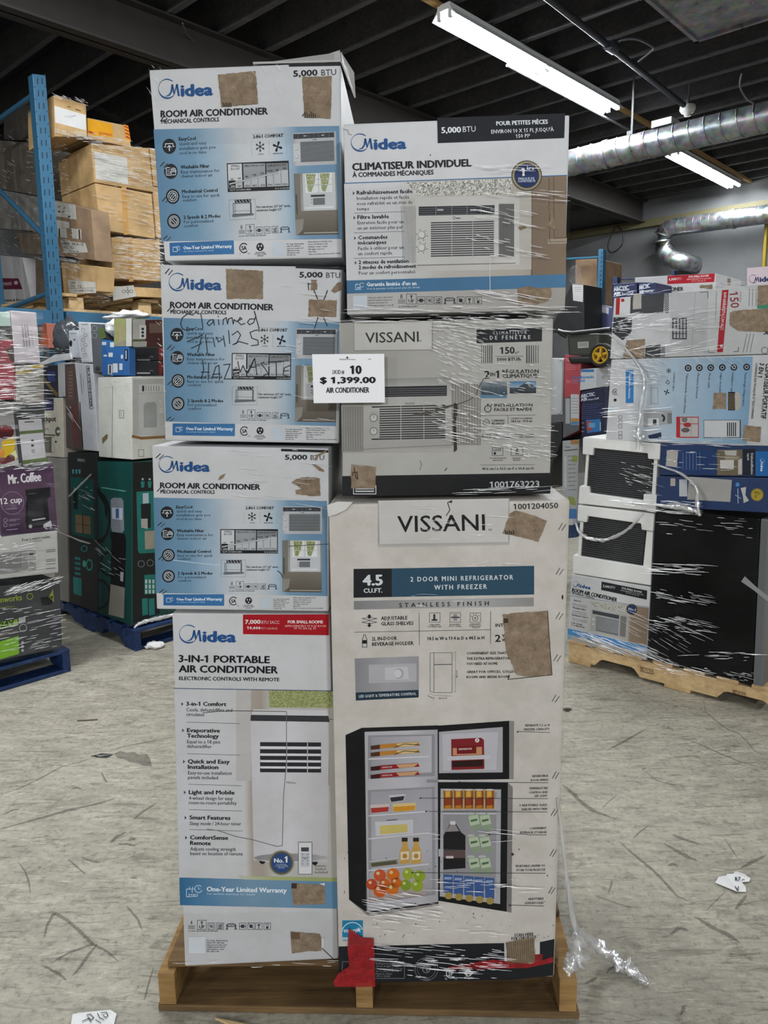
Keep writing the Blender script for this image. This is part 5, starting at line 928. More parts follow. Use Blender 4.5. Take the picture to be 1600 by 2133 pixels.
r, A = goods(G8, ((-200, 50), (124, 60), (140, 238), (-200, 242)), PL1, .3, '#a9bfb5', 'pale mint green carton, top of the far left stack')
r, A = goods(G8, ((130, 38), (450, 66), (502, 700), (180, 692)), PL1, .3, '#b9b2b6', 'tall pale carton with silver upright lettering, top of the left edge stack')
A.begin('printed_front', r)
for k in range(3): A.line(((268 + 32 * k, 215), (296 + 34 * k, 480)), 10, '#8d878b'); A.line(((282 + 32 * k, 240), (305 + 34 * k, 470)), 4, '#77717a')
A.line(((385, 275), (408, 465)), 5, '#8d878b'); A.end()
# ---- pallet of water dispensers
r, A = goods(G5, ((868, 90), (1170, 95), (1165, 1545), (878, 1440)), PLL, .36, '#134844', 'teal water dispenser carton with a tall dispenser picture, on the blue pallet')
A.begin('printed_front', r); A.grad(((868, 90), (1170, 95), (1165, 1545), (878, 1440)), ((0, '#134a46'), (1, '#103f3c')), 0, True)
A.T('PRIMO', 950, 268, 1080, 42, '#0f4a46', .5, 272); A.line(((950, 285), (1055, 295)), 6, '#0f4a46'); A.line(((905, 322), (1115, 355)), 10, '#5aa39c'); A.ring(1062, 180, 16, 8, '#0f4a46')
A.poly(((985, 430), (1010, 412), (1080, 415), (1098, 440), (1105, 700), (1085, 725), (1000, 715), (988, 680)), '#7f8690', 2); A.poly(((996, 500), (1090, 505), (1090, 610), (998, 600)), '#b9c3cf', 3); A.rect(1030, 510, 1058, 595, '#3a5a8c', 4)
A.poly(((975, 715), (1110, 735), (1122, 780), (1112, 1210), (985, 1180), (990, 800)), '#0c0d0f', 2); A.poly(((985, 1180), (1110, 1212), (1102, 1485), (965, 1450)), '#8a857c', 3); A.poly(((1070, 1070), (1100, 1075), (1095, 1160), (1070, 1150)), '#a9adb0', 4); A.line(((1060, 950), (1115, 960)), 8, '#77797c', 4)
for y, h in ((590, 210), (1000, 105), (1270, 125)): A.ring(880 if y != 1000 else 985, y, 95, 18, '#0f1213', 2, -95 if y != 1000 else 70, 95 if y != 1000 else 290, h)
A.poly(((868, 300), (960, 480), (955, 610), (935, 560), (930, 480), (868, 380)), '#0f1213', 3); A.end()
S_ = side_of(G5, (1170, 95), (1165, 1545), PLL); A2 = Art(S_, G5); A2.begin('printed_side', r)
A2.poly(((1180, 100), (1420, 90), (1420, 1440), (1180, 1535)), '#242827', 0)
for x in (1268, 1330): A2.poly(((x - 18, 268), (x + 18, 266), (x + 12, 322), (x - 12, 324)), '#2f807a', 1); A2.disc(x, 248, 10, '#a9b5b5', 1)
A2.poly(((1212, 360), (1420, 350), (1420, 900), (1240, 908), (1225, 880)), '#2b7a73', 1); A2.poly(((1268, 375), (1320, 370), (1322, 460), (1270, 465)), '#b9c6cc', 2); A2.poly(((1252, 470), (1340, 464), (1340, 680), (1258, 688)), '#26292b', 3); A2.poly(((1252, 600), (1312, 598), (1312, 690), (1256, 680)), '#b5b3ac', 4); A2.poly(((1285, 710), (1420, 700), (1420, 860), (1290, 872)), '#a59d8c', 3)
for x in (1255, 1335): A2.ring(x, 1000 - (x - 1255) * .1, 28, 6, '#77807f', 1)
A2.poly(((1282, 1100), (1420, 1090), (1420, 1262), (1284, 1272)), '#2b7a73', 1)
for k in range(9): x, y = 1290 + 32 * (k % 3), 1140 + 45 * (k // 3); A2.rect(x, y, x + 18, y + 34, '#c3d0cf', 2)
for x in (1262, 1322): A2.poly(((x, 1310), (x + 50, 1305), (x + 55, 1450), (x + 4, 1462)), '#2f807a', 1)
A2.end()
r, A = goods(G5, ((600, 10), (862, 10), (872, 1438), (625, 1345)), PLL, .36, '#141819', 'black and teal water dispenser carton beside the teal one', 'box')
A.begin('printed_front', r); A.T('PRIMO', 690, 90, 755, 26, '#8d9494', .5, 96)
for x in (650, 680, 708): A.poly(((x - 10, 160), (x + 10, 161), (x + 7, 200), (x - 7, 199)), '#3f8d88', 1)
A.poly(((628, 225), (832, 250), (838, 785), (640, 735)), '#134844', 1); A.poly(((650, 330), (690, 330), (695, 520), (655, 512)), '#0f1517', 2); A.poly(((670, 560), (805, 580), (808, 740), (675, 718)), '#6f5d44', 2); A.line(((672, 640), (806, 662)), 5, '#3b2f24', 3); A.line(((735, 568), (740, 732)), 8, '#2c231a', 3); A.ring(750, 865, 26, 8, '#2a8a80', 1)
for k in range(4): A.poly(((665, 935 + 45 * k), (715, 945 + 45 * k), (716, 970 + 45 * k), (666, 960 + 45 * k)), '#2a6f6a', 1)
A.ring(795, 1010, 26, 10, '#2a8a80', 1, ry=45); A.disc(750, 1000, 16, '#5aa39c', 1, 30); A.poly(((650, 1115), (725, 1130), (728, 1290), (655, 1265)), '#2a7a74', 1); A.end()
r, A = goods(G5, ((420, 55), (580, 65), (612, 1345), (498, 1318)), PLL, .3, '#85817b', 'plain grey-beige carton, leftmost on the water dispenser pallet')
r, A = goods(G4, ((905, 650), (1218, 642), (1222, 1412), (915, 1385)), PLL, .34, '#d2d3cb', 'white foam-cased microwave standing on the teal carton', 'microwave', name='packed_microwave')
A.begin('printed_front', r); A.line(((1042, 725), (1038, 1390)), 5, '#8f9089'); A.frame(1106, 955, 1145, 1025, 4, '#6f7069'); A.line(((1120, 965), (1122, 1015)), 3, '#6f7069'); A.poly(((945, 1215), (985, 1175), (1000, 1180), (995, 1215), (950, 1265)), '#7d6d55', 2); A.end()
S_ = side_of(G4, (1218, 642), (1222, 1412), PLL); A2 = Art(S_, G4); A2.begin('door_panel', r)
A2.poly(((1232, 668), (1600, 660), (1600, 1180), (1232, 1185)), '#b4b5b1', 0); A2.poly(((1285, 715), (1600, 708), (1600, 785), (1285, 790)), '#c6c7c3', 1); A2.rect(1315, 725, 1334, 778, '#2b2c2e', 2)
for k in range(6): A2.line(((1350 + 24 * k, 728), (1352 + 24 * k, 775)), 5, '#6d6e6c', 2)
A2.poly(((1285, 800), (1600, 795), (1600, 1185), (1285, 1188)), '#bfc0bd', 1); A2.poly(((1330, 900), (1360, 880), (1430, 878), (1450, 900), (1452, 1110), (1330, 1115)), '#9fa19f', 2); A2.line(((1228, 1195), (1310, 1212), (1600, 1195)), 26, '#8f6a42', 2); A2.frame(1282, 1318, 1330, 1382, 4, '#6f7069'); A2.end()
r, A = goods(G4, ((690, 515), (858, 525), (908, 1335), (772, 1322)), PLL, .3, '#b9bbc0', 'tall white carton with framed upright lettering, left of the foam-cased microwave')
A.begin('printed_front', r); A.line(((800, 545), (826, 545), (858, 940), (832, 940)), 4, '#2b2d31', 2, True); A.T('BLACK+DECKER', 808, 560, 836, 18, '#2b2d31', .9, 925); A.line(((745, 620), (760, 800)), 6, '#77797e'); A.line(((768, 650), (778, 770)), 4, '#8d8f94'); A.end()
r, A = goods(G4, ((598, 530), (690, 520), (770, 1320), (612, 1300)), PLL, .3, '#4a3f3c', 'dark carton with a red food picture, between the framed-lettering carton and the slow cooker carton')
A.begin('printed_front', r); A.poly(((655, 900), (712, 890), (735, 1290), (680, 1280)), '#5a3a35', 1); A.poly(((610, 560), (680, 545), (690, 860), (630, 870)), '#5d4a44', 1); A.line(((740, 880), (768, 1290)), 8, '#1d1a19', 2)
for k in range(8): A.line(((640, 600 + 32 * k), (672, 596 + 32 * k)), 5, '#8d7d74', 2)
A.end()
r, A = goods(G4, ((405, 842), (578, 838), (590, 1395), (420, 1380)), PLL, .3, '#b9b4a4', 'cream slow cooker carton with black lettering and a small window')
A.begin('printed_front', r); A.rect(405, 845, 497, 955, '#2f3050', 1); A.T('Crockpot', 330, 1058, 518, 46, '#26241f', .8, 1055); A.line(((405, 1070), (440, 1070)), 5, '#77756a'); A.ring(432, 1135, 14, 5, '#4a4840', 2, 150, 390); A.line(((415, 1180), (510, 1185)), 10, '#33312b'); A.disc(535, 1150, 24, '#55564f', 2, 45); A.disc(542, 1150, 17, '#b9bcb9', 3, 14); A.rect(420, 1200, 498, 1345, '#5d5a50', 1); A.rect(478, 1205, 505, 1340, '#b9b7ae', 2); A.disc(518, 1245, 9, '#26241f', 2); A.end()
r, A = goods(G4, ((405, 545), (528, 535), (534, 832), (408, 838)), PLL, .3, '#20222c', 'small dark blue carton with a gold corner, on the slow cooker carton')
A.begin('printed_front', r); A.poly(((440, 600), (510, 590), (512, 690), (445, 680)), '#34406e', 1); A.poly(((415, 660), (540, 800), (525, 830), (410, 690)), '#6d5a3a', 2); A.end()
r, A = goods(G4, ((532, 515), (594, 515), (606, 828), (540, 834)), PLL, .25, '#a6a7a8', 'narrow pale grey carton on edge, right of the small dark blue carton')
r, A = goods(G4, ((722, 135), (828, 140), (852, 512), (752, 512)), PLL, .25, '#c3c6ca', 'upright white carton with grey drawings, top of the water dispenser load')
A.begin('printed_front', r); [A.ring(770 + 22 * (k % 2), 210 + 46 * k, 16, 4, '#8d9298') for k in range(6)]; A.line(((755, 160), (812, 158)), 6, '#77808a'); A.end()
r, A = goods(G4, ((635, 215), (718, 212), (748, 470), (640, 465)), PLL, .25, '#b9bec6', 'small pale carton with dark picture dots, beside the grey-drawing carton')
A.begin('printed_front', r); A.disc(655, 335, 14, '#26282c', 1, 30); A.disc(690, 300, 8, '#4a4d52', 1); A.line(((650, 245), (705, 242)), 6, '#6d8a6a'); A.end()
r, A = goods(G4, ((838, 150), (935, 155), (945, 605), (862, 605)), PLL, .28, '#5a5d62', 'grey speaker carton with two round drivers, left of the bright blue carton')
A.begin('printed_front', r); [A.ring(875, y, 24, 6, '#8d9196') for y in (195, 262)]; A.disc(905, 572, 32, '#3a3c40', 1); A.ring(905, 572, 26, 4, '#77797d'); A.poly(((905, 200), (960, 190), (985, 280), (930, 300)), '#56683a', 2); A.end()
r, A = goods(G4, ((932, 292), (1192, 368), (1195, 635), (942, 632)), PLL, .04, '#2a5f9c', 'bright blue carton with small white pictures, on the foam-cased microwave', mat=board('#2a5f9c'))
A.begin('printed_front', r)
for x, y, w, h in ((945, 320, 40, 30), (1020, 325, 35, 45), (1005, 420, 40, 40), (1000, 530, 40, 90), (1045, 520, 45, 85), (1105, 520, 30, 60), (1120, 440, 20, 35), (960, 440, 30, 16)): A.rect(x, y, x + w, y + h, '#c6ccd2', 1)
A.rect(1010, 535, 1030, 615, '#4a4d55', 2); A.rect(1155, 390, 1182, 495, '#10141c', 1); A.line(((1168, 478), (1168, 402)), 9, '#c3c9d0', 2); A.end()
r, A = goods(G4, ((1055, 102), (1218, 102), (1222, 362), (1062, 362)), PLL, .3, '#55603e', 'carton with a garden picture and white edge, topmost of the water dispenser load')
A.begin('printed_front', r); A.rect(1056, 104, 1166, 360, '#888888', 1, 1); A.poly(((1105, 170), (1130, 150), (1140, 330), (1095, 340)), '#a39274', 2); A.rect(1168, 104, 1220, 362, '#c3c4c0', 1); A.poly(((1062, 340), (1165, 300), (1165, 360), (1062, 362)), '#8d8a78', 3); A.end()
S_ = side_of(G4, (1218, 102), (1222, 362), PLL); A2 = Art(S_, G4); A2.begin('printed_side', r); A2.poly(((1228, 112), (1600, 116), (1600, 300), (1228, 296)), '#b5b2ad', 0); A2.rect(1345, 116, 1600, 368, '#4a2d2a', 1); A2.rect(1290, 165, 1352, 290, '#d0d0ce', 2); [A2.rect(1310, 190 + 32 * k, 1332, 212 + 32 * k, '#2b2c2e', 3) for k in range(3)]; A2.poly(((1230, 318), (1360, 315), (1355, 365), (1230, 368)), '#a9a6a1', 2); A2.poly(((1380, 150), (1600, 145), (1600, 230), (1385, 240)), '#6d5a50', 2); A2.end()
PL3 = PLR.off(.0)
for k, (y0, y1, lab) in enumerate(((372, 498, 'black carton with grey lettering below the garden picture carton'), (502, 632, 'black carton with white lettering, lower of two beside the bright blue carton'))):
    r, A = goods(G4, ((1200, y0), (1560, y0 - 6), (1560, y1 - 6), (1202, y1)), PL3, .22, '#1b1b1e', lab, 'box', 'black cartons beside the bright blue carton')
    A.begin('printed_front', r); [A.line(((1272 + 24 * q, y0 + 116 - 8 * k), (1288 + 24 * q, y0 + 116 - 8 * k)), 14, '#8d8f94' if k == 0 else '#c6c8cc', 2) for q in range(5)]; A.ring(1402, y0 + 95, 14, 5, '#8d8f94', 2, 180, 360); A.poly(((1230, y0 + 30), (1440, y0 + 20), (1420, y0 + 60), (1330, y0 + 80), (1250, y0 + 70)), '#33343a', 1); A.rect(1470, y0, 1500, y1 - 8, '#8a2a30', 1); A.end()
r, A = goods(G4, ((345, 140), (432, 150), (450, 380), (360, 372)), PLL.off(-.06), .2, '#9a5a48', 'small orange and green carton peeking out left of the smoky plastic bag')
A.begin('printed_front', r); A.poly(((380, 150), (425, 152), (428, 240), (384, 235)), '#8a4838', 1); A.poly(((350, 200), (378, 200), (380, 300), (356, 298)), '#5f7048', 1); A.poly(((395, 260), (440, 262), (446, 350), (400, 345)), '#a8583c', 1); A.end()
# plastic bag with a dark kettle shape, flat white mailer and white bag on top
def lump(name, fr, cx, cy, rx, ry, plane, mat, label, cat, seed, depth=.1, sq=.25):
    mb = MB(); c = plane.hit(*px(fr, cx, cy)); ex = plane.hit(*px(fr, cx + rx, cy)) - c; ez = c - plane.hit(*px(fr, cx, cy + ry)); d = -plane.n * depth
    c = c + d; rows = []
    for i in range(15):
        th = math.pi * i / 14; r = []
        for j in range(22):
            ph = 2 * math.pi * j / 22; q = V((math.sin(th) * math.cos(ph), math.sin(th) * math.sin(ph), math.cos(th)))
            k = 1 + sq * noise.noise(q * 2.3 + V((seed, 0, 0))) * 1.6 + sq * .5 * noise.noise(q * 6 + V((0, seed, 0)))
            r.append(c + (ex * q.x + d * q.y + ez * q.z) * k)
        rows.append(r)
    mb.grid(rows, 0, True, True); o = mb.build(name, mat); tag(o, label, cat); return o
BAGW = plain('white_plastic_bag', '#c9cacb', .3, 0, .1, 20, .4); BAGK = plain('smoky_plastic_bag', '#3f4347', .2, 0, .4, 14, .5)
lump('kettle_bag', G4, 515, 290, 78, 180, PLL, BAGK, 'crumpled smoky plastic bag holding a dark kettle, top left of the water dispenser load', 'bag', 2., .07)
lump('plastic_bag', G4, 985, 190, 55, 75, PLL, BAGW, 'small crumpled white bag behind the bright blue carton', 'bag', 5., .05)
lump('plastic_bag', G4, 1245, 72, 165, 42, PLR, BAGW, 'long crumpled white bag lying on the garden picture carton', 'bag', 9., .06, .4)
mb = MB(); q = [PLL.hit(*px(G4, *p)) + PLL.n * .01 for p in ((385, 520), (520, 440), (660, 425), (672, 478), (520, 505), (400, 538))]; mb.face(q); mb.face([p - PLL.n * .012 for p in q][::-1]); [mb.face((q[i], q[i] - PLL.n * .012, q[(i + 1) % 6] - PLL.n * .012, q[(i + 1) % 6])) for i in range(6)]
tag(mb.build('mailing_pouch', BAGW), 'flat white mailing pouch under the smoky plastic bag', 'envelope')
# ---- pallet at the right
r, A = goods(H7, ((105, 1085), (672, 1180), (640, 1705), (75, 1562)), PR, .42, '#c3c4c4', 'small white room air conditioner carton at the foot of the foam-packed stack', 'carton')
A.begin('printed_front', r); sl = lambda x, y: (x, y + (x - 105) * .185)
A.poly(((322, 1140), (648, 1205), (645, 1270), (318, 1200)), '#1d1e22', 1); A.T('5,000', 330, 1180, 378, 18, '#c9cbcd', 1, 1188); A.T('BTU', 384, 1189, 416, 18, '#c9cbcd', 0, 1194); A.T('FOR SMALL ROOMS', 466, 1192, 608, 13, '#c9cbcd', 1, 1223); A.T("APPROXIMATELY 10' X 15' ROOM", 456, 1206, 620, 9, '#a9abad', .5, 1240); A.T('UP TO 150 SQ. FT.', 496, 1226, 590, 8, '#a9abad', .5, 1246)
A.T('ROOM AIR CONDITIONER', 108, 1212, 428, 27, INKD, 1.3, 1285); A.T('MECHANICAL CONTROLS', 108, 1228, 268, 14, INKD, .8, 1266); A.line(((98, 1241), (660, 1325)), 3, '#4a6a8a')
A.grad(((100, 1245), (660, 1330), (645, 1600), (82, 1470)), ((0, '#c1c2c2'), (.25, '#b9b9b7'), (.75, '#a9a6a0'), (.78, '#8c7a66'), (1, '#85725f')), 0); A.poly(((240, 1278), (500, 1322), (496, 1372), (262, 1320)), '#888888', 1, 2)
for t, x, y, w in (('EasyCool', 122, 1278, 50), ('Washable Filter', 112, 1330, 95), ('Mechanical Control', 108, 1382, 112), ('2 Fan Speeds', 102, 1438, 80), ('2 Cooling Modes', 102, 1454, 98)): A.T(t, x, y, x + w, 11, INKD, 1.2, y + w * .2)
for y in (1296, 1308, 1348, 1362, 1402, 1414): A.line(((112, y), (215, y + 21)), 5, '#8d8f91')
A.poly(((248, 1335), (505, 1385), (495, 1545), (240, 1490)), '#a7a6a3', 2); A.poly(((258, 1345), (448, 1382), (446, 1410), (256, 1370)), '#3f4246', 3); A.poly(((282, 1388), (446, 1420), (440, 1530), (280, 1492)), '#6f7174', 3); [A.line(((284, 1398 + 9 * k), (444, 1430 + 9 * k)), 3, '#a3a5a7', 4) for k in range(10)]; A.poly(((458, 1385), (500, 1393), (492, 1540), (450, 1530)), '#77746f', 3); [A.disc(262, y, 9, '#c3c4c4', 4) for y in (1410, 1445)]
A.disc(538, 1340, 40, '#4a4838', 5); A.disc(538, 1340, 33, '#27375c', 6); A.T('No.1', 514, 1342, 564, 16, '#dfe2e8', 1, 1352, l=8)
A.poly(((78, 1475), (645, 1605), (642, 1655), (76, 1518)), '#4a88bd', 1); A.T('One-Year Limited Warranty', 112, 1502, 260, 11, '#dfe7ee', 1, 1534); A.poly(((76, 1520), (642, 1657), (640, 1705), (75, 1562)), '#aaa69f', 1); A.rect(78, 1522, 104, 1552, '#7da0bf', 2); A.logo(112, 1180, 240, 1196) if 0 else None; A.end()
A.begin('logo', r); A.logo(112, 1172, 240, 1196); A.end()
GRILL = plain('dark_grille_plastic', '#232425', .5)
def foam_unit(label, cap_t, cap_b, strips, grille, n):
    r = empty('packed_air_conditioner', PR.hit(*px(H7, 420, cap_b[-1][1])) + E1 * .2, label, 'air conditioner', 'foam-packed air conditioners on the right pallet')
    def prism(name, pts, d0, d1, mat, bev=.006):
        mb = MB(); f = [PR.hit(*px(H7, *p)) + E1 * d0 for p in pts]; b = [p + E1 * (d1 - d0) for p in f]; mb.face(f); mb.face(b[::-1]); k = len(f)
        for i in range(k): mb.face((f[i], b[i], b[(i + 1) % k], f[(i + 1) % k]))
        return mb.build(name, mat, r, bev)
    prism('foam_cap', cap_t, 0, .4, FOAM); prism('foam_cap', cap_b, 0, .4, FOAM)
    prism('body', grille, .02, .38, GRILL, 0)
    for s in strips: prism('foam_edge', s, .008, .1, FOAM, 0)
    A = Art(PR.off(-.02), H7, base=.001); A.begin('grille_slats', r, [plain('grille_slat_plastic', '#3d3e40', .45)]); a, b, c, d = [V(q) for q in grille]
    for k in range(n):
        u = (k + .5) / n; p, q = a.lerp(d, u), b.lerp(c, u); f = [A.at(p.x, p.y, 0), A.at(q.x, q.y, 0)]; up = V((0, 0, .0045)); o = PR.n * .006
        A.mb.hexa((f[0], f[1], f[1] + up, f[0] + up), (f[0] + o, f[1] + o, f[1] + o + up, f[0] + o + up))
    A.end(); return r
foam_unit('foam-cornered air conditioner with dark grille, directly under the sideways French carton', ((185, 112), (196, 103), (742, 152), (735, 268), (652, 262), (650, 222), (262, 184), (258, 236), (183, 228)), ((160, 460), (172, 452), (232, 460), (236, 506), (618, 560), (620, 512), (716, 522), (706, 640), (152, 582)), (((206, 230), (224, 232), (208, 462), (190, 460)), ((692, 262), (716, 268), (702, 520), (676, 515))), ((222, 186), (694, 226), (680, 552), (204, 500)), 22)
foam_unit('foam-cornered air conditioner with dark grille, standing on the small white carton', ((150, 592), (698, 655), (688, 782), (605, 770), (602, 726), (220, 672), (212, 718), (146, 706)), ((116, 948), (168, 958), (610, 1030), (676, 1040), (672, 1170), (112, 1082)), (((162, 712), (184, 716), (166, 958), (146, 950)), ((640, 780), (684, 785), (672, 1040), (615, 1030))), ((180, 672), (642, 735), (614, 1032), (166, 958)), 20)
r = empty('mini_fridge', PR.hit(*px(H7, 1000, 1790)) + E1 * .25, 'tall black fridge wrapped in film, on the pale pine pallet', 'fridge')
carton([px(H7, *p) for p in ((708, 615), (1458, 690), (1400, 1888), (648, 1697))], PR, .5, BLACKP, r, 'cabinet', .006)
carton([px(H7, *p) for p in ((1462, 690), (1524, 696), (1474, 1906), (1404, 1889))], PR, .5, GREYM, r, 'door', .006)
mb = MB(); A = Art(PR, H7); A.begin('tape', r, [plain('translucent_tape', '#8d8f90', .2)]); A.poly(((1348, 1102), (1322, 1140), (1415, 1205), (1520, 1290), (1524, 1250), (1430, 1178)), '#999999', 3); A.end()
BLUE = board('#14305c'); r, A = goods(H7, ((748, 150), (1640, 160), (1640, 392), (738, 378)), PR, .42, '#14305c', 'dark blue dehumidifier carton with an appliance photo, upper of two on the black fridge', 'carton', 'dark blue dehumidifier cartons', mat=BLUE)
A.begin('printed_front', r); A.rect(1150, 195, 1330, 378, '#6d6350', 1); A.rect(1335, 190, 1425, 378, '#20242c', 1); A.rect(1425, 208, 1640, 384, '#2463a4', 1); A.poly(((1170, 270), (1270, 268), (1268, 335), (1172, 330)), '#c6c3bd', 3); A.poly(((1200, 202), (1290, 200), (1288, 238), (1210, 235)), '#b5b2ac', 3); A.rect(1205, 240, 1310, 270, '#8d8470', 2); A.rect(1300, 260, 1328, 372, '#b9b6b0', 2)
A.T('Déshumidification', 1392, 220, 1392, 17, '#c9cdd3', .8, 372); A.T('rapide', 1366, 222, 1366, 15, '#c9cdd3', .8, 272); A.rect(870, 195, 1140, 375, '#253c68', 1)
for k in range(6): A.line(((905 + 24 * k, 215), (905 + 24 * k, 340)), 3, '#6d82a6', 2)
A.end(); A.begin('logo', r); A.logo(1462, 258, 1462, 350, '#d5dbe3'); A.end(); A.torn([(790, 198), (870, 205), (862, 318), (782, 312)], 'torn_patch', r, 31, 2).data.materials[0] = plain('pale_sticker', '#a9a59c', .6)
r, A = goods(H7, ((726, 386), (1640, 398), (1640, 655), (712, 605)), PR, .42, '#1a3a6c', 'dark blue dehumidifier carton with a gold seal, lower of two on the black fridge', 'carton', 'dark blue dehumidifier cartons', mat=BLUE)
A.begin('printed_front', r); A.poly(((948, 388), (1256, 412), (1244, 570), (935, 552)), '#a3a19d', 1); A.rect(878, 408, 935, 530, '#b9bcc0', 1); A.rect(815, 400, 850, 455, '#a9a69a', 1); A.disc(1436, 518, 46, '#8f7c2a', 2); A.disc(1436, 518, 38, '#a8943a', 3); A.T('22', 1440, 495, 1440, 20, '#4a4018', .8, 520); A.T('50', 1418, 492, 1418, 18, '#4a4018', .8, 540); A.disc(1296, 445, 15, '#4a86c0', 2); A.line(((1298, 475), (1300, 578)), 6, '#9fb0c6', 2); A.line(((1280, 520), (1320, 545)), 5, '#9fb0c6', 2); A.poly(((1318, 470), (1358, 462), (1352, 520), (1378, 560), (1340, 578), (1335, 530)), '#b9b7b1', 3); A.end()
r, A = goods(H6, ((412, 905), (1660, 866), (1660, 1570), (370, 1518)), PR, .45, '#c3c4c5', 'white and blue carton with French print lying sideways above the foam-packed units', 'carton')
A.begin('printed_front', r); A.grad(((530, 905), (1485, 882), (1440, 1545), (560, 1520)), ((0, '#c6cacd'), (.35, '#a9bccb'), (1, '#7fa3bf')), 0)
for x, t in ((995, 'Télécommande ComfortSense'), (1080, 'Minuterie 24 heures'), (1166, 'Mode veille'), (1254, 'Léger et mobile'), (1342, 'Installation rapide'), (1438, "Technologie d'évaporation")):
    y = 970 - (x - 995) * .018; A.disc(x, y, 26, '#24282d', 1); A.ring(x, y, 12, 4, '#c9d3dc', 2); L = {995: 300, 1080: 190, 1166: 115, 1254: 160, 1342: 170, 1438: 255}[x]; A.T(t, x - 14, y + 40, x - 14 - L * .07, 15, '#26303a', .8, y + 40 + L)
A.T('CLIMATISEUR PORTATIF', 1585, 935, 1546, 36, INKD, 1.2, 1350); A.T('3 EN 1', 1540, 930, 1522, 32, INKD, 1.2, 1035); A.T('COMMANDES ÉLECTRONIQUES ET TÉLÉCOMMANDE', 1506, 930, 1472, 16, INKD, .7, 1352)
snow(A, 848, 990, 18, INKD, 4); A.line(((840, 1060), (826, 1082), (840, 1092), (854, 1082), (840, 1060)), 4, INKD); fan(A, 833, 1152, 22); A.T('CONFORT 3 EN 1', 884, 1000, 876, 13, INKD, .8, 1140)
A.rect(522, 985, 582, 1235, '#2f78b7', 1, 0, -.02); A.T('Garantie limitée', 548, 1010, 542, 15, '#d5e0ea', .8, 1200)
csa(A, 442, 1150, 20); A.disc(442, 1212, 12, INKD, 1); A.frame(715, 1120, 765, 1240, 3, '#77797c'); A.rect(400, 1260, 440, 1290, '#b3c3cf', 1)
for y in (1330, 1365, 1400, 1450, 1480): A.frame(470, y, 494, y + 24, 3, '#4a4d50')
A.poly(((655, 1290), (872, 1290), (872, 1390), (655, 1420)), '#a3a5a7', 1); A.rect(690, 1350, 772, 1410, '#d0d1d2', 2); A.rect(728, 1358, 756, 1400, '#33363a', 3); A.ring(790, 1350, 24, 16, '#33363a', 3, 280, 420); A.rect(838, 1310, 872, 1390, '#77797c', 2); A.poly(((690, 1480), (790, 1455), (795, 1500), (700, 1505)), '#26344e', 2)
A.rect(905, 1338, 1076, 1498, '#b3262c', 1); A.rect(935, 1345, 1070, 1490, '#b9b5b4', 2); A.disc(968, 1360, 22, '#77706e', 3); A.disc(990, 1400, 30, '#a32d2f', 3, 18); A.disc(975, 1440, 32, '#5d5754', 3, 18); A.line(((935, 1392), (1070, 1392)), 5, '#a32d2f', 4); A.line(((1018, 1345), (1018, 1490)), 3, '#8d8886', 4)
A.rect(1112, 1362, 1395, 1500, '#4a4d52', 1); A.rect(1116, 1366, 1385, 1494, '#c3c5c7', 2); [A.rect(1290 + 15 * k, 1382, 1298 + 15 * k, 1486, '#26282b', 3) for k in range(5)]
A.rect(1298, 1150, 1350, 1290, '#26221c', 2); [A.line(((1303, 1162 + 9 * k), (1345, 1164 + 9 * k)), 3, '#8d7d66', 3) for k in range(14)]; A.disc(1368, 1220, 28, '#b3aea4', 2, 70); A.end()
A.torn([(1190, 1155), (1285, 1158), (1280, 1282), (1182, 1282)], 'torn_patch', r, 32, 3); A.torn([(1418, 1402), (1550, 1415), (1538, 1530), (1410, 1520)], 'torn_patch', r, 33, 3)
r, A = goods(H6, ((432, 440), (1660, 326), (1660, 862), (402, 900)), PR, .33, '#bfc0c0', 'white carton with a red stripe and large 150, lying sideways at the top right', 'carton')
A.begin('printed_front', r); A.poly(((450, 440), (560, 430), (552, 560), (446, 566)), '#cfcfd0', 1); A.poly(((450, 440), (480, 437), (474, 564), (446, 566)), '#a8242c', 2); A.rect(488, 445, 512, 468, '#a8242c', 3); A.poly(((560, 430), (815, 405), (808, 550), (556, 560)), '#3f4144', 1); A.poly(((430, 585), (570, 585), (565, 700), (500, 760), (420, 700)), '#33353a', 1)
for (x0, y0, x1, y1) in ((815, 402, 850, 560), (785, 795, 820, 888)):
    for i in range(5):
        for j in range(int((y1 - y0) / 8)):
            if (i + j) % 2: A.rect(x0 + 7 * i, y0 + 8 * j, x0 + 7 * i + 7, y0 + 8 * j + 8, '#26282b', 2)
A.poly(((672, 800), (785, 790), (785, 885), (668, 888)), '#3f4144', 1); A.poly(((860, 402), (1145, 385), (1140, 860), (860, 790)), '#b3b4b5', 1); A.rect(570, 580, 860, 790, '#c6c7c8', 1)
A.rect(875, 590, 985, 752, '#26282b', 2); [[A.rect(884 + 25 * i, 597 + 38 * j, 902 + 25 * i, 630 + 38 * j, '#a9abad', 3) for i in range(4)] for j in range(4)]
A.line(((1050, 400), (1020, 860)), 3, '#8d8f91', 2); A.line(((1085, 395), (1145, 392), (1145, 440)), 4, '#33353a', 2); A.line(((1150, 820), (1150, 852), (1195, 850)), 4, '#33353a', 2); A.line(((1340, 845), (1376, 843), (1376, 812)), 4, '#33353a', 2)
A.poly(((1252, 380), (1302, 376), (1258, 848), (1214, 850)), '#a81e2a', 1); A.T('8,000 ASHRAE BTU | 5,300 SACC', 1266, 395, 1240, 22, '#dfd5d5', .9, 680); A.disc(1247, 802, 10, '#dfd5d5', 3); A.T('150', 1308, 395, 1320, 62, '#8f2a33', .4, 515); A.T('COOLS UP TO', 1388, 388, 1384, 11, '#8f5a5f', .5, 470)
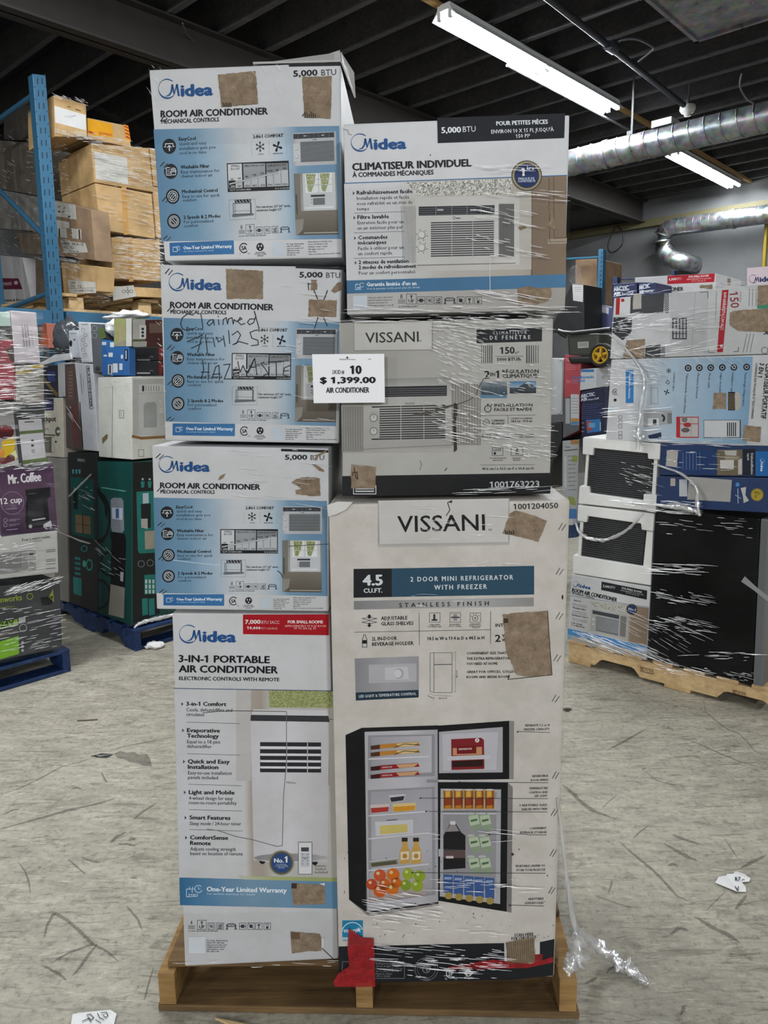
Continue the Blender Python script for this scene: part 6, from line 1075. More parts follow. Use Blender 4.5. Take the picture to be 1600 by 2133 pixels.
for x in (1460, 1485, 1512): A.disc(x, 378, 4, '#8f2a33', 2, n=8); A.line(((x, 392), (x - 4, 500)), 4, '#77797c', 2); A.line(((x - 20, 712), (x - 48, 850)), 4, '#77797c', 2)
A.line(((1210, 390), (1200, 620)), 4, '#8d8f91', 2); A.T('R', 1572, 690, 1568, 36, INKD, 1.2, 716); A.ring(1575, 835, 24, 4, '#4a4d50'); A.rect(1518, 490, 1660, 520, '#3d8a6a', 2); A.end()
A.torn([(1340, 535), (1660, 515), (1660, 695), (1375, 690), (1308, 640), (1310, 550)], 'torn_patch', r, 34, 3); A.torn([(1525, 345), (1660, 330), (1660, 490), (1518, 492)], 'torn_patch', r, 35, 3); A.torn([(530, 760), (670, 748), (664, 892), (500, 898)], 'torn_patch', r, 36, 3); A.torn([(582, 412), (642, 405), (640, 520), (576, 525)], 'torn_patch', r, 37, 2).data.materials[0] = plain('pale_sticker', '#a9a59c', .6)
r, A = goods(H6, ((590, 284), (1205, 250), (1200, 560), (590, 560)), PRB, .38, '#c6c6c7', 'white carton with a red banner standing behind the sideways carton with the large 150', 'carton')
A.begin('printed_front', r); A.poly(((838, 272), (1198, 252), (1192, 318), (838, 334)), '#b01f2d', 1); A.T('6,000', 850, 308, 905, 20, '#e6dcdc', 1, 305); A.T('BTU', 910, 304, 946, 19, '#e0b8b8', .2, 302); A.T('FOR SMALL ROOMS', 1000, 286, 1152, 15, '#e6dcdc', 1, 277); A.T("APPROXIMATELY 10' X 25' ROOM", 985, 304, 1168, 11, '#e0b8b8', .5, 295); A.T('UP TO 250 SQ. FT', 1022, 318, 1130, 10, '#e0b8b8', .5, 312); A.T('ROOM AIR CONDITIONER', 545, 395, 958, 28, INKD, 1.2, 383); A.poly(((1082, 340), (1180, 332), (1180, 375), (1085, 365)), '#7d6d58', 2); A.end()
S_ = side_of(H6, (1205, 250), (1200, 560), PRB); A2 = Art(S_, H6); A2.begin('printed_side', r); A2.logo(1228, 335, 1282, 340); A2.rect(1292, 290, 1316, 345, '#8d8474', 1); A2.end()
for q, lab in ((((418, 332), (606, 318), (612, 520), (418, 520)), 'navy air cooler carton with white slanted lettering, left of two beside the red banner carton'), (((616, 318), (748, 322), (750, 500), (618, 515)), 'navy air cooler carton half hidden against the red banner carton')):
    r, A = goods(H6, q, PR.off(-.12), .2, '#1b2450', lab, 'box', 'navy air cooler cartons'); (x, y), x1 = q[0], q[1][0]; w = x1 - x
    A.begin('printed_front', r); y += 8; A.T('ARCTIC', x + w * .08, y + 50, x + w * .68, 30, '#cfd6e4', 1.6, y + 34); A.T('AIR', x + w * .08, y + 84, x + w * .36, 28, '#cfd6e4', 1.6, y + 80); A.T('PureChill', x + w * .42, y + 76, x + w * .86, 16, '#cfd6e4', .8, y + 68); A.line(((x + w * .1, y + 14), (x + w * .4, y + 6)), 4, '#9aa6c4'); A.line(((x + w * .55, y + 6), (x + w * .9, y - 2)), 4, '#9aa6c4'); A.end()
r, A = goods(H6, ((1438, 212), (1680, 192), (1680, 420), (1438, 420)), PR.off(-.14), .3, '#cdbcc2', 'pale pink carton peeking over the top right edge of the load', 'carton'); A.begin('logo', r); A.logo(1458, 322, 1650, 308, '#27375c'); A.end()
# ---- seen in the gap between the front stack and the right pallet
r, A = goods(H6, ((186, 1148), (388, 1108), (384, 1600), (188, 1600)), PB, .3, '#171c3c', 'navy air cooler carton seen in the gap beside the foam-packed units', 'box', 'navy air cooler cartons')
A.begin('printed_front', r); A.T('ARCTIC', 185, 1196, 290, 26, '#c9d1e0', 1.6, 1178); A.T('AIR', 185, 1222, 235, 24, '#c9d1e0', 1.6, 1214); A.T('PureChill', 242, 1216, 318, 14, '#c9d1e0', .8, 1204); [A.line(((185, 1248 + 15 * k), (350 - 20 * (k % 3), 1238 + 15 * k)), 4, '#4f5a8a') for k in range(8)]; A.poly(((222, 1362), (330, 1355), (335, 1448), (230, 1462)), '#3a78b5', 1); A.poly(((225, 1375), (262, 1372), (265, 1440), (232, 1448)), '#b04a3a', 2); A.rect(240, 1385, 290, 1420, '#6da0c9', 3); A.line(((330, 1380), (330, 1440)), 6, '#c3d3e0', 3); [A.line(((188, y), (206, y)), 4, '#9aa6c4') for y in (1385, 1420, 1450)]; A.end()
r, A = goods(H6, ((182, 978), (392, 962), (388, 1106), (172, 1140)), PB, .3, '#c3c6ca', 'white carton with blue Spanish lettering below the lawn mower'); A.begin('printed_front', r); A.rect(185, 980, 282, 1000, '#3f7ab0', 1); A.T('acondicionado', 120, 1052, 282, 24, '#3a7ab8', 1, 1046); A.T('portátil', 130, 1078, 212, 20, '#3a7ab8', 1, 1074); A.ring(352, 1040, 10, 5, '#77797d'); A.rect(300, 970, 390, 1110, '#b0b2b5', 1); A.end()
r, A = goods(H6, ((58, 868), (185, 878), (170, 1440), (48, 1500)), PB, .35, '#a8424c', 'red and grey upright carton at the left of the gap', mat=board('#a8424c'))
A.begin('printed_front', r); A.T('Haier', 68, 918, 126, 30, '#d08a90', .6, 920); [A.line(((68, 945 + 16 * k), (140, 947 + 16 * k)), 5, '#c6747b') for k in range(3)]; A.T('150', 72, 1085, 102, 24, '#d08a90', .4); [A.line(((112, 1060 + 12 * k), (160, 1061 + 12 * k)), 4, '#c6747b') for k in range(3)]; A.poly(((52, 1195), (172, 1180), (168, 1440), (46, 1500)), '#5d6064', 1); A.rect(66, 1200, 100, 1390, '#a9acb0', 2); A.rect(106, 1168, 168, 1400, '#c3c6c9', 2); A.rect(108, 1350, 166, 1375, '#b58a4a', 3); A.rect(108, 1375, 166, 1398, '#5a84b0', 3); [A.line(((112, 1200 + 22 * k), (160, 1200 + 22 * k)), 3, '#6d7074', 3) for k in range(6)]; A.end()
r, A = goods(H6, ((-120, 890), (52, 900), (44, 1320), (-120, 1330)), PB, .35, '#babcbe', 'pale grey carton with a thin outline, mostly hidden by the front stack'); A.begin('printed_front', r); A.line(((20, 910), (46, 920), (38, 1300), (0, 1330)), 4, '#6d7074'); A.end()
r, A = goods(H6, ((-120, 1392), (40, 1385), (38, 1520), (-120, 1900)), PB, .35, '#1f2022', 'black carton low in the gap, beside the grey carton with listings'); 
r, A = goods(H3, ((64, 1300), (168, 1292), (150, 1812), (62, 1835)), PB, .3, '#a7a9ab', 'narrow grey carton with an orange corner and a listing, standing low in the gap')
A.begin('printed_front', r); A.rect(115, 1296, 166, 1320, '#a87a4a', 1); A.logo(78, 1342, 112, 1340, '#4a5a78'); A.line(((78, 1360), (158, 1352)), 6, '#55585c'); [A.line(((82, 1400 + 32 * k), (84, 1425 + 32 * k)), 10, '#c3c5c7') for k in range(6)]; [A.line(((100, 1395 + 26 * k), (150 - 9 * (k % 2), 1392 + 26 * k)), 4, '#77797c') for k in range(9)]; A.rect(124, 1392, 158, 1430, '#8f9a52', 1); A.rect(62, 1720, 152, 1780, '#4a7ab0', 1); A.rect(70, 1780, 130, 1820, '#c3c5c7', 2); A.poly(((100, 1640), (140, 1650), (150, 1700), (110, 1690)), '#8f9a52', 1); A.end()
mb = MB(); q = [px(H3, *p) for p in ((66, 1828), (150, 1812), (150, 1895), (66, 1905))]; f = [PB.hit(*p) for p in q]; mb.hexa(f, [p + E1 * .6 for p in f]); tag(mb.build('pallet_block', BLUE_P, merge=True), 'end of a dark blue pallet on the floor in the gap', 'pallet')
# lawn mower
PM = PB; A = Art(PM, H6); mw = empty('lawn_mower', PM.hit(*px(H6, 230, 955)), 'black and olive lawn mower with a yellow wheel, stored on cartons in the gap', 'lawn mower')
carton([px(H6, *p) for p in ((75, 712), (320, 706), (322, 880), (85, 888))], PM, .3, plain('olive_mower_plastic', '#3a3c33', .5), mw, 'motor_housing', .02)
carton([px(H6, *p) for p in ((80, 886), (370, 872), (345, 925), (100, 938))], PM.off(.02), .38, plain('black_mower_deck', '#141516', .45), mw, 'deck', .015)
mb = MB(); pts = [PM.hit(*px(H6, *p)) + PM.n * .02 for p in ((20, 690), (60, 702), (130, 708), (300, 690), (420, 676))]; mb.tube(pts, .016, 8); mb.tube([pts[0] + V((0, 0, 0)), PM.hit(*px(H6, 45, 715)) + PM.n * .02, PM.hit(*px(H6, 75, 735))], .013, 8); mb.build('handle', plain('black_mower_handle', '#101112', .4), mw)
c = PM.hit(*px(H6, 372, 872)) + PM.n * .03; R_ = (PM.hit(*px(H6, 372, 790)) - c).length
def wheel_ring(rads, w0, w1, mat, name, n=28):
    mb = MB(); rows = []
    for r_, w in rads: rows.append([c + PM.n * w + E2 * (r_ * math.cos(6.2832 * k / n)) + V((0, 0, r_ * math.sin(6.2832 * k / n))) for k in range(n)])
    mb.grid(rows, 0, True, True); return mb.build(name, mat, mw)
wheel_ring(((R_ * .76, .0), (R_, .0), (R_, .05), (R_ * .95, .06), (R_ * .76, .06), (R_ * .76, .0)), 0, 0, plain('black_tyre', '#0f1010', .7), 'tyre')
YEL = plain('yellow_wheel_plastic', '#c59a1c', .45); wheel_ring(((R_ * .62, .02), (R_ * .76, .02), (R_ * .76, .055), (R_ * .62, .055), (R_ * .62, .02)), 0, 0, YEL, 'rim')
mb = MB()
for k in range(5): t = 6.2832 * k / 5 + .3; u = E2 * math.cos(t) + V((0, 0, math.sin(t))); v = E2 * -math.sin(t) + V((0, 0, math.cos(t))); mb.box(c + PM.n * .025 + u * R_ * .15 - v * R_ * .1, u * R_ * .5, v * R_ * .2, PM.n * .025)
mb.tube((c + PM.n * .01, c + PM.n * .07), R_ * .22, 14); mb.build('spokes', YEL, mw)
A = Art(PM, H6); A.begin('rating_plate', mw); A.poly(((158, 772), (242, 768), (242, 815), (160, 820)), '#a9aaa4', 3); [A.line(((166, 782 + 10 * k), (234, 779 + 10 * k)), 3, '#5d5e58', 4) for k in range(3)]; A.end()
PK = Plane(AB(5.4, 0), -E1)
r, A = goods(H6, ((112, 330), (205, 338), (208, 700), (-60, 700)), PK, .3, '#17181a', 'black wrapped bundle with a white sheet on it, behind the lawn mower'); A.begin('label_sheet', r); A.poly(((118, 336), (200, 340), (198, 470), (124, 458)), '#c9cacb', 2); [A.line(((135, 360 + 14 * k), (185, 362 + 14 * k)), 3, '#8d8f91', 3) for k in range(3)]; A.end()
lump('film_bundle', H6, 105, 275, 42, 75, PK, FILM_H, 'knot of crumpled clear film on top of the black wrapped bundle', 'film', 3., .06, .5)
r, A = goods(H6, ((205, 520), (285, 512), (285, 690), (205, 690)), PK.off(-.3), .3, '#23294f', 'navy bundle behind the lawn mower, left of the rack upright')
r, A = goods(H6, ((328, 490), (425, 515), (425, 700), (328, 690)), PK.off(-.3), .3, '#3a3f66', 'film-covered blue bundle right of the slim rack upright'); A.begin('label_sheet', r); A.poly(((330, 495), (395, 515), (392, 560), (332, 545)), '#b9bcc6', 2); A.end()
# rack upright and beam, at the back on the right
rk = empty('rack_upright', PB2.hit(*px(H6, 312, 690)), 'slim blue rack upright beside a brown board, at the back right', 'rack')
carton([px(H6, *p) for p in ((315, 70), (352, 68), (328, 900), (285, 900))], PB2, .06, RACK, rk, 'post', .003)
A = Art(PB2, H6); A.begin('slots', rk, [RACK_D]); [A.poly(((338 - .037 * y, 90 + y), (345 - .037 * y, 90 + y), (344 - .037 * y, 106 + y), (337 - .037 * y, 106 + y)), '#000000', 3) for y in range(0, 590, 34)]; A.end()
carton([px(H6, *p) for p in ((-60, 140), (312, 122), (312, 136), (-60, 156))], PB2.off(-.01), .05, RACK, rk, 'beam', .003)
carton([px(H6, *p) for p in ((190, 545), (290, 615), (285, 640), (190, 575))], PB2.off(-.01), .04, RACK, rk, 'brace', .003)
r, A = goods(H6, ((140, 148), (306, 138), (300, 520), (140, 520)), PB2.off(-.12), .5, '#8a6a45', 'plain brown carton on the rack behind the slim blue upright', mat=KRAFT_D)
rk2 = empty('rack_beam', PB2.hit(*px(H6, 640, 300)), 'dark blue rack beam with short posts behind the navy air cooler cartons', 'rack')
DB = plain('dark_blue_rack_steel', '#1c2a4c', .5); carton([px(H6, *p) for p in ((425, 300), (590, 285), (900, 262), (900, 285))], PB2, .05, DB, rk2, 'beam', .003); carton([px(H6, *p) for p in ((424, 280), (458, 278), (458, 420), (424, 420))], PB2.off(.02), .06, DB, rk2, 'post', .003); carton([px(H6, *p) for p in ((872, 230), (890, 228), (890, 330), (872, 330))], PB2.off(.02), .06, DB, rk2, 'post', .003)
# ---- blue pallet rack on the left with its wrapped load
RKP = Plane(AB(0, -4.93), E2); a_s = RKP.hit(*px(G3, 742, 800)).dot(E1); RSL = Plane(AB(a_s, 0), -E1)
ru = empty('rack_upright', RKP.hit(88, 655) * 1., 'tall blue slotted rack upright with diagonal braces, at the left', 'rack'); ru.location.z = 0
q = [px(G3, *p) for p in ((262, 90), (368, 104), (490, 2058), (388, 2050))]; f = [RKP.hit(*p) for p in q]
f[2] = V((f[2].x, f[2].y, 0)); f[3] = V((f[3].x, f[3].y, 0)); mb = MB(); mb.hexa(f, [p - E2 * .07 for p in f]); mb.build('post', RACK, ru, .003)
A = Art(RKP, G3); A.begin('slots', ru, [RACK_D])
for k in range(20):
    u = (k + .25) / 19.6; x0 = 262 + 126 * u; y = 90 + 1960 * u
    for d in (40, 76): A.poly(((x0 + d - 4, y + 12), (x0 + d + 3, y + 12), (x0 + d + 5, y + 60), (x0 + d - 2, y + 60)), '#000000', 3)
    for d in (8, 100): A.disc(x0 + d, y - 18, 5, '#000000', 3, n=8)
A.end()
px0 = f[0]; back = lambda z, d: V((px0.x, px0.y, z)) - E2 * d + E1 * .045
mb = MB(); mb.box(V((px0.x, px0.y, 0)) - E2 * 1.05, E1 * .08, E2 * .07, V((0, 0, px0.z))); mb.build('post', RACK, ru, .003)
for z0, z1, nm in ((px0.z - .08, px0.z - .1, 'brace'), (2.45, 3.05, 'brace'), (2.16, 2.1, 'brace'), (1.95, 1.35, 'brace')):
    mb = MB(); mb.tube((back(z0, .04), back(z1, 1.02)), .017, 6); mb.build(nm, RACK, ru)
zb = RKP.hit(180, 663).z
b0 = V((px0.x, px0.y, zb - .06))
for d, lab in ((.0, 'blue rack beam along the front, just above the water dispenser load'), (1.0, 'blue rack beam along the back, behind the upper pallet of brown cartons')):
    mb = MB(); mb.box(b0 + E1 * .085 - E2 * (.05 + d), E1 * 2.5, E2 * .05, V((0, 0, .1))); tag(mb.build('rack_beam', RACK, None, .004), lab, 'rack beam', 'blue rack beams')
mb = MB(); mb.box(b0 - E1 * 2.2 - E2 * .05, E1 * 2.195, E2 * .05, V((0, 0, .1))); tag(mb.build('rack_beam', RACK, None, .004), 'blue rack beam left of the slotted upright, above the far left stack', 'rack beam', 'blue rack beams')
zt = zb + .041
up = empty('wooden_pallet', AB(a_s + .5, -5.4, zt), 'pale wooden pallet on the blue rack beam, under the brown cartons', 'pallet')
a0 = RKP.hit(*px(G3, 490, 1950)).dot(E1)
for b in (-4.98, -5.45, -5.92): 
    for k in range(3): mb = MB(); mb.box(AB(a0 + .0 + .5 * k + .08, b - .1, zt + .02), E1 * .1, E2 * .1, V((0, 0, .075))); mb.build('block', WOOD_R, up, .003)
    mb = MB(); mb.box(AB(a0, b - .1, zt), E1 * 1.35, E2 * .1, V((0, 0, .02))); mb.build('bottom_board', WOOD_R, up, .003)
for k in range(7): mb = MB(); mb.box(AB(a0 + .2 * k, -6.0, zt + .096), E1 * .13, E2 * 1.04, V((0, 0, .02))); mb.build('deck_board', WOOD_R2, up, .003)
WHITEL = '#c9c9c6'
def kraft_box(quad, plane, depth, label, mat=None, group='brown cartons on the rack'):
    r = new_carton([px(G3, *p) for p in quad], plane, depth, mat or KRAFT, label, 'box', group if mat is None else None, zmin=zt + .117); return r, Art(plane, G3)
r, A = kraft_box(((435, 262), (695, 340), (705, 600), (442, 600)), RKP, .4, 'brown carton with a large white label, topmost on the rack')
A.begin('shipping_label', r); A.poly(((440, 350), (692, 425), (696, 550), (446, 485)), '#d0d0cf', 2); A.line(((520, 440), (615, 428), (560, 450)), 3, '#8d8f96', 3); A.line(((545, 356), (568, 362)), 8, '#6d5a3f', 3); A.line(((612, 378), (650, 392)), 10, '#6d5a3f', 3); A.end()
r, A = kraft_box(((706, 446), (1035, 512), (1060, 690), (712, 610)), RKP.off(-.05), .4, 'brown carton with yellow courier tape and red letters, topmost right on the rack')
A.begin('courier_tape', r); A.poly(((706, 452), (905, 500), (915, 606), (712, 585)), '#d79a1c', 2); A.poly(((1000, 500), (1035, 512), (1058, 640), (1020, 628)), '#d79a1c', 2); A.T('EXPRESS', 800, 580, 905, 18, '#b0321c', 1, 596, l=4); [A.line(((1006 + 4 * k, 515 + 28 * k), (1036 + 5 * k, 530 + 28 * k)), 11, '#a8281c', 4) for k in range(4)]; A.line(((720, 560), (760, 575)), 14, '#a8281c', 4); A.end()
r, A = kraft_box(((738, 655), (1200, 692), (1240, 1046), (765, 968)), RKP, .5, 'brown carton under the courier-taped one, heavily covered in white film'); A.begin('shipping_label', r); A.poly(((760, 720), (1025, 770), (1035, 985), (775, 940)), '#c6c4be', 2); A.end()
r, A = kraft_box(((768, 975), (1225, 1062), (1255, 1425), (812, 1350)), RKP.off(.012), .5, 'golden brown carton with rounded corners, middle of the rack load'); A.begin('tape', r, [INK]); A.line(((1000, 1018), (1020, 1380)), 40, '#b98d50', 2); A.end()
r, A = kraft_box(((900, 1412), (1290, 1432), (1300, 1770), (905, 1745)), RKP.off(-.006), .5, 'brown carton at the lower right of the rack load'); A.begin('tape', r, [INK]); A.line(((1050, 1425), (1060, 1760)), 36, '#b08650', 2); A.end()
r, A = kraft_box(((1232, 1000), (1420, 1030), (1430, 1425), (1262, 1410)), RKP.off(-.01), .5, 'brown carton half hidden behind the topmost air conditioner carton, low'); r, A = kraft_box(((1208, 690), (1420, 720), (1420, 1022), (1240, 992)), RKP.off(-.01), .5, 'brown carton half hidden behind the topmost air conditioner carton, high')
r, A = kraft_box(((440, 1115), (735, 1190), (770, 1600), (475, 1560)), RSL.off(.125), .12, 'brown carton covered with pasted size labels, left side of the rack load', KRAFT_D)
A.begin('size_labels', r)
for q in (((440, 1120), (610, 1150), (620, 1270), (445, 1240)), ((450, 1270), (560, 1290), (560, 1340), (455, 1330)), ((450, 1330), (535, 1340), (545, 1420), (460, 1410)), ((580, 1340), (655, 1350), (660, 1430), (585, 1420)), ((490, 1435), (690, 1460), (712, 1535), (520, 1540))): A.poly(q, '#b9b6ae', 2)
A.T('GRIP  BLACK', 500, 1470, 680, 20, '#33312d', .3, 1482, l=4); A.T('XL  12', 510, 1500, 600, 18, '#33312d', .3, 1506, l=4); A.T('BLACK', 560, 1535, 640, 16, '#33312d', .3, 1538, l=4)
for x, y in ((470, 1160), (510, 1170), (470, 1200), (505, 1200), (550, 1240)): A.rect(x, y, x + 18, y + 12, '#33312d', 4)
A.line(((480, 1345), (482, 1410)), 12, '#33312d', 4); A.line(((640, 1355), (645, 1425)), 12, '#33312d', 4); A.end()
r, A = kraft_box(((492, 1612), (800, 1650), (800, 1962), (525, 1962)), RSL.off(.12), .11, 'brown carton with one white label, lowest on the left of the rack load'); A.begin('size_label', r); A.poly(((545, 1755), (770, 1775), (778, 1862), (560, 1868)), '#c6c3ba', 2); A.T('GRIP', 570, 1788, 612, 18, '#33312d', .3, 1790, l=4); A.T('XS  12', 570, 1815, 660, 18, '#33312d', .3, 1818, l=4); A.T('CHARCOAL', 600, 1852, 760, 16, '#33312d', .3, 1850, l=4); A.line(((560, 1825), (770, 1822)), 3, '#55534d', 4); A.end()
r, A = kraft_box(((812, 1800), (1400, 1830), (1400, 1905), (815, 1900)), RKP, .5, 'flat brown carton with a marked sheet, lowest right of the rack load'); A.begin('marked_sheet', r); A.poly(((905, 1815), (1080, 1800), (1100, 1890), (915, 1925)), '#b9b6b0', 3); [A.ring(1000 + 30 * k, 1850, 12, 4, '#4a4844', 4) for k in range(3)]; A.line(((1030, 1812), (1035, 1880)), 4, '#4a4844', 4); A.end()
GREYW = board('#6a6663'); RS2 = Plane(AB(a_s - .02, 0), -E1)
for q, lab, c in ((((30, 380), (300, 330), (330, 640), (30, 620)), 'dark film-wrapped carton behind the top of the rack upright', '#4a4540'), (((-150, 622), (330, 650), (350, 1085), (-150, 990)), 'grey-brown film-wrapped carton behind the rack upright, second row', '#6d655d'), (((-150, 1000), (360, 1095), (380, 1370), (-150, 1330)), 'pale film-wrapped carton behind the rack upright, third row', '#8d8a86'), (((120, 1378), (420, 1382), (450, 1560), (180, 1545)), 'small brown film-wrapped carton behind the rack upright, fourth row', '#75685a'), (((285, 1580), (460, 1580), (470, 1960), (292, 1990)), 'dull brown carton behind the foot of the rack upright', '#665a4d')):
    r, A = kraft_box(q, RS2, .3, lab, board(c, dirt=.4))
r, A = kraft_box(((-150, 1545), (30, 1545), (180, 1620), (272, 1992), (-150, 1992))[0:1] + ((180, 1575), (272, 1992), (-150, 1992)), RS2.off(.02), .3, 'white carton with a maroon band, left of the rack upright', board('#b9b7b9'))
A.begin('printed_front', r); A.poly(((-150, 1740), (150, 1745), (182, 1832), (-150, 1835)), '#5f1a34', 1); A.T('Conquest', 5, 1800, 95, 34, '#c9b3bc', .2, 1798); A.disc(130, 1780, 16, '#c9b3bc', 2); A.T('Renson & Zarow', 30, 1930, 192, 20, '#1d1d1f', 1.4, 1928); A.line(((20, 1945), (190, 1942)), 4, '#4a4a4d'); A.line(((20, 1962), (190, 1960)), 3, '#8d8d90'); A.poly(((0, 1990), (90, 1962), (200, 1992)), '#26262a', 2); A.end()
# ================================================================== lamps, ducts and pipes overhead
def make_tube(): 
    m = bpy.data.materials.new('lit_fluorescent_tube'); m.use_nodes = True; t = m.node_tree; t.nodes.clear()
    o = N(t, 'ShaderNodeOutputMaterial'); e = N(t, 'ShaderNodeEmission'); e.inputs[0].default_value = (.95, .98, 1, 1); e.inputs[1].default_value = TUBE_E
    t.links.new(e.outputs[0], o.inputs[0]); return m
TUBE = make_tube(); WENAMEL = plain('white_lamp_enamel', '#d8dadc', .4, 0, .04); GALV = None
def make_galv():
    m, t, p = nt('galvanised_duct_steel'); n = nz(t, pos(t), 14, 5); v = N(t, 'ShaderNodeTexVoronoi'); v.inputs['Scale'].default_value = 30; t.links.new(pos(t), v.inputs[0])
    t.links.new(mix(t, .3, ramp(t, n, [(.3, hexc('#7d8184')), (.7, hexc('#adb0b3'))]), v.outputs['Color'], 'SOFT_LIGHT'), p.inputs['Base Color'])
    p.inputs['Metallic'].default_value = .85; t.links.new(ramp(t, n, [(.3, (.25,) * 3), (.7, (.45,) * 3)]), p.inputs['Roughness']); return m
GALV = make_galv()
def lamp_fixture(a0, a1, b, z, label):
    r = empty('ceiling_lamp', AB((a0 + a1) / 2, b, z), label, 'ceiling lamp', 'double tube ceiling lamps')
    mb = MB(); prof = [(-.10, 0), (-.055, .055), (-.05, .085), (.05, .085), (.055, .055), (.10, 0), (.095, 0), (.05, .045), (-.05, .045), (-.095, 0)]
    rows = [[AB(a, b + u, z + w) for u, w in prof] for a in (a0, a1)]; mb.grid(rows, 0, False, True)
    for row in rows: mb.face([row[i] for i in (0, 1, 2, 3, 4, 5, 6, 7, 8, 9)])
    mb.build('housing', WENAMEL, r)
    L = (a1 - a0) / 2
    for h in (0, 1):
        for u in (-.045, .045):
            s, e = a0 + h * L + .03, a0 + (h + 1) * L - .03
            mb = MB(); mb.tube((AB(s, b + u, z + .016), AB(e, b + u, z + .016)), .019, 12); mb.build('tube', TUBE, r)
            for q in (s - .012, e + .012): mb = MB(); mb.box(AB(q - .012, b + u - .014, z - .002), E1 * .024, E2 * .028, V((0, 0, .05))); mb.build('socket', WENAMEL, r)
    return r
lamp_fixture(4.22, 6.66, -3.33, 3.885, 'long lit double tube lamp, the nearer and larger one on the ceiling')
lamp_fixture(8.35, 10.3, -3.47, 3.885, 'shorter-looking lit double tube lamp farther off, beyond the round duct')
mb = MB(); mb.box(AB(2.5, -3.40, 3.965), E1 * 8.05, E2 * .045, V((0, 0, .025))); tag(mb.build('mounting_strip', plain('tan_timber_strip', '#8f7142', .7)), 'tan strip running along the ceiling above both tube lamps', 'strip')
mb = MB(); mb.tube((atz(1056, 136, 3.87), atz(1322, 277, 3.87)), .011, 8); tag(mb.build('conduit', plain('grey_conduit', '#6f7276', .5, .3)), 'thin grey conduit beside the near tube lamp', 'pipe')
def spiral_duct(p, q, r, pitch, name, label):
    e = empty(name, (p + q) / 2, label, 'duct'); mb = MB(); mb.tube((p, q), r, 32, 0, False); mb.build('sheet_metal', GALV, e)
    d = (q - p).normalized(); L = (q - p).length; u = d.cross(V((0, 0, 1))).normalized(); w = d.cross(u); n = int(L / pitch); mb = MB(); pts = []
    for i in range(n * 20 + 1):
        t = i / 20; a = 6.28318 * t; pts.append(p + d * (t * pitch) + (r + .002) * (math.cos(a) * u + math.sin(a) * w))
    mb.tube(pts, .0045, 5); mb.build('seam', GALV, e); return e
spd = spiral_duct(AB(6.2, -5.5, 3.4), AB(6.2, .5, 3.4), .106, .118, 'spiral_duct', 'large round spiral duct crossing behind the upper right carton')
mb = MB(); rows = []
for bb in (-3.17, -3.13): rows.append([AB(6.2 + .113 * math.cos(6.2832 * k / 28), bb, 3.4 + .113 * math.sin(6.2832 * k / 28)) for k in range(28)])
mb.grid(rows, 0, True, True); mb.build('collar', GALV, spd)
mb = MB(); mb.box(AB(6.19, -2.94, 3.5), E1 * .008, E2 * .016, V((0, 0, .5))); mb.box(AB(6.16, -2.96, 3.5), E1 * .05, E2 * .05, V((0, 0, .03))); mb.build('hanger', plain('dark_hanger_strap', '#3b3c40', .5, .4), spd)
mb = MB(); mb.box(AB(6.13, -2.74, 3.50), E1 * .16, E2 * .16, V((0, 0, .05))); mb.build('junction_box', plain('white_junction_box', '#c6c8c9', .5), spd)
w2 = empty('round_duct', AB(10.3, -3.8, 3.4), 'round duct with an elbow, running along the back wall at the right', 'duct')
PD = Plane(AB(10.3, 0), -E1); h = lambda x, y: PD.hit(*px(H4, x, y))
mb = MB(); mb.tube((h(850, 1040), h(1330, 975), h(1900, 895)), .112, 24); mb.build('sheet_metal', GALV, w2)
mb = MB(); el = [h(850, 1040), h(800, 1058), h(768, 1100), h(758, 1160), h(775, 1230), h(830, 1290), h(900, 1310) , h(940, 1318) + E1 * .12, h(950, 1322) + E1 * .28]; mb.tube(el, .112, 20); mb.build('elbow', GALV, w2)
for k, (x, y) in enumerate(((1330, 975),)): mb = MB(); mb.tube((h(x - 12, y + 2), h(x + 12, y - 2)), .122, 24); mb.build('collar', GALV, w2)
mb = MB()
for x in range(900, 1900, 62): y = 1040 - (x - 850) * .138; mb.tube((h(x - 1.5, y), h(x + 1.5, y - .4)), .1155, 20)
mb.build('seam', GALV, w2)
mb = MB()
for i in (1, 2, 3, 4, 5, 6):
    d = (el[i + 1] - el[i - 1]).normalized() * .008; mb.tube((el[i] - d, el[i] + d), .117, 20)
mb.build('seam', GALV, w2)
YP = plain('yellow_gas_pipe', '#8f7a1c', .4, 0, .15); mb = MB(); mb.tube((AB(10.42, -3.11, 0), AB(10.42, -3.11, 3.6)), .026, 10); tag(mb.build('gas_pipe', YP), 'upright yellow pipe on the back wall, at the right edge', 'pipe')
DKP = plain('dark_grey_pipe', '#3b3d45', .4, .3); sp = empty('sprinkler_pipe', AB(5, -2.7, 3.8), 'dark pipe crossing the ceiling diagonally, ending at the white detector', 'pipe')
mb = MB(); mb.tube((AB(2.4, -2.52, 3.8), AB(6.7, -2.72, 3.8)), .022, 10); mb.build('pipe', DKP, sp)
mb = MB(); c = atz(1274, 96, 3.8); mb.tube((c - E1 * .05, c + E1 * .05), .042, 12); mb.build('fitting', DKP, sp)
sd = empty('smoke_detector', AB(6.78, -2.72, 3.74), 'small white round detector hanging near the round spiral duct', 'detector')
c = AB(6.8, -2.725, 3.8); mb = MB(); prof = ((.0, .02), (.062, .02), (.066, -.012), (.05, -.035), (.03, -.042), (.026, -.062), (.0, -.066)); mb.grid([[c + V((r * math.cos(.3142 * k), r * math.sin(.3142 * k), z)) for k in range(20)] for r, z in prof], 0, True, True); mb.build('dome', WENAMEL, sd)
mb = MB(); mb.tube((c + V((0, 0, .02)), c + V((0, 0, .2))), .015, 8); mb.build('stem', DKP, sd)
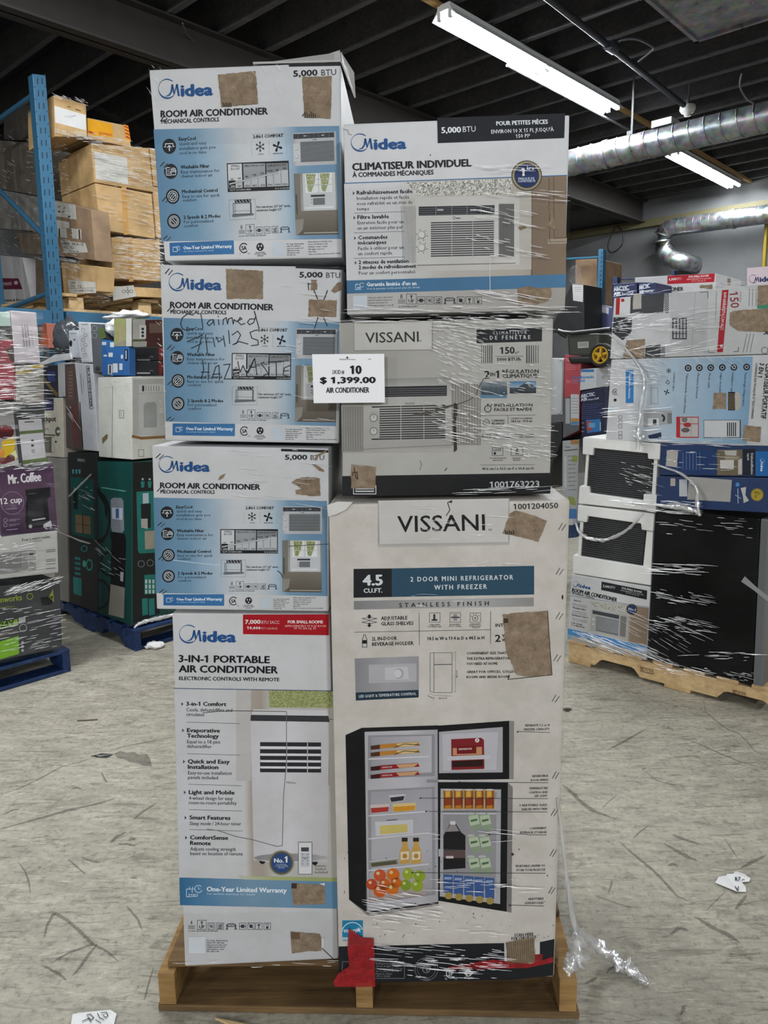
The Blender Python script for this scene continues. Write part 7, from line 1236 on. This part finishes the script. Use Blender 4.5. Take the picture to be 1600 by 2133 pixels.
mb = MB(); mb.tube((atz(1100, 80, 3.962), atz(1345, -6, 3.962)), .006, 6); tag(mb.build('conduit', plain('grey_conduit', '#6f7276', .5, .3)), 'thin pale conduit running across to the dark pipe, upper right', 'pipe')
def cable(pts, r, name, label, z=None, plane=None, colr='#26272a'):
    P = [plane.hit(*p) if plane else atz(p[0], p[1], z) for p in pts]; out = []
    for i in range(len(P) - 1):
        a, b, c_, d = P[max(i - 1, 0)], P[i], P[i + 1], P[min(i + 2, len(P) - 1)]
        for k in range(6): t = k / 6; out.append(.5 * (2 * b + (c_ - a) * t + (2 * a - 5 * b + 4 * c_ - d) * t * t + (3 * b - a - 3 * c_ + d) * t ** 3))
    out.append(P[-1]); mb = MB(); mb.tube(out, r, 6); return tag(mb.build(name, plain('cable_' + colr, colr, .5)), label, 'cable')
cable([px((700, 0, 1.778), *p) for p in ((1035, 165), (1060, 148), (1115, 145), (1168, 170), (1172, 185), (1120, 228))], .007, 'cable', 'looped dark cable hanging from the dark ceiling pipe', z=3.85, colr='#3f434a')
cable([px((0, 0, 2.222), *p) for p in ((845, 108), (865, 155), (905, 195), (960, 220), (1110, 284), (1180, 310))], .006, 'cable', 'grey cable drooping behind the topmost carton', z=3.9, colr='#5a5c62')
cable([px(H4, *p) for p in ((385, 1045), (345, 1130), (328, 1200), (350, 1242), (400, 1225), (445, 1170), (445, 1080), (405, 1030))], .009, 'cable', 'black cable loop hanging on the back wall', plane=Plane(AB(10.45, 0), -E1), colr='#17181a')
cable([px((700, 0, 1.778), *p) for p in ((1502, 275), (1496, 320), (1520, 365), (1545, 382))], .007, 'cable', 'short pale cable end dangling above the right side of the spiral duct', z=3.8, colr='#77797e')
un = empty('unit_heater', AB(3.9, -1.3, 3.5), 'galvanised sheet metal housing hung at the top right corner', 'heater')
mb = MB(); mb.box(AB(3.4, -1.79, 3.4), E1 * 1.147, E2 * 1.3, V((0, 0, .42))); mb.build('housing', GALV, un, .006)
mb = MB(); mb.box(AB(3.4, -1.80, 3.385), E1 * 1.157, E2 * .02, V((0, 0, .03))); mb.box(AB(4.537, -1.80, 3.385), E1 * .02, E2 * 1.3, V((0, 0, .03))); mb.build('rim', GALV, un)
mb = MB()
for aa, bb in ((4.4, -1.7), (4.4, -.7)): mb.tube((AB(aa, bb, 3.8), AB(aa, bb, 4.02)), .006, 6)
mb.build('hanger_rod', DKP, un)
# ================================================================== stretch film and scraps
def fq(fr, *pts): return [px(fr, *p) for p in pts]
sw = empty('stretch_wrap', PF.hit(930, 1700) * 1., 'clear stretch film wound around the tall front stack, with a tail on the floor', 'stretch film'); sw.location.z = ZT
mb = MB()
panel(mb, PFR, ((716, 395), (1186, 372), (1176, 646), (723, 655)), 0, 30, 20, .006)
panel(mb, PVI, ((711, 664), (1155, 655), (1150, 1034), (712, 1040)), 1, 40, 40, .009)
panel(mb, PF, ((686, 1046), (1188, 1037), (1156, 2030), (707, 2040)), 0, 30, 60, .007)
panel(mb, P2, ((330, 546), (706, 550), (706, 926), (340, 920)), 0, 24, 24, .006)
panel(mb, P3, ((314, 926), (680, 932), (680, 1276), (322, 1272)), 0, 24, 24, .006)
panel(mb, P1, ((308, 143), (709, 127), (712, 300), (320, 300)), 0, 24, 12, .005)
panel(mb, PL, ((380, 1900), (704, 1895), (706, 2000), (386, 2012)), 0, 20, 8, .006)
for pl, x, y0, y1, d in ((PFR, 1191, 380, 648, .42), (PVI, 1157, 655, 1034, .42), (PF, 1192, 1040, 2030, .53)):   # the right-hand returns
    a, b = pl.hit(x, y0), pl.hit(x - (32 if pl is PF else 8), y1); mb.grid([[a.lerp(b, j / 12) + PV * d * i / 6 + V((.006 * noise.noise((a.lerp(b, j / 12) + PV * i) * 7), 0, 0)) for i in range(7)] for j in range(13)], 1)
# gathered film between the French and the grey carton, and its stretched corner
A_ = [PFR.hit(*px(F4, *p)) + PFR.n * .008 for p in ((1175, 1335), (1400, 1325), (1470, 1290), (1500, 1180), (1580, 1260), (1530, 1320), (1420, 1370))]
mb.face(A_, 1)
mb.build('film', [FILM, FILM_H], sw)
mb = MB()
for pl, fr, q, n, sd, l0, l1, tl in (
    (PFR, F4, ((960, 395), (1400, 380), (1440, 420), (980, 440)), 12, 1, 20, 70, .05), (PFR, F4, ((930, 560), (1470, 545), (1440, 620), (950, 600)), 22, 2, 15, 75, .09), (PFR, F4, ((880, 650), (1330, 700), (1320, 790), (900, 760)), 20, 3, 15, 60, .1), (PFR, F4, ((850, 820), (1330, 900), (1320, 990), (900, 960)), 22, 4, 12, 60, .1), (PFR, F4, ((930, 1180), (1340, 1230), (1340, 1300), (930, 1250)), 22, 5, 20, 70, .08), (PFR, F4, ((60, 1280), (1460, 1290), (1460, 1335), (60, 1335)), 40, 6, 20, 90, .03),
    (PVI, F5, ((760, 60), (1520, 50), (1500, 160), (780, 130)), 120, 7, 8, 45, .06), (PVI, F5, ((770, 130), (1100, 160), (1060, 420), (790, 330)), 105, 8, 6, 36, .14), (PVI, F5, ((780, 380), (1060, 430), (1060, 560), (790, 480)), 36, 9, 10, 45, .16), (PVI, F5, ((740, 570), (1120, 600), (1120, 760), (780, 720)), 46, 10, 8, 40, .15), (PVI, F5, ((800, 720), (1500, 720), (1500, 900), (860, 820)), 120, 11, 8, 50, .1), (PVI, F5, ((1060, 340), (1520, 350), (1520, 640), (1060, 600)), 44, 12, 6, 40, .1), (PVI, F5, ((1240, 820), (1520, 830), (1520, 960), (1240, 920)), 40, 13, 6, 30, .1), (PVI, F5, ((900, 1110), (1500, 1100), (1490, 1160), (980, 1150)), 14, 14, 20, 110, -.02), (PVI, F5, ((200, 60), (800, 50), (800, 90), (200, 95)), 16, 15, 20, 70, .02),
    (PF, F8, ((500, 60), (1080, 80), (1100, 280), (600, 280)), 16, 16, 20, 70, .02), (PF, F8, ((640, 380), (1150, 400), (1150, 450), (640, 440)), 8, 17, 15, 60, -.01), (PF, F8, ((500, 600), (900, 600), (900, 720), (500, 710)), 10, 18, 15, 50, .01), (PF, F9, ((700, 740), (1300, 790), (1300, 870), (560, 870)), 7, 19, 30, 110, .01), (PF, F9, ((640, 1080), (1320, 1080), (1300, 1160), (640, 1160)), 24, 20, 15, 75, .03), (PF, F9, ((260, 1100), (640, 1140), (560, 1360), (260, 1340)), 36, 21, 15, 75, .08), (PF, F10, ((190, 0), (560, 40), (560, 120), (200, 100)), 18, 22, 15, 70, .06), (PF, F10, ((240, 120), (860, 130), (860, 200), (240, 200)), 14, 23, 15, 60, .06), (PF, F10, ((250, 230), (880, 250), (860, 400), (250, 400)), 70, 24, 15, 95, .06), (PF, F10, ((450, 300), (880, 310), (860, 370), (450, 360)), 26, 25, 15, 60, .06),
    (P2, F2, ((1050, 180), (1490, 200), (1480, 1400), (900, 1300)), 26, 26, 15, 60, .03), (P2, F2, ((60, 60), (130, 60), (150, 1440), (110, 1440)), 30, 27, 4, 10, .8), (P3, F3, ((600, 80), (1460, 110), (1460, 600), (600, 500)), 24, 28, 20, 80, .03), (P1, F1, ((40, 200), (140, 200), (150, 520), (60, 520)), 14, 29, 4, 16, 1.2), (P1, F1, ((680, 180), (1040, 170), (1000, 520), (820, 500)), 8, 30, 5, 16, 1.5), (PL, F7, ((150, 1420), (1500, 1400), (1500, 1460), (160, 1490)), 8, 31, 20, 70, .0)):
    folds(mb, pl, fq(fr, *q), n, sd, 0, l0, l1, (.0003, .0008), .011, tl)
tag(mb.build('film_folds', FOLD, sw), kind='stuff')
def rope(pts, rad, seed, name, parent, mat=FOLD_S):
    out = []; R_ = []
    for i in range(len(pts) - 1):
        a, b, c_, d = pts[max(i - 1, 0)], pts[i], pts[i + 1], pts[min(i + 2, len(pts) - 1)]
        for k in range(8): t = k / 8; out.append(.5 * (2 * b + (c_ - a) * t + (2 * a - 5 * b + 4 * c_ - d) * t * t + (3 * b - a - 3 * c_ + d) * t ** 3)); R_.append(rad[i] * (1 - t) + rad[i + 1] * t)
    out.append(pts[-1]); R_.append(rad[-1]); mb = MB(); rows = []
    for i, p in enumerate(out):
        d = (out[min(i + 1, len(out) - 1)] - out[max(i - 1, 0)]).normalized(); u = d.cross(V((.3, .2, .9))).normalized(); w = d.cross(u); row = []
        for k in range(14):
            a = 6.2832 * k / 14; q = p * 30 + V((seed, 0, 0)); r = R_[i] * (.62 + .7 * noise.noise(V((math.cos(a) * 2.2 + seed, math.sin(a) * 2.2, i * .33))) + .6 * noise.noise(V((math.cos(a) * 5, math.sin(a) * 5, i * 1.7 + seed))))
            row.append(p + r * (math.cos(a) * u + math.sin(a) * w))
        rows.append(row)
    mb.grid(rows, 0, True, True); return mb.build(name, mat, parent)
PT = PF.off(-.03)
t0 = [PF.hit(x, y) + PF.n * .004 for x, y in ((1160, 1660), (1172, 1760), (1184, 1860), (1198, 1935))]; rope(t0, [.003, .006, .008, .012], 1., 'film_strand', sw)
k0 = t0[-1]; rope([k0, PF.hit(1205, 1965), PF.hit(1200, 2000), PF.hit(1180, 2022)], [.012, .024, .03, .016], 4., 'film_knot', sw)
fl = [k0] + [atz(x, y, z) for x, y, z in ((1225, 1958, .09), (1262, 1982, .04), (1300, 2012, .018), (1330, 2032, .012), (1352, 2050, .008))]
rope(fl, [.014, .02, .022, .024, .016, .008], 7., 'film_tail', sw)
def wrap(label, base, panels, fold_list, mats=(FILM, FILM_H)):
    r = empty('stretch_wrap', base, label, 'stretch film'); mb = MB()
    for pl, fr, q, mi, nx, ny, off in panels: panel(mb, pl, fq(fr, *q), mi, nx, ny, off, .006)
    mb.build('film', list(mats), r); mb = MB()
    for pl, fr, q, n, sd, l0, l1, tl, off in fold_list: folds(mb, pl, fq(fr, *q), n, sd, 0, l0, l1, (.00025, .0006), off, tl)
    tag(mb.build('film_folds', FOLD, r), kind='stuff'); return r
wr = wrap('stretch film over the black fridge and foam-packed units on the right pallet', PR.hit(1400, 1400), (
    (PR, H6, ((400, 395), (1660, 318), (1660, 1560), (366, 1530)), 1, 50, 50, .014), (PR, H7, ((140, 120), (1640, 150), (1520, 1935), (70, 1600)), 0, 40, 50, .014)), (
    (PR, H6, ((560, 560), (1240, 500), (1230, 700), (560, 680)), 75, 1, 12, 60, -.1, .018), (PR, H6, ((430, 590), (580, 590), (580, 760), (430, 740)), 40, 2, 6, 25, -.05, .018), (PR, H6, ((400, 740), (820, 900), (800, 1090), (390, 1100)), 170, 3, 6, 30, .05, .018), (PR, H6, ((620, 800), (1230, 740), (1200, 850), (640, 870)), 26, 4, 20, 90, -.1, .018), (PR, H6, ((400, 1240), (860, 1250), (860, 1450), (400, 1450)), 22, 5, 15, 70, -.06, .018), (PR, H6, ((440, 380), (1400, 320), (1600, 330), (440, 430)), 30, 6, 10, 50, -.06, .018), (PR, H6, ((1000, 890), (1480, 880), (1480, 960), (1000, 960)), 24, 7, 5, 20, .8, .018), (PR, H6, ((560, 1490), (1660, 1500), (1660, 1570), (560, 1550)), 26, 8, 15, 60, .02, .018),
    (PR, H7, ((420, 270), (730, 330), (720, 520), (540, 480)), 46, 9, 8, 40, .1, .018), (PR, H7, ((380, 545), (1060, 560), (1050, 660), (700, 640)), 110, 10, 10, 50, .05, .018), (PR, H7, ((690, 1010), (1090, 1010), (1090, 1090), (690, 1080)), 26, 11, 15, 80, .03, .018), (PR, H7, ((700, 660), (1400, 680), (1400, 830), (700, 800)), 22, 12, 10, 60, .05, .018), (PR, H7, ((760, 1190), (1110, 1230), (1100, 1310), (720, 1280)), 34, 13, 12, 60, .12, .018), (PR, H7, ((690, 1370), (1120, 1420), (1100, 1510), (700, 1480)), 46, 14, 10, 50, .14, .018), (PR, H7, ((150, 1500), (660, 1590), (930, 1740), (240, 1610)), 90, 15, 15, 70, .22, .018), (PR, H7, ((480, 1340), (1100, 1460), (900, 1650), (500, 1490)), 34, 16, 15, 80, .2, .018), (PR, H7, ((900, 1620), (1460, 1630), (1460, 1700), (900, 1700)), 18, 17, 15, 60, .0, .018), (PR, H7, ((640, 1700), (1420, 1780), (1420, 1860), (700, 1780)), 46, 18, 10, 60, .14, .018), (PR, H7, ((820, 170), (1420, 200), (1420, 380), (820, 380)), 18, 19, 12, 60, .02, .018)))
o_ = PR.n * .03
rope([PR.hit(*px(H6, *p)) + o_ for p in ((420, 720), (520, 800), (620, 920), (670, 1010), (680, 1100), (660, 1250), (640, 1400), (640, 1490), (630, 1580))], [.004, .006, .008, .012, .012, .014, .016, .022, .012], 3., 'film_strand', wr)
rope([PR.hit(*px(H6, *p)) + o_ for p in ((600, 1480), (650, 1500), (690, 1480))], [.006, .018, .008], 5., 'film_knot', wr)
rope([PR.hit(*px(H7, *p)) + o_ for p in ((155, 715), (190, 790), (270, 828), (370, 832), (480, 790), (570, 720), (645, 640))], [.006, .012, .014, .012, .01, .009, .006], 8., 'film_strand', wr)
rope([PR.hit(*px(H7, *p)) + o_ for p in ((700, 290), (880, 350), (960, 400), (1020, 470), (1025, 580), (1040, 660))], [.004, .008, .01, .012, .014, .008], 11., 'film_strand', wr)
rope([PR.hit(*px(H7, *p)) + o_ for p in ((560, 570), (760, 590), (900, 600), (1000, 625), (1050, 660))], [.006, .012, .016, .018, .008], 12., 'film_strand', wr)
wrap('stretch film around the far left stack on the chipped blue pallet', PL1.hit(60, 1360), (
    (PL1, G8, ((-250, 20), (512, 50), (600, 1980), (-250, 2000)), 1, 40, 40, .016), (PL1, G5, ((-260, 120), (520, 110), (566, 1760), (-260, 1930)), 0, 40, 40, .016)), (
    (PL1, G8, ((-40, 280), (500, 330), (540, 690), (-40, 680)), 60, 1, 10, 45, 0, .022), (PL1, G8, ((-40, 700), (545, 700), (550, 1200), (-40, 1200)), 150, 2, 10, 60, 0, .022), (PL1, G8, ((-40, 1200), (560, 1190), (560, 1360), (-40, 1380)), 30, 3, 15, 60, -.04, .022), (PL1, G8, ((-40, 1590), (400, 1600), (480, 1680), (-40, 1700)), 12, 4, 20, 60, -.08, .022), (PL1, G5, ((-20, 120), (470, 90), (470, 160), (-20, 180)), 26, 5, 6, 30, -.08, .022), (PL1, G5, ((-20, 820), (260, 800), (360, 1080), (-20, 1060)), 60, 6, 8, 30, -.12, .022), (PL1, G5, ((60, 1200), (530, 1110), (540, 1190), (60, 1270)), 70, 7, 8, 40, -.16, .022), (PL1, G5, ((-20, 1380), (540, 1400), (550, 1740), (-20, 1780)), 70, 8, 10, 50, -.2, .022), (PL1, G5, ((380, 640), (510, 660), (510, 720), (380, 700)), 14, 9, 5, 16, .2, .022)))
wl = wrap('thin stretch film around the teal water dispenser load', PLL.hit(240, 1290), (
    (PLL, G4, ((395, 500), (925, 640), (918, 1410), (420, 1400)), 0, 30, 30, .014), (PLL, G5, ((495, 60), (1176, 80), (1170, 1550), (500, 1360)), 0, 30, 40, .014)), (
    (PLL, G5, ((890, 800), (1120, 950), (1110, 1110), (920, 1080)), 16, 1, 8, 26, .2, .018), (PLL, G5, ((640, 330), (860, 300), (850, 520), (650, 500)), 16, 2, 6, 24, .5, .018), (PLL, G4, ((640, 900), (760, 930), (760, 1100), (680, 1080)), 7, 3, 8, 24, .9, .018), (PLL, G4, ((910, 630), (1220, 630), (1220, 740), (910, 740)), 16, 4, 6, 26, .05, .018), (PLL, G4, ((380, 350), (850, 420), (850, 520), (400, 520)), 40, 5, 8, 30, -.1, .018)))
rope([PLL.hit(*px(G5, *p)) + PLL.n * .02 for p in ((520, 700), (640, 750), (740, 790), (830, 815))], [.002, .005, .007, .004], 2., 'film_strand', wl)
rope([PLL.hit(*px(G5, *p)) + PLL.n * .02 for p in ((640, 400), (700, 340), (780, 260), (840, 200))], [.004, .008, .008, .005], 3., 'film_strand', wl)
rope([PLR.hit(*px(G5, *p)) + PLR.n * .02 for p in ((1175, 1560), (1240, 1520), (1340, 1490), (1450, 1465), (1560, 1440))], [.008, .013, .014, .014, .01], 4., 'film_strand', wl)
wrap('heavy stretch film over the brown cartons on the blue rack', RKP.hit(240, 600), (
    (RKP, G3, ((425, 250), (700, 320), (1320, 620), (1420, 700)), 0, 20, 20, .02), (RKP, G3, ((735, 645), (1420, 690), (1420, 1900), (800, 1800)), 1, 40, 40, .02), (RSL, G3, ((-100, 560), (735, 645), (800, 1960), (-100, 1960)), 1, 40, 40, .16)), (
    (RKP, G3, ((738, 660), (1240, 700), (1240, 1030), (765, 960)), 230, 1, 6, 40, .08, .026), (RKP, G3, ((770, 980), (1400, 1060), (1400, 1420), (810, 1340)), 60, 2, 5, 50, .1, .026), (RKP, G3, ((900, 1410), (1290, 1430), (1300, 1770), (905, 1745)), 190, 3, 6, 32, .04, .026), (RKP, G3, ((440, 560), (720, 570), (1060, 650), (700, 660)), 60, 4, 6, 30, .1, .03), (RSL, G3, ((405, 640), (740, 660), (770, 1110), (420, 1090)), 90, 5, 4, 18, .15, .168), (RSL, G3, ((440, 1100), (770, 1180), (800, 1650), (480, 1640)), 60, 6, 4, 20, .1, .168), (RSL, G3, ((0, 600), (330, 650), (330, 1100), (0, 980)), 70, 7, 3, 14, .3, .168), (RSL, G3, ((0, 990), (330, 1090), (330, 1640), (60, 1500)), 55, 8, 3, 14, .2, .168), (RSL, G3, ((600, 1520), (850, 1560), (850, 1780), (640, 1740)), 60, 9, 6, 30, .05, .168), (RSL, G3, ((740, 1850), (1000, 1860), (950, 1950), (760, 1940)), 40, 10, 5, 20, 0, .06), (RKP, G3, ((1240, 1050), (1300, 1060), (1310, 1750), (1260, 1740)), 60, 11, 5, 25, .3, .026), (RKP, G3, ((420, 260), (680, 310), (690, 360), (430, 300)), 26, 12, 5, 22, .3, .03), (RKP, G3, ((450, 530), (700, 590), (720, 640), (450, 600)), 40, 13, 5, 22, .1, .03)))
# ---- scraps on the floor
def scrap(fr, pts, z, mat, label, cat, name, curl=0.):
    mb = MB(); p = [atz(*px(fr, *q), z + (curl * (k % 3 == 1))) for k, q in enumerate(pts)]; n = len(p); b = [q - V((0, 0, .0012)) for q in p]; mb.face(p); mb.face(b[::-1]); [mb.face((p[i], b[i], b[(i + 1) % n], p[(i + 1) % n])) for i in range(n)]
    o = mb.build(name, mat); tag(o, label, cat); return o
FLF = (0, 1330, 2.6575); FRF = (1150, 1400, 2.909); PAPER = plain('white_scrap_paper', '#dcdcda', .6, 0, .04)
class FloorArt(Art):
    def __init__(s, fr, z): s.p = Plane((0, 0, z), (0, 0, 1)); s.fr = fr; s.pre = None; s.base = .0005; s.mb = None
s1 = scrap(FRF, ((988, 1275), (1010, 1240), (1058, 1232), (1060, 1222), (1098, 1222), (1112, 1206), (1165, 1222), (1202, 1250), (1195, 1268), (1150, 1272), (1172, 1300), (1178, 1330), (1140, 1330), (1120, 1328)), .004, PAPER, 'torn white paper scrap with black writing, on the floor at the right', 'paper', 'paper_scrap', .004)
A = FloorArt(FRF, .008); A.begin('writing', s1); A.T('R7', 1110, 1266, 1142, 24, '#26282b', .4); A.line(((1150, 1262), (1165, 1256)), 4, '#26282b'); A.line(((1110, 1300), (1125, 1325), (1130, 1300)), 5, '#26282b'); A.end()
s2 = scrap(FLF, ((390, 2150), (402, 2080), (440, 2070), (610, 2055), (645, 2076), (628, 2150)), .004, PAPER, 'white paper with handwriting, on the floor at the bottom left', 'paper', 'paper_scrap', .003)
A = FloorArt(FLF, .0075); A.begin('writing', s2); A.line(((480, 2085), (500, 2080), (520, 2100), (505, 2112), (485, 2095)), 4, '#33353a'); A.line(((540, 2075), (552, 2100), (575, 2110)), 4, '#33353a'); A.line(((560, 2072), (590, 2070), (598, 2088), (585, 2100), (570, 2085)), 4, '#33353a'); A.line(((455, 2120), (490, 2105), (505, 2125)), 4, '#33353a'); A.line(((530, 2110), (560, 2130)), 4, '#33353a'); A.end()
mb = MB(); p = [atz(x, y, .006) for x, y in ((448, 2120), (470, 2124), (520, 2134), (560, 2150), (520, 2150), (480, 2134))]; mb.face(p); mb.face([q - V((0, 0, .005)) for q in p][::-1]); [mb.face((p[i], p[i] - V((0, 0, .005)), p[(i + 1) % 6] - V((0, 0, .005)), p[(i + 1) % 6])) for i in range(6)]; tag(mb.build('wood_splinter', plain('pale_split_wood', '#d2b884', .7)), 'pale wood splinter on the floor before the front pallet', 'wood')
scrap(FLF, ((502, 650), (530, 645), (560, 636), (628, 640), (590, 650), (548, 656)), .004, plain('black_plastic_scrap', '#1d1d1f', .4), 'thin black plastic sliver on the floor left of the front stack', 'scrap', 'plastic_scrap', .006)
scrap(FRF, ((60, 222), (90, 216), (122, 222), (100, 234), (80, 228)), .004, plain('brown_scrap', '#3a2a20', .8), 'small dark brown chip on the floor right of the front stack', 'scrap', 'bark_scrap', .004)
scrap(FLF, ((425, 452), (540, 445), (541, 449), (428, 456)), .004, plain('tan_twig', '#5f5040', .8), 'straight tan splinter on the floor near the chipped blue pallet', 'wood', 'wood_splinter')
def crumb(x, y, rx, rz, seed, label):
    c = atz(x, y, rz * .8); mb = MB(); mb.grid([[c + V((rx * math.sin(.314 * i) * math.cos(.449 * k), rx * .7 * math.sin(.314 * i) * math.sin(.449 * k), rz * math.cos(.314 * i))) * 1. + V((0, 0, 0)) + rx * .35 * noise.noise_vector(V((i * .7, k * .6, seed))) * math.sin(.314 * i) for k in range(14)] for i in range(11)], 0, True, True)
    tag(mb.build('foam_crumb', FOAM), label, 'scrap')
crumb(323, 1344, .055, .02, 2., 'crumpled white foam scrap beside the water dispenser pallet')

# ---- stains, scuffs and cracks of the slab, where the photograph shows them
STAIN = plain('dark_floor_stain', '#4a4641', .65, 0, .3, 25); STAIN.node_tree.nodes['Principled BSDF'].inputs['Alpha'].default_value = .34
A = FloorArt(FLF, .0002); A.STEP = .00002; A.begin('stain', FL_OBJ, [STAIN])
def smear(fr, pts, w):
    A.fr = fr; rr_ = random.Random(int(pts[0][0] * 7 + pts[0][1])); fine_ = []
    for (x0, y0), (x1, y1) in zip(pts, pts[1:]):
        for k in range(5): fine_.append((x0 + (x1 - x0) * k / 5 + rr_.uniform(-.12, .12) * w, y0 + (y1 - y0) * k / 5 + rr_.uniform(-.12, .12) * w))
    pts = fine_ + [pts[-1]]; n = len(pts); W_ = [w * rr_.uniform(.7, 1.1) for _ in pts]
    for i in range(n - 1):
        (x0, y0), (x1, y1) = pts[i], pts[i + 1]; L = math.hypot(x1 - x0, y1 - y0) or 1; nx, ny = -(y1 - y0) / L, (x1 - x0) / L
        a, b = W_[i] * math.sin(math.pi * (i + .15) / (n - .7)) ** .5, W_[i + 1] * math.sin(math.pi * (i + 1.15) / (n - .7)) ** .5 if i < n - 2 else w * .1
        A.mb.face([A.at(x0 + nx * a, y0 + ny * a * .7, 0), A.at(x1 + nx * b, y1 + ny * b * .7, 0), A.at(x1 - nx * b, y1 - ny * b * .7, 0), A.at(x0 - nx * a, y0 - ny * a * .7, 0)])
for pts, w in ((((245, 1655), (258, 1590), (300, 1520), (370, 1560), (430, 1610), (510, 1690), (590, 1730), (660, 1790)), 13), (((280, 1800), (370, 1745), (450, 1715), (520, 1690)), 9), (((400, 1870), (450, 1810), (500, 1740), (540, 1690)), 10), (((610, 1130), (650, 1095), (700, 1072)), 11), (((650, 1140), (700, 1138), (755, 1150)), 8), (((710, 1115), (735, 1108), (755, 1115)), 13), (((0, 1055), (130, 1020), (260, 985), (400, 945), (540, 915), (650, 880)), 9), (((100, 1235), (140, 1290), (160, 1350), (170, 1420)), 6), (((380, 1225), (420, 1260), (480, 1310)), 8), (((450, 1210), (510, 1235), (560, 1240)), 9), (((0, 865), (110, 830), (250, 760), (340, 710), (440, 685), (510, 660)), 4), (((600, 625), (680, 600), (780, 580), (880, 560), (975, 545)), 4), (((720, 1330), (740, 1322), (760, 1332)), 9), (((700, 1480), (760, 1550), (790, 1620)), 8), (((280, 1830), (330, 1860), (370, 1895)), 12), (((400, 830), (430, 825), (450, 835)), 7), (((740, 1000), (790, 960), (870, 910)), 8), (((560, 740), (575, 770), (590, 800)), 6), (((20, 975), (70, 950), (105, 945)), 7), (((800, 2000), (820, 1920), (850, 1820)), 7), (((230, 1810), (270, 1825), (300, 1850)), 10)): smear(FLF, pts, w)
for pts, w in ((((340, 470), (420, 430), (500, 385), (560, 350)), 9), (((680, 1040), (740, 1075), (820, 1120), (880, 1145)), 15), (((730, 985), (800, 1015), (900, 1045)), 12), (((490, 1010), (530, 970), (590, 925)), 7), (((60, 680), (120, 730), (180, 790), (230, 830), (300, 860), (360, 880)), 16), (((400, 1020), (500, 1110), (600, 1190), (680, 1270), (760, 1360), (830, 1390)), 10), (((720, 1590), (770, 1550), (830, 1570)), 16), (((860, 1480), (960, 1540), (1060, 1590), (1140, 1640)), 18), (((700, 1175), (740, 1160), (760, 1175)), 13), (((340, 1350), (355, 1300), (365, 1260)), 9), (((780, 2080), (795, 2050), (800, 2020)), 14), (((1040, 1000), (1080, 1060), (1130, 1135)), 4), (((920, 180), (930, 240), (1000, 300), (1060, 345), (1130, 370), (1180, 420), (1230, 480), (1300, 510)), 4), (((800, 400), (900, 440), (1010, 490), (1130, 540), (1300, 590)), 4), (((560, 600), (640, 660), (760, 690)), 4), (((300, 830), (350, 780), (400, 740)), 4), (((1140, 1190), (1220, 1150), (1300, 1110)), 16), (((200, 1890), (240, 1870), (275, 1850)), 14), (((930, 1450), (980, 1400), (1050, 1330)), 5), (((1110, 1440), (1150, 1390), (1180, 1350)), 14), (((330, 1830), (350, 1800), (380, 1780)), 9), (((545, 592), (558, 582), (570, 586)), 8), (((120, 200), (260, 240), (420, 250)), 3), (((250, 1350), (330, 1380), (450, 1420), (570, 1430)), 5)): smear(FRF, pts, w)
A.fr = FLF; A.mb.face([A.at(x, y, 0) for x, y in ((625, 640), (668, 622), (700, 634), (742, 628), (770, 644), (812, 638), (828, 660), (842, 706), (800, 708), (760, 690), (715, 684), (690, 668), (655, 664))])
A.end()
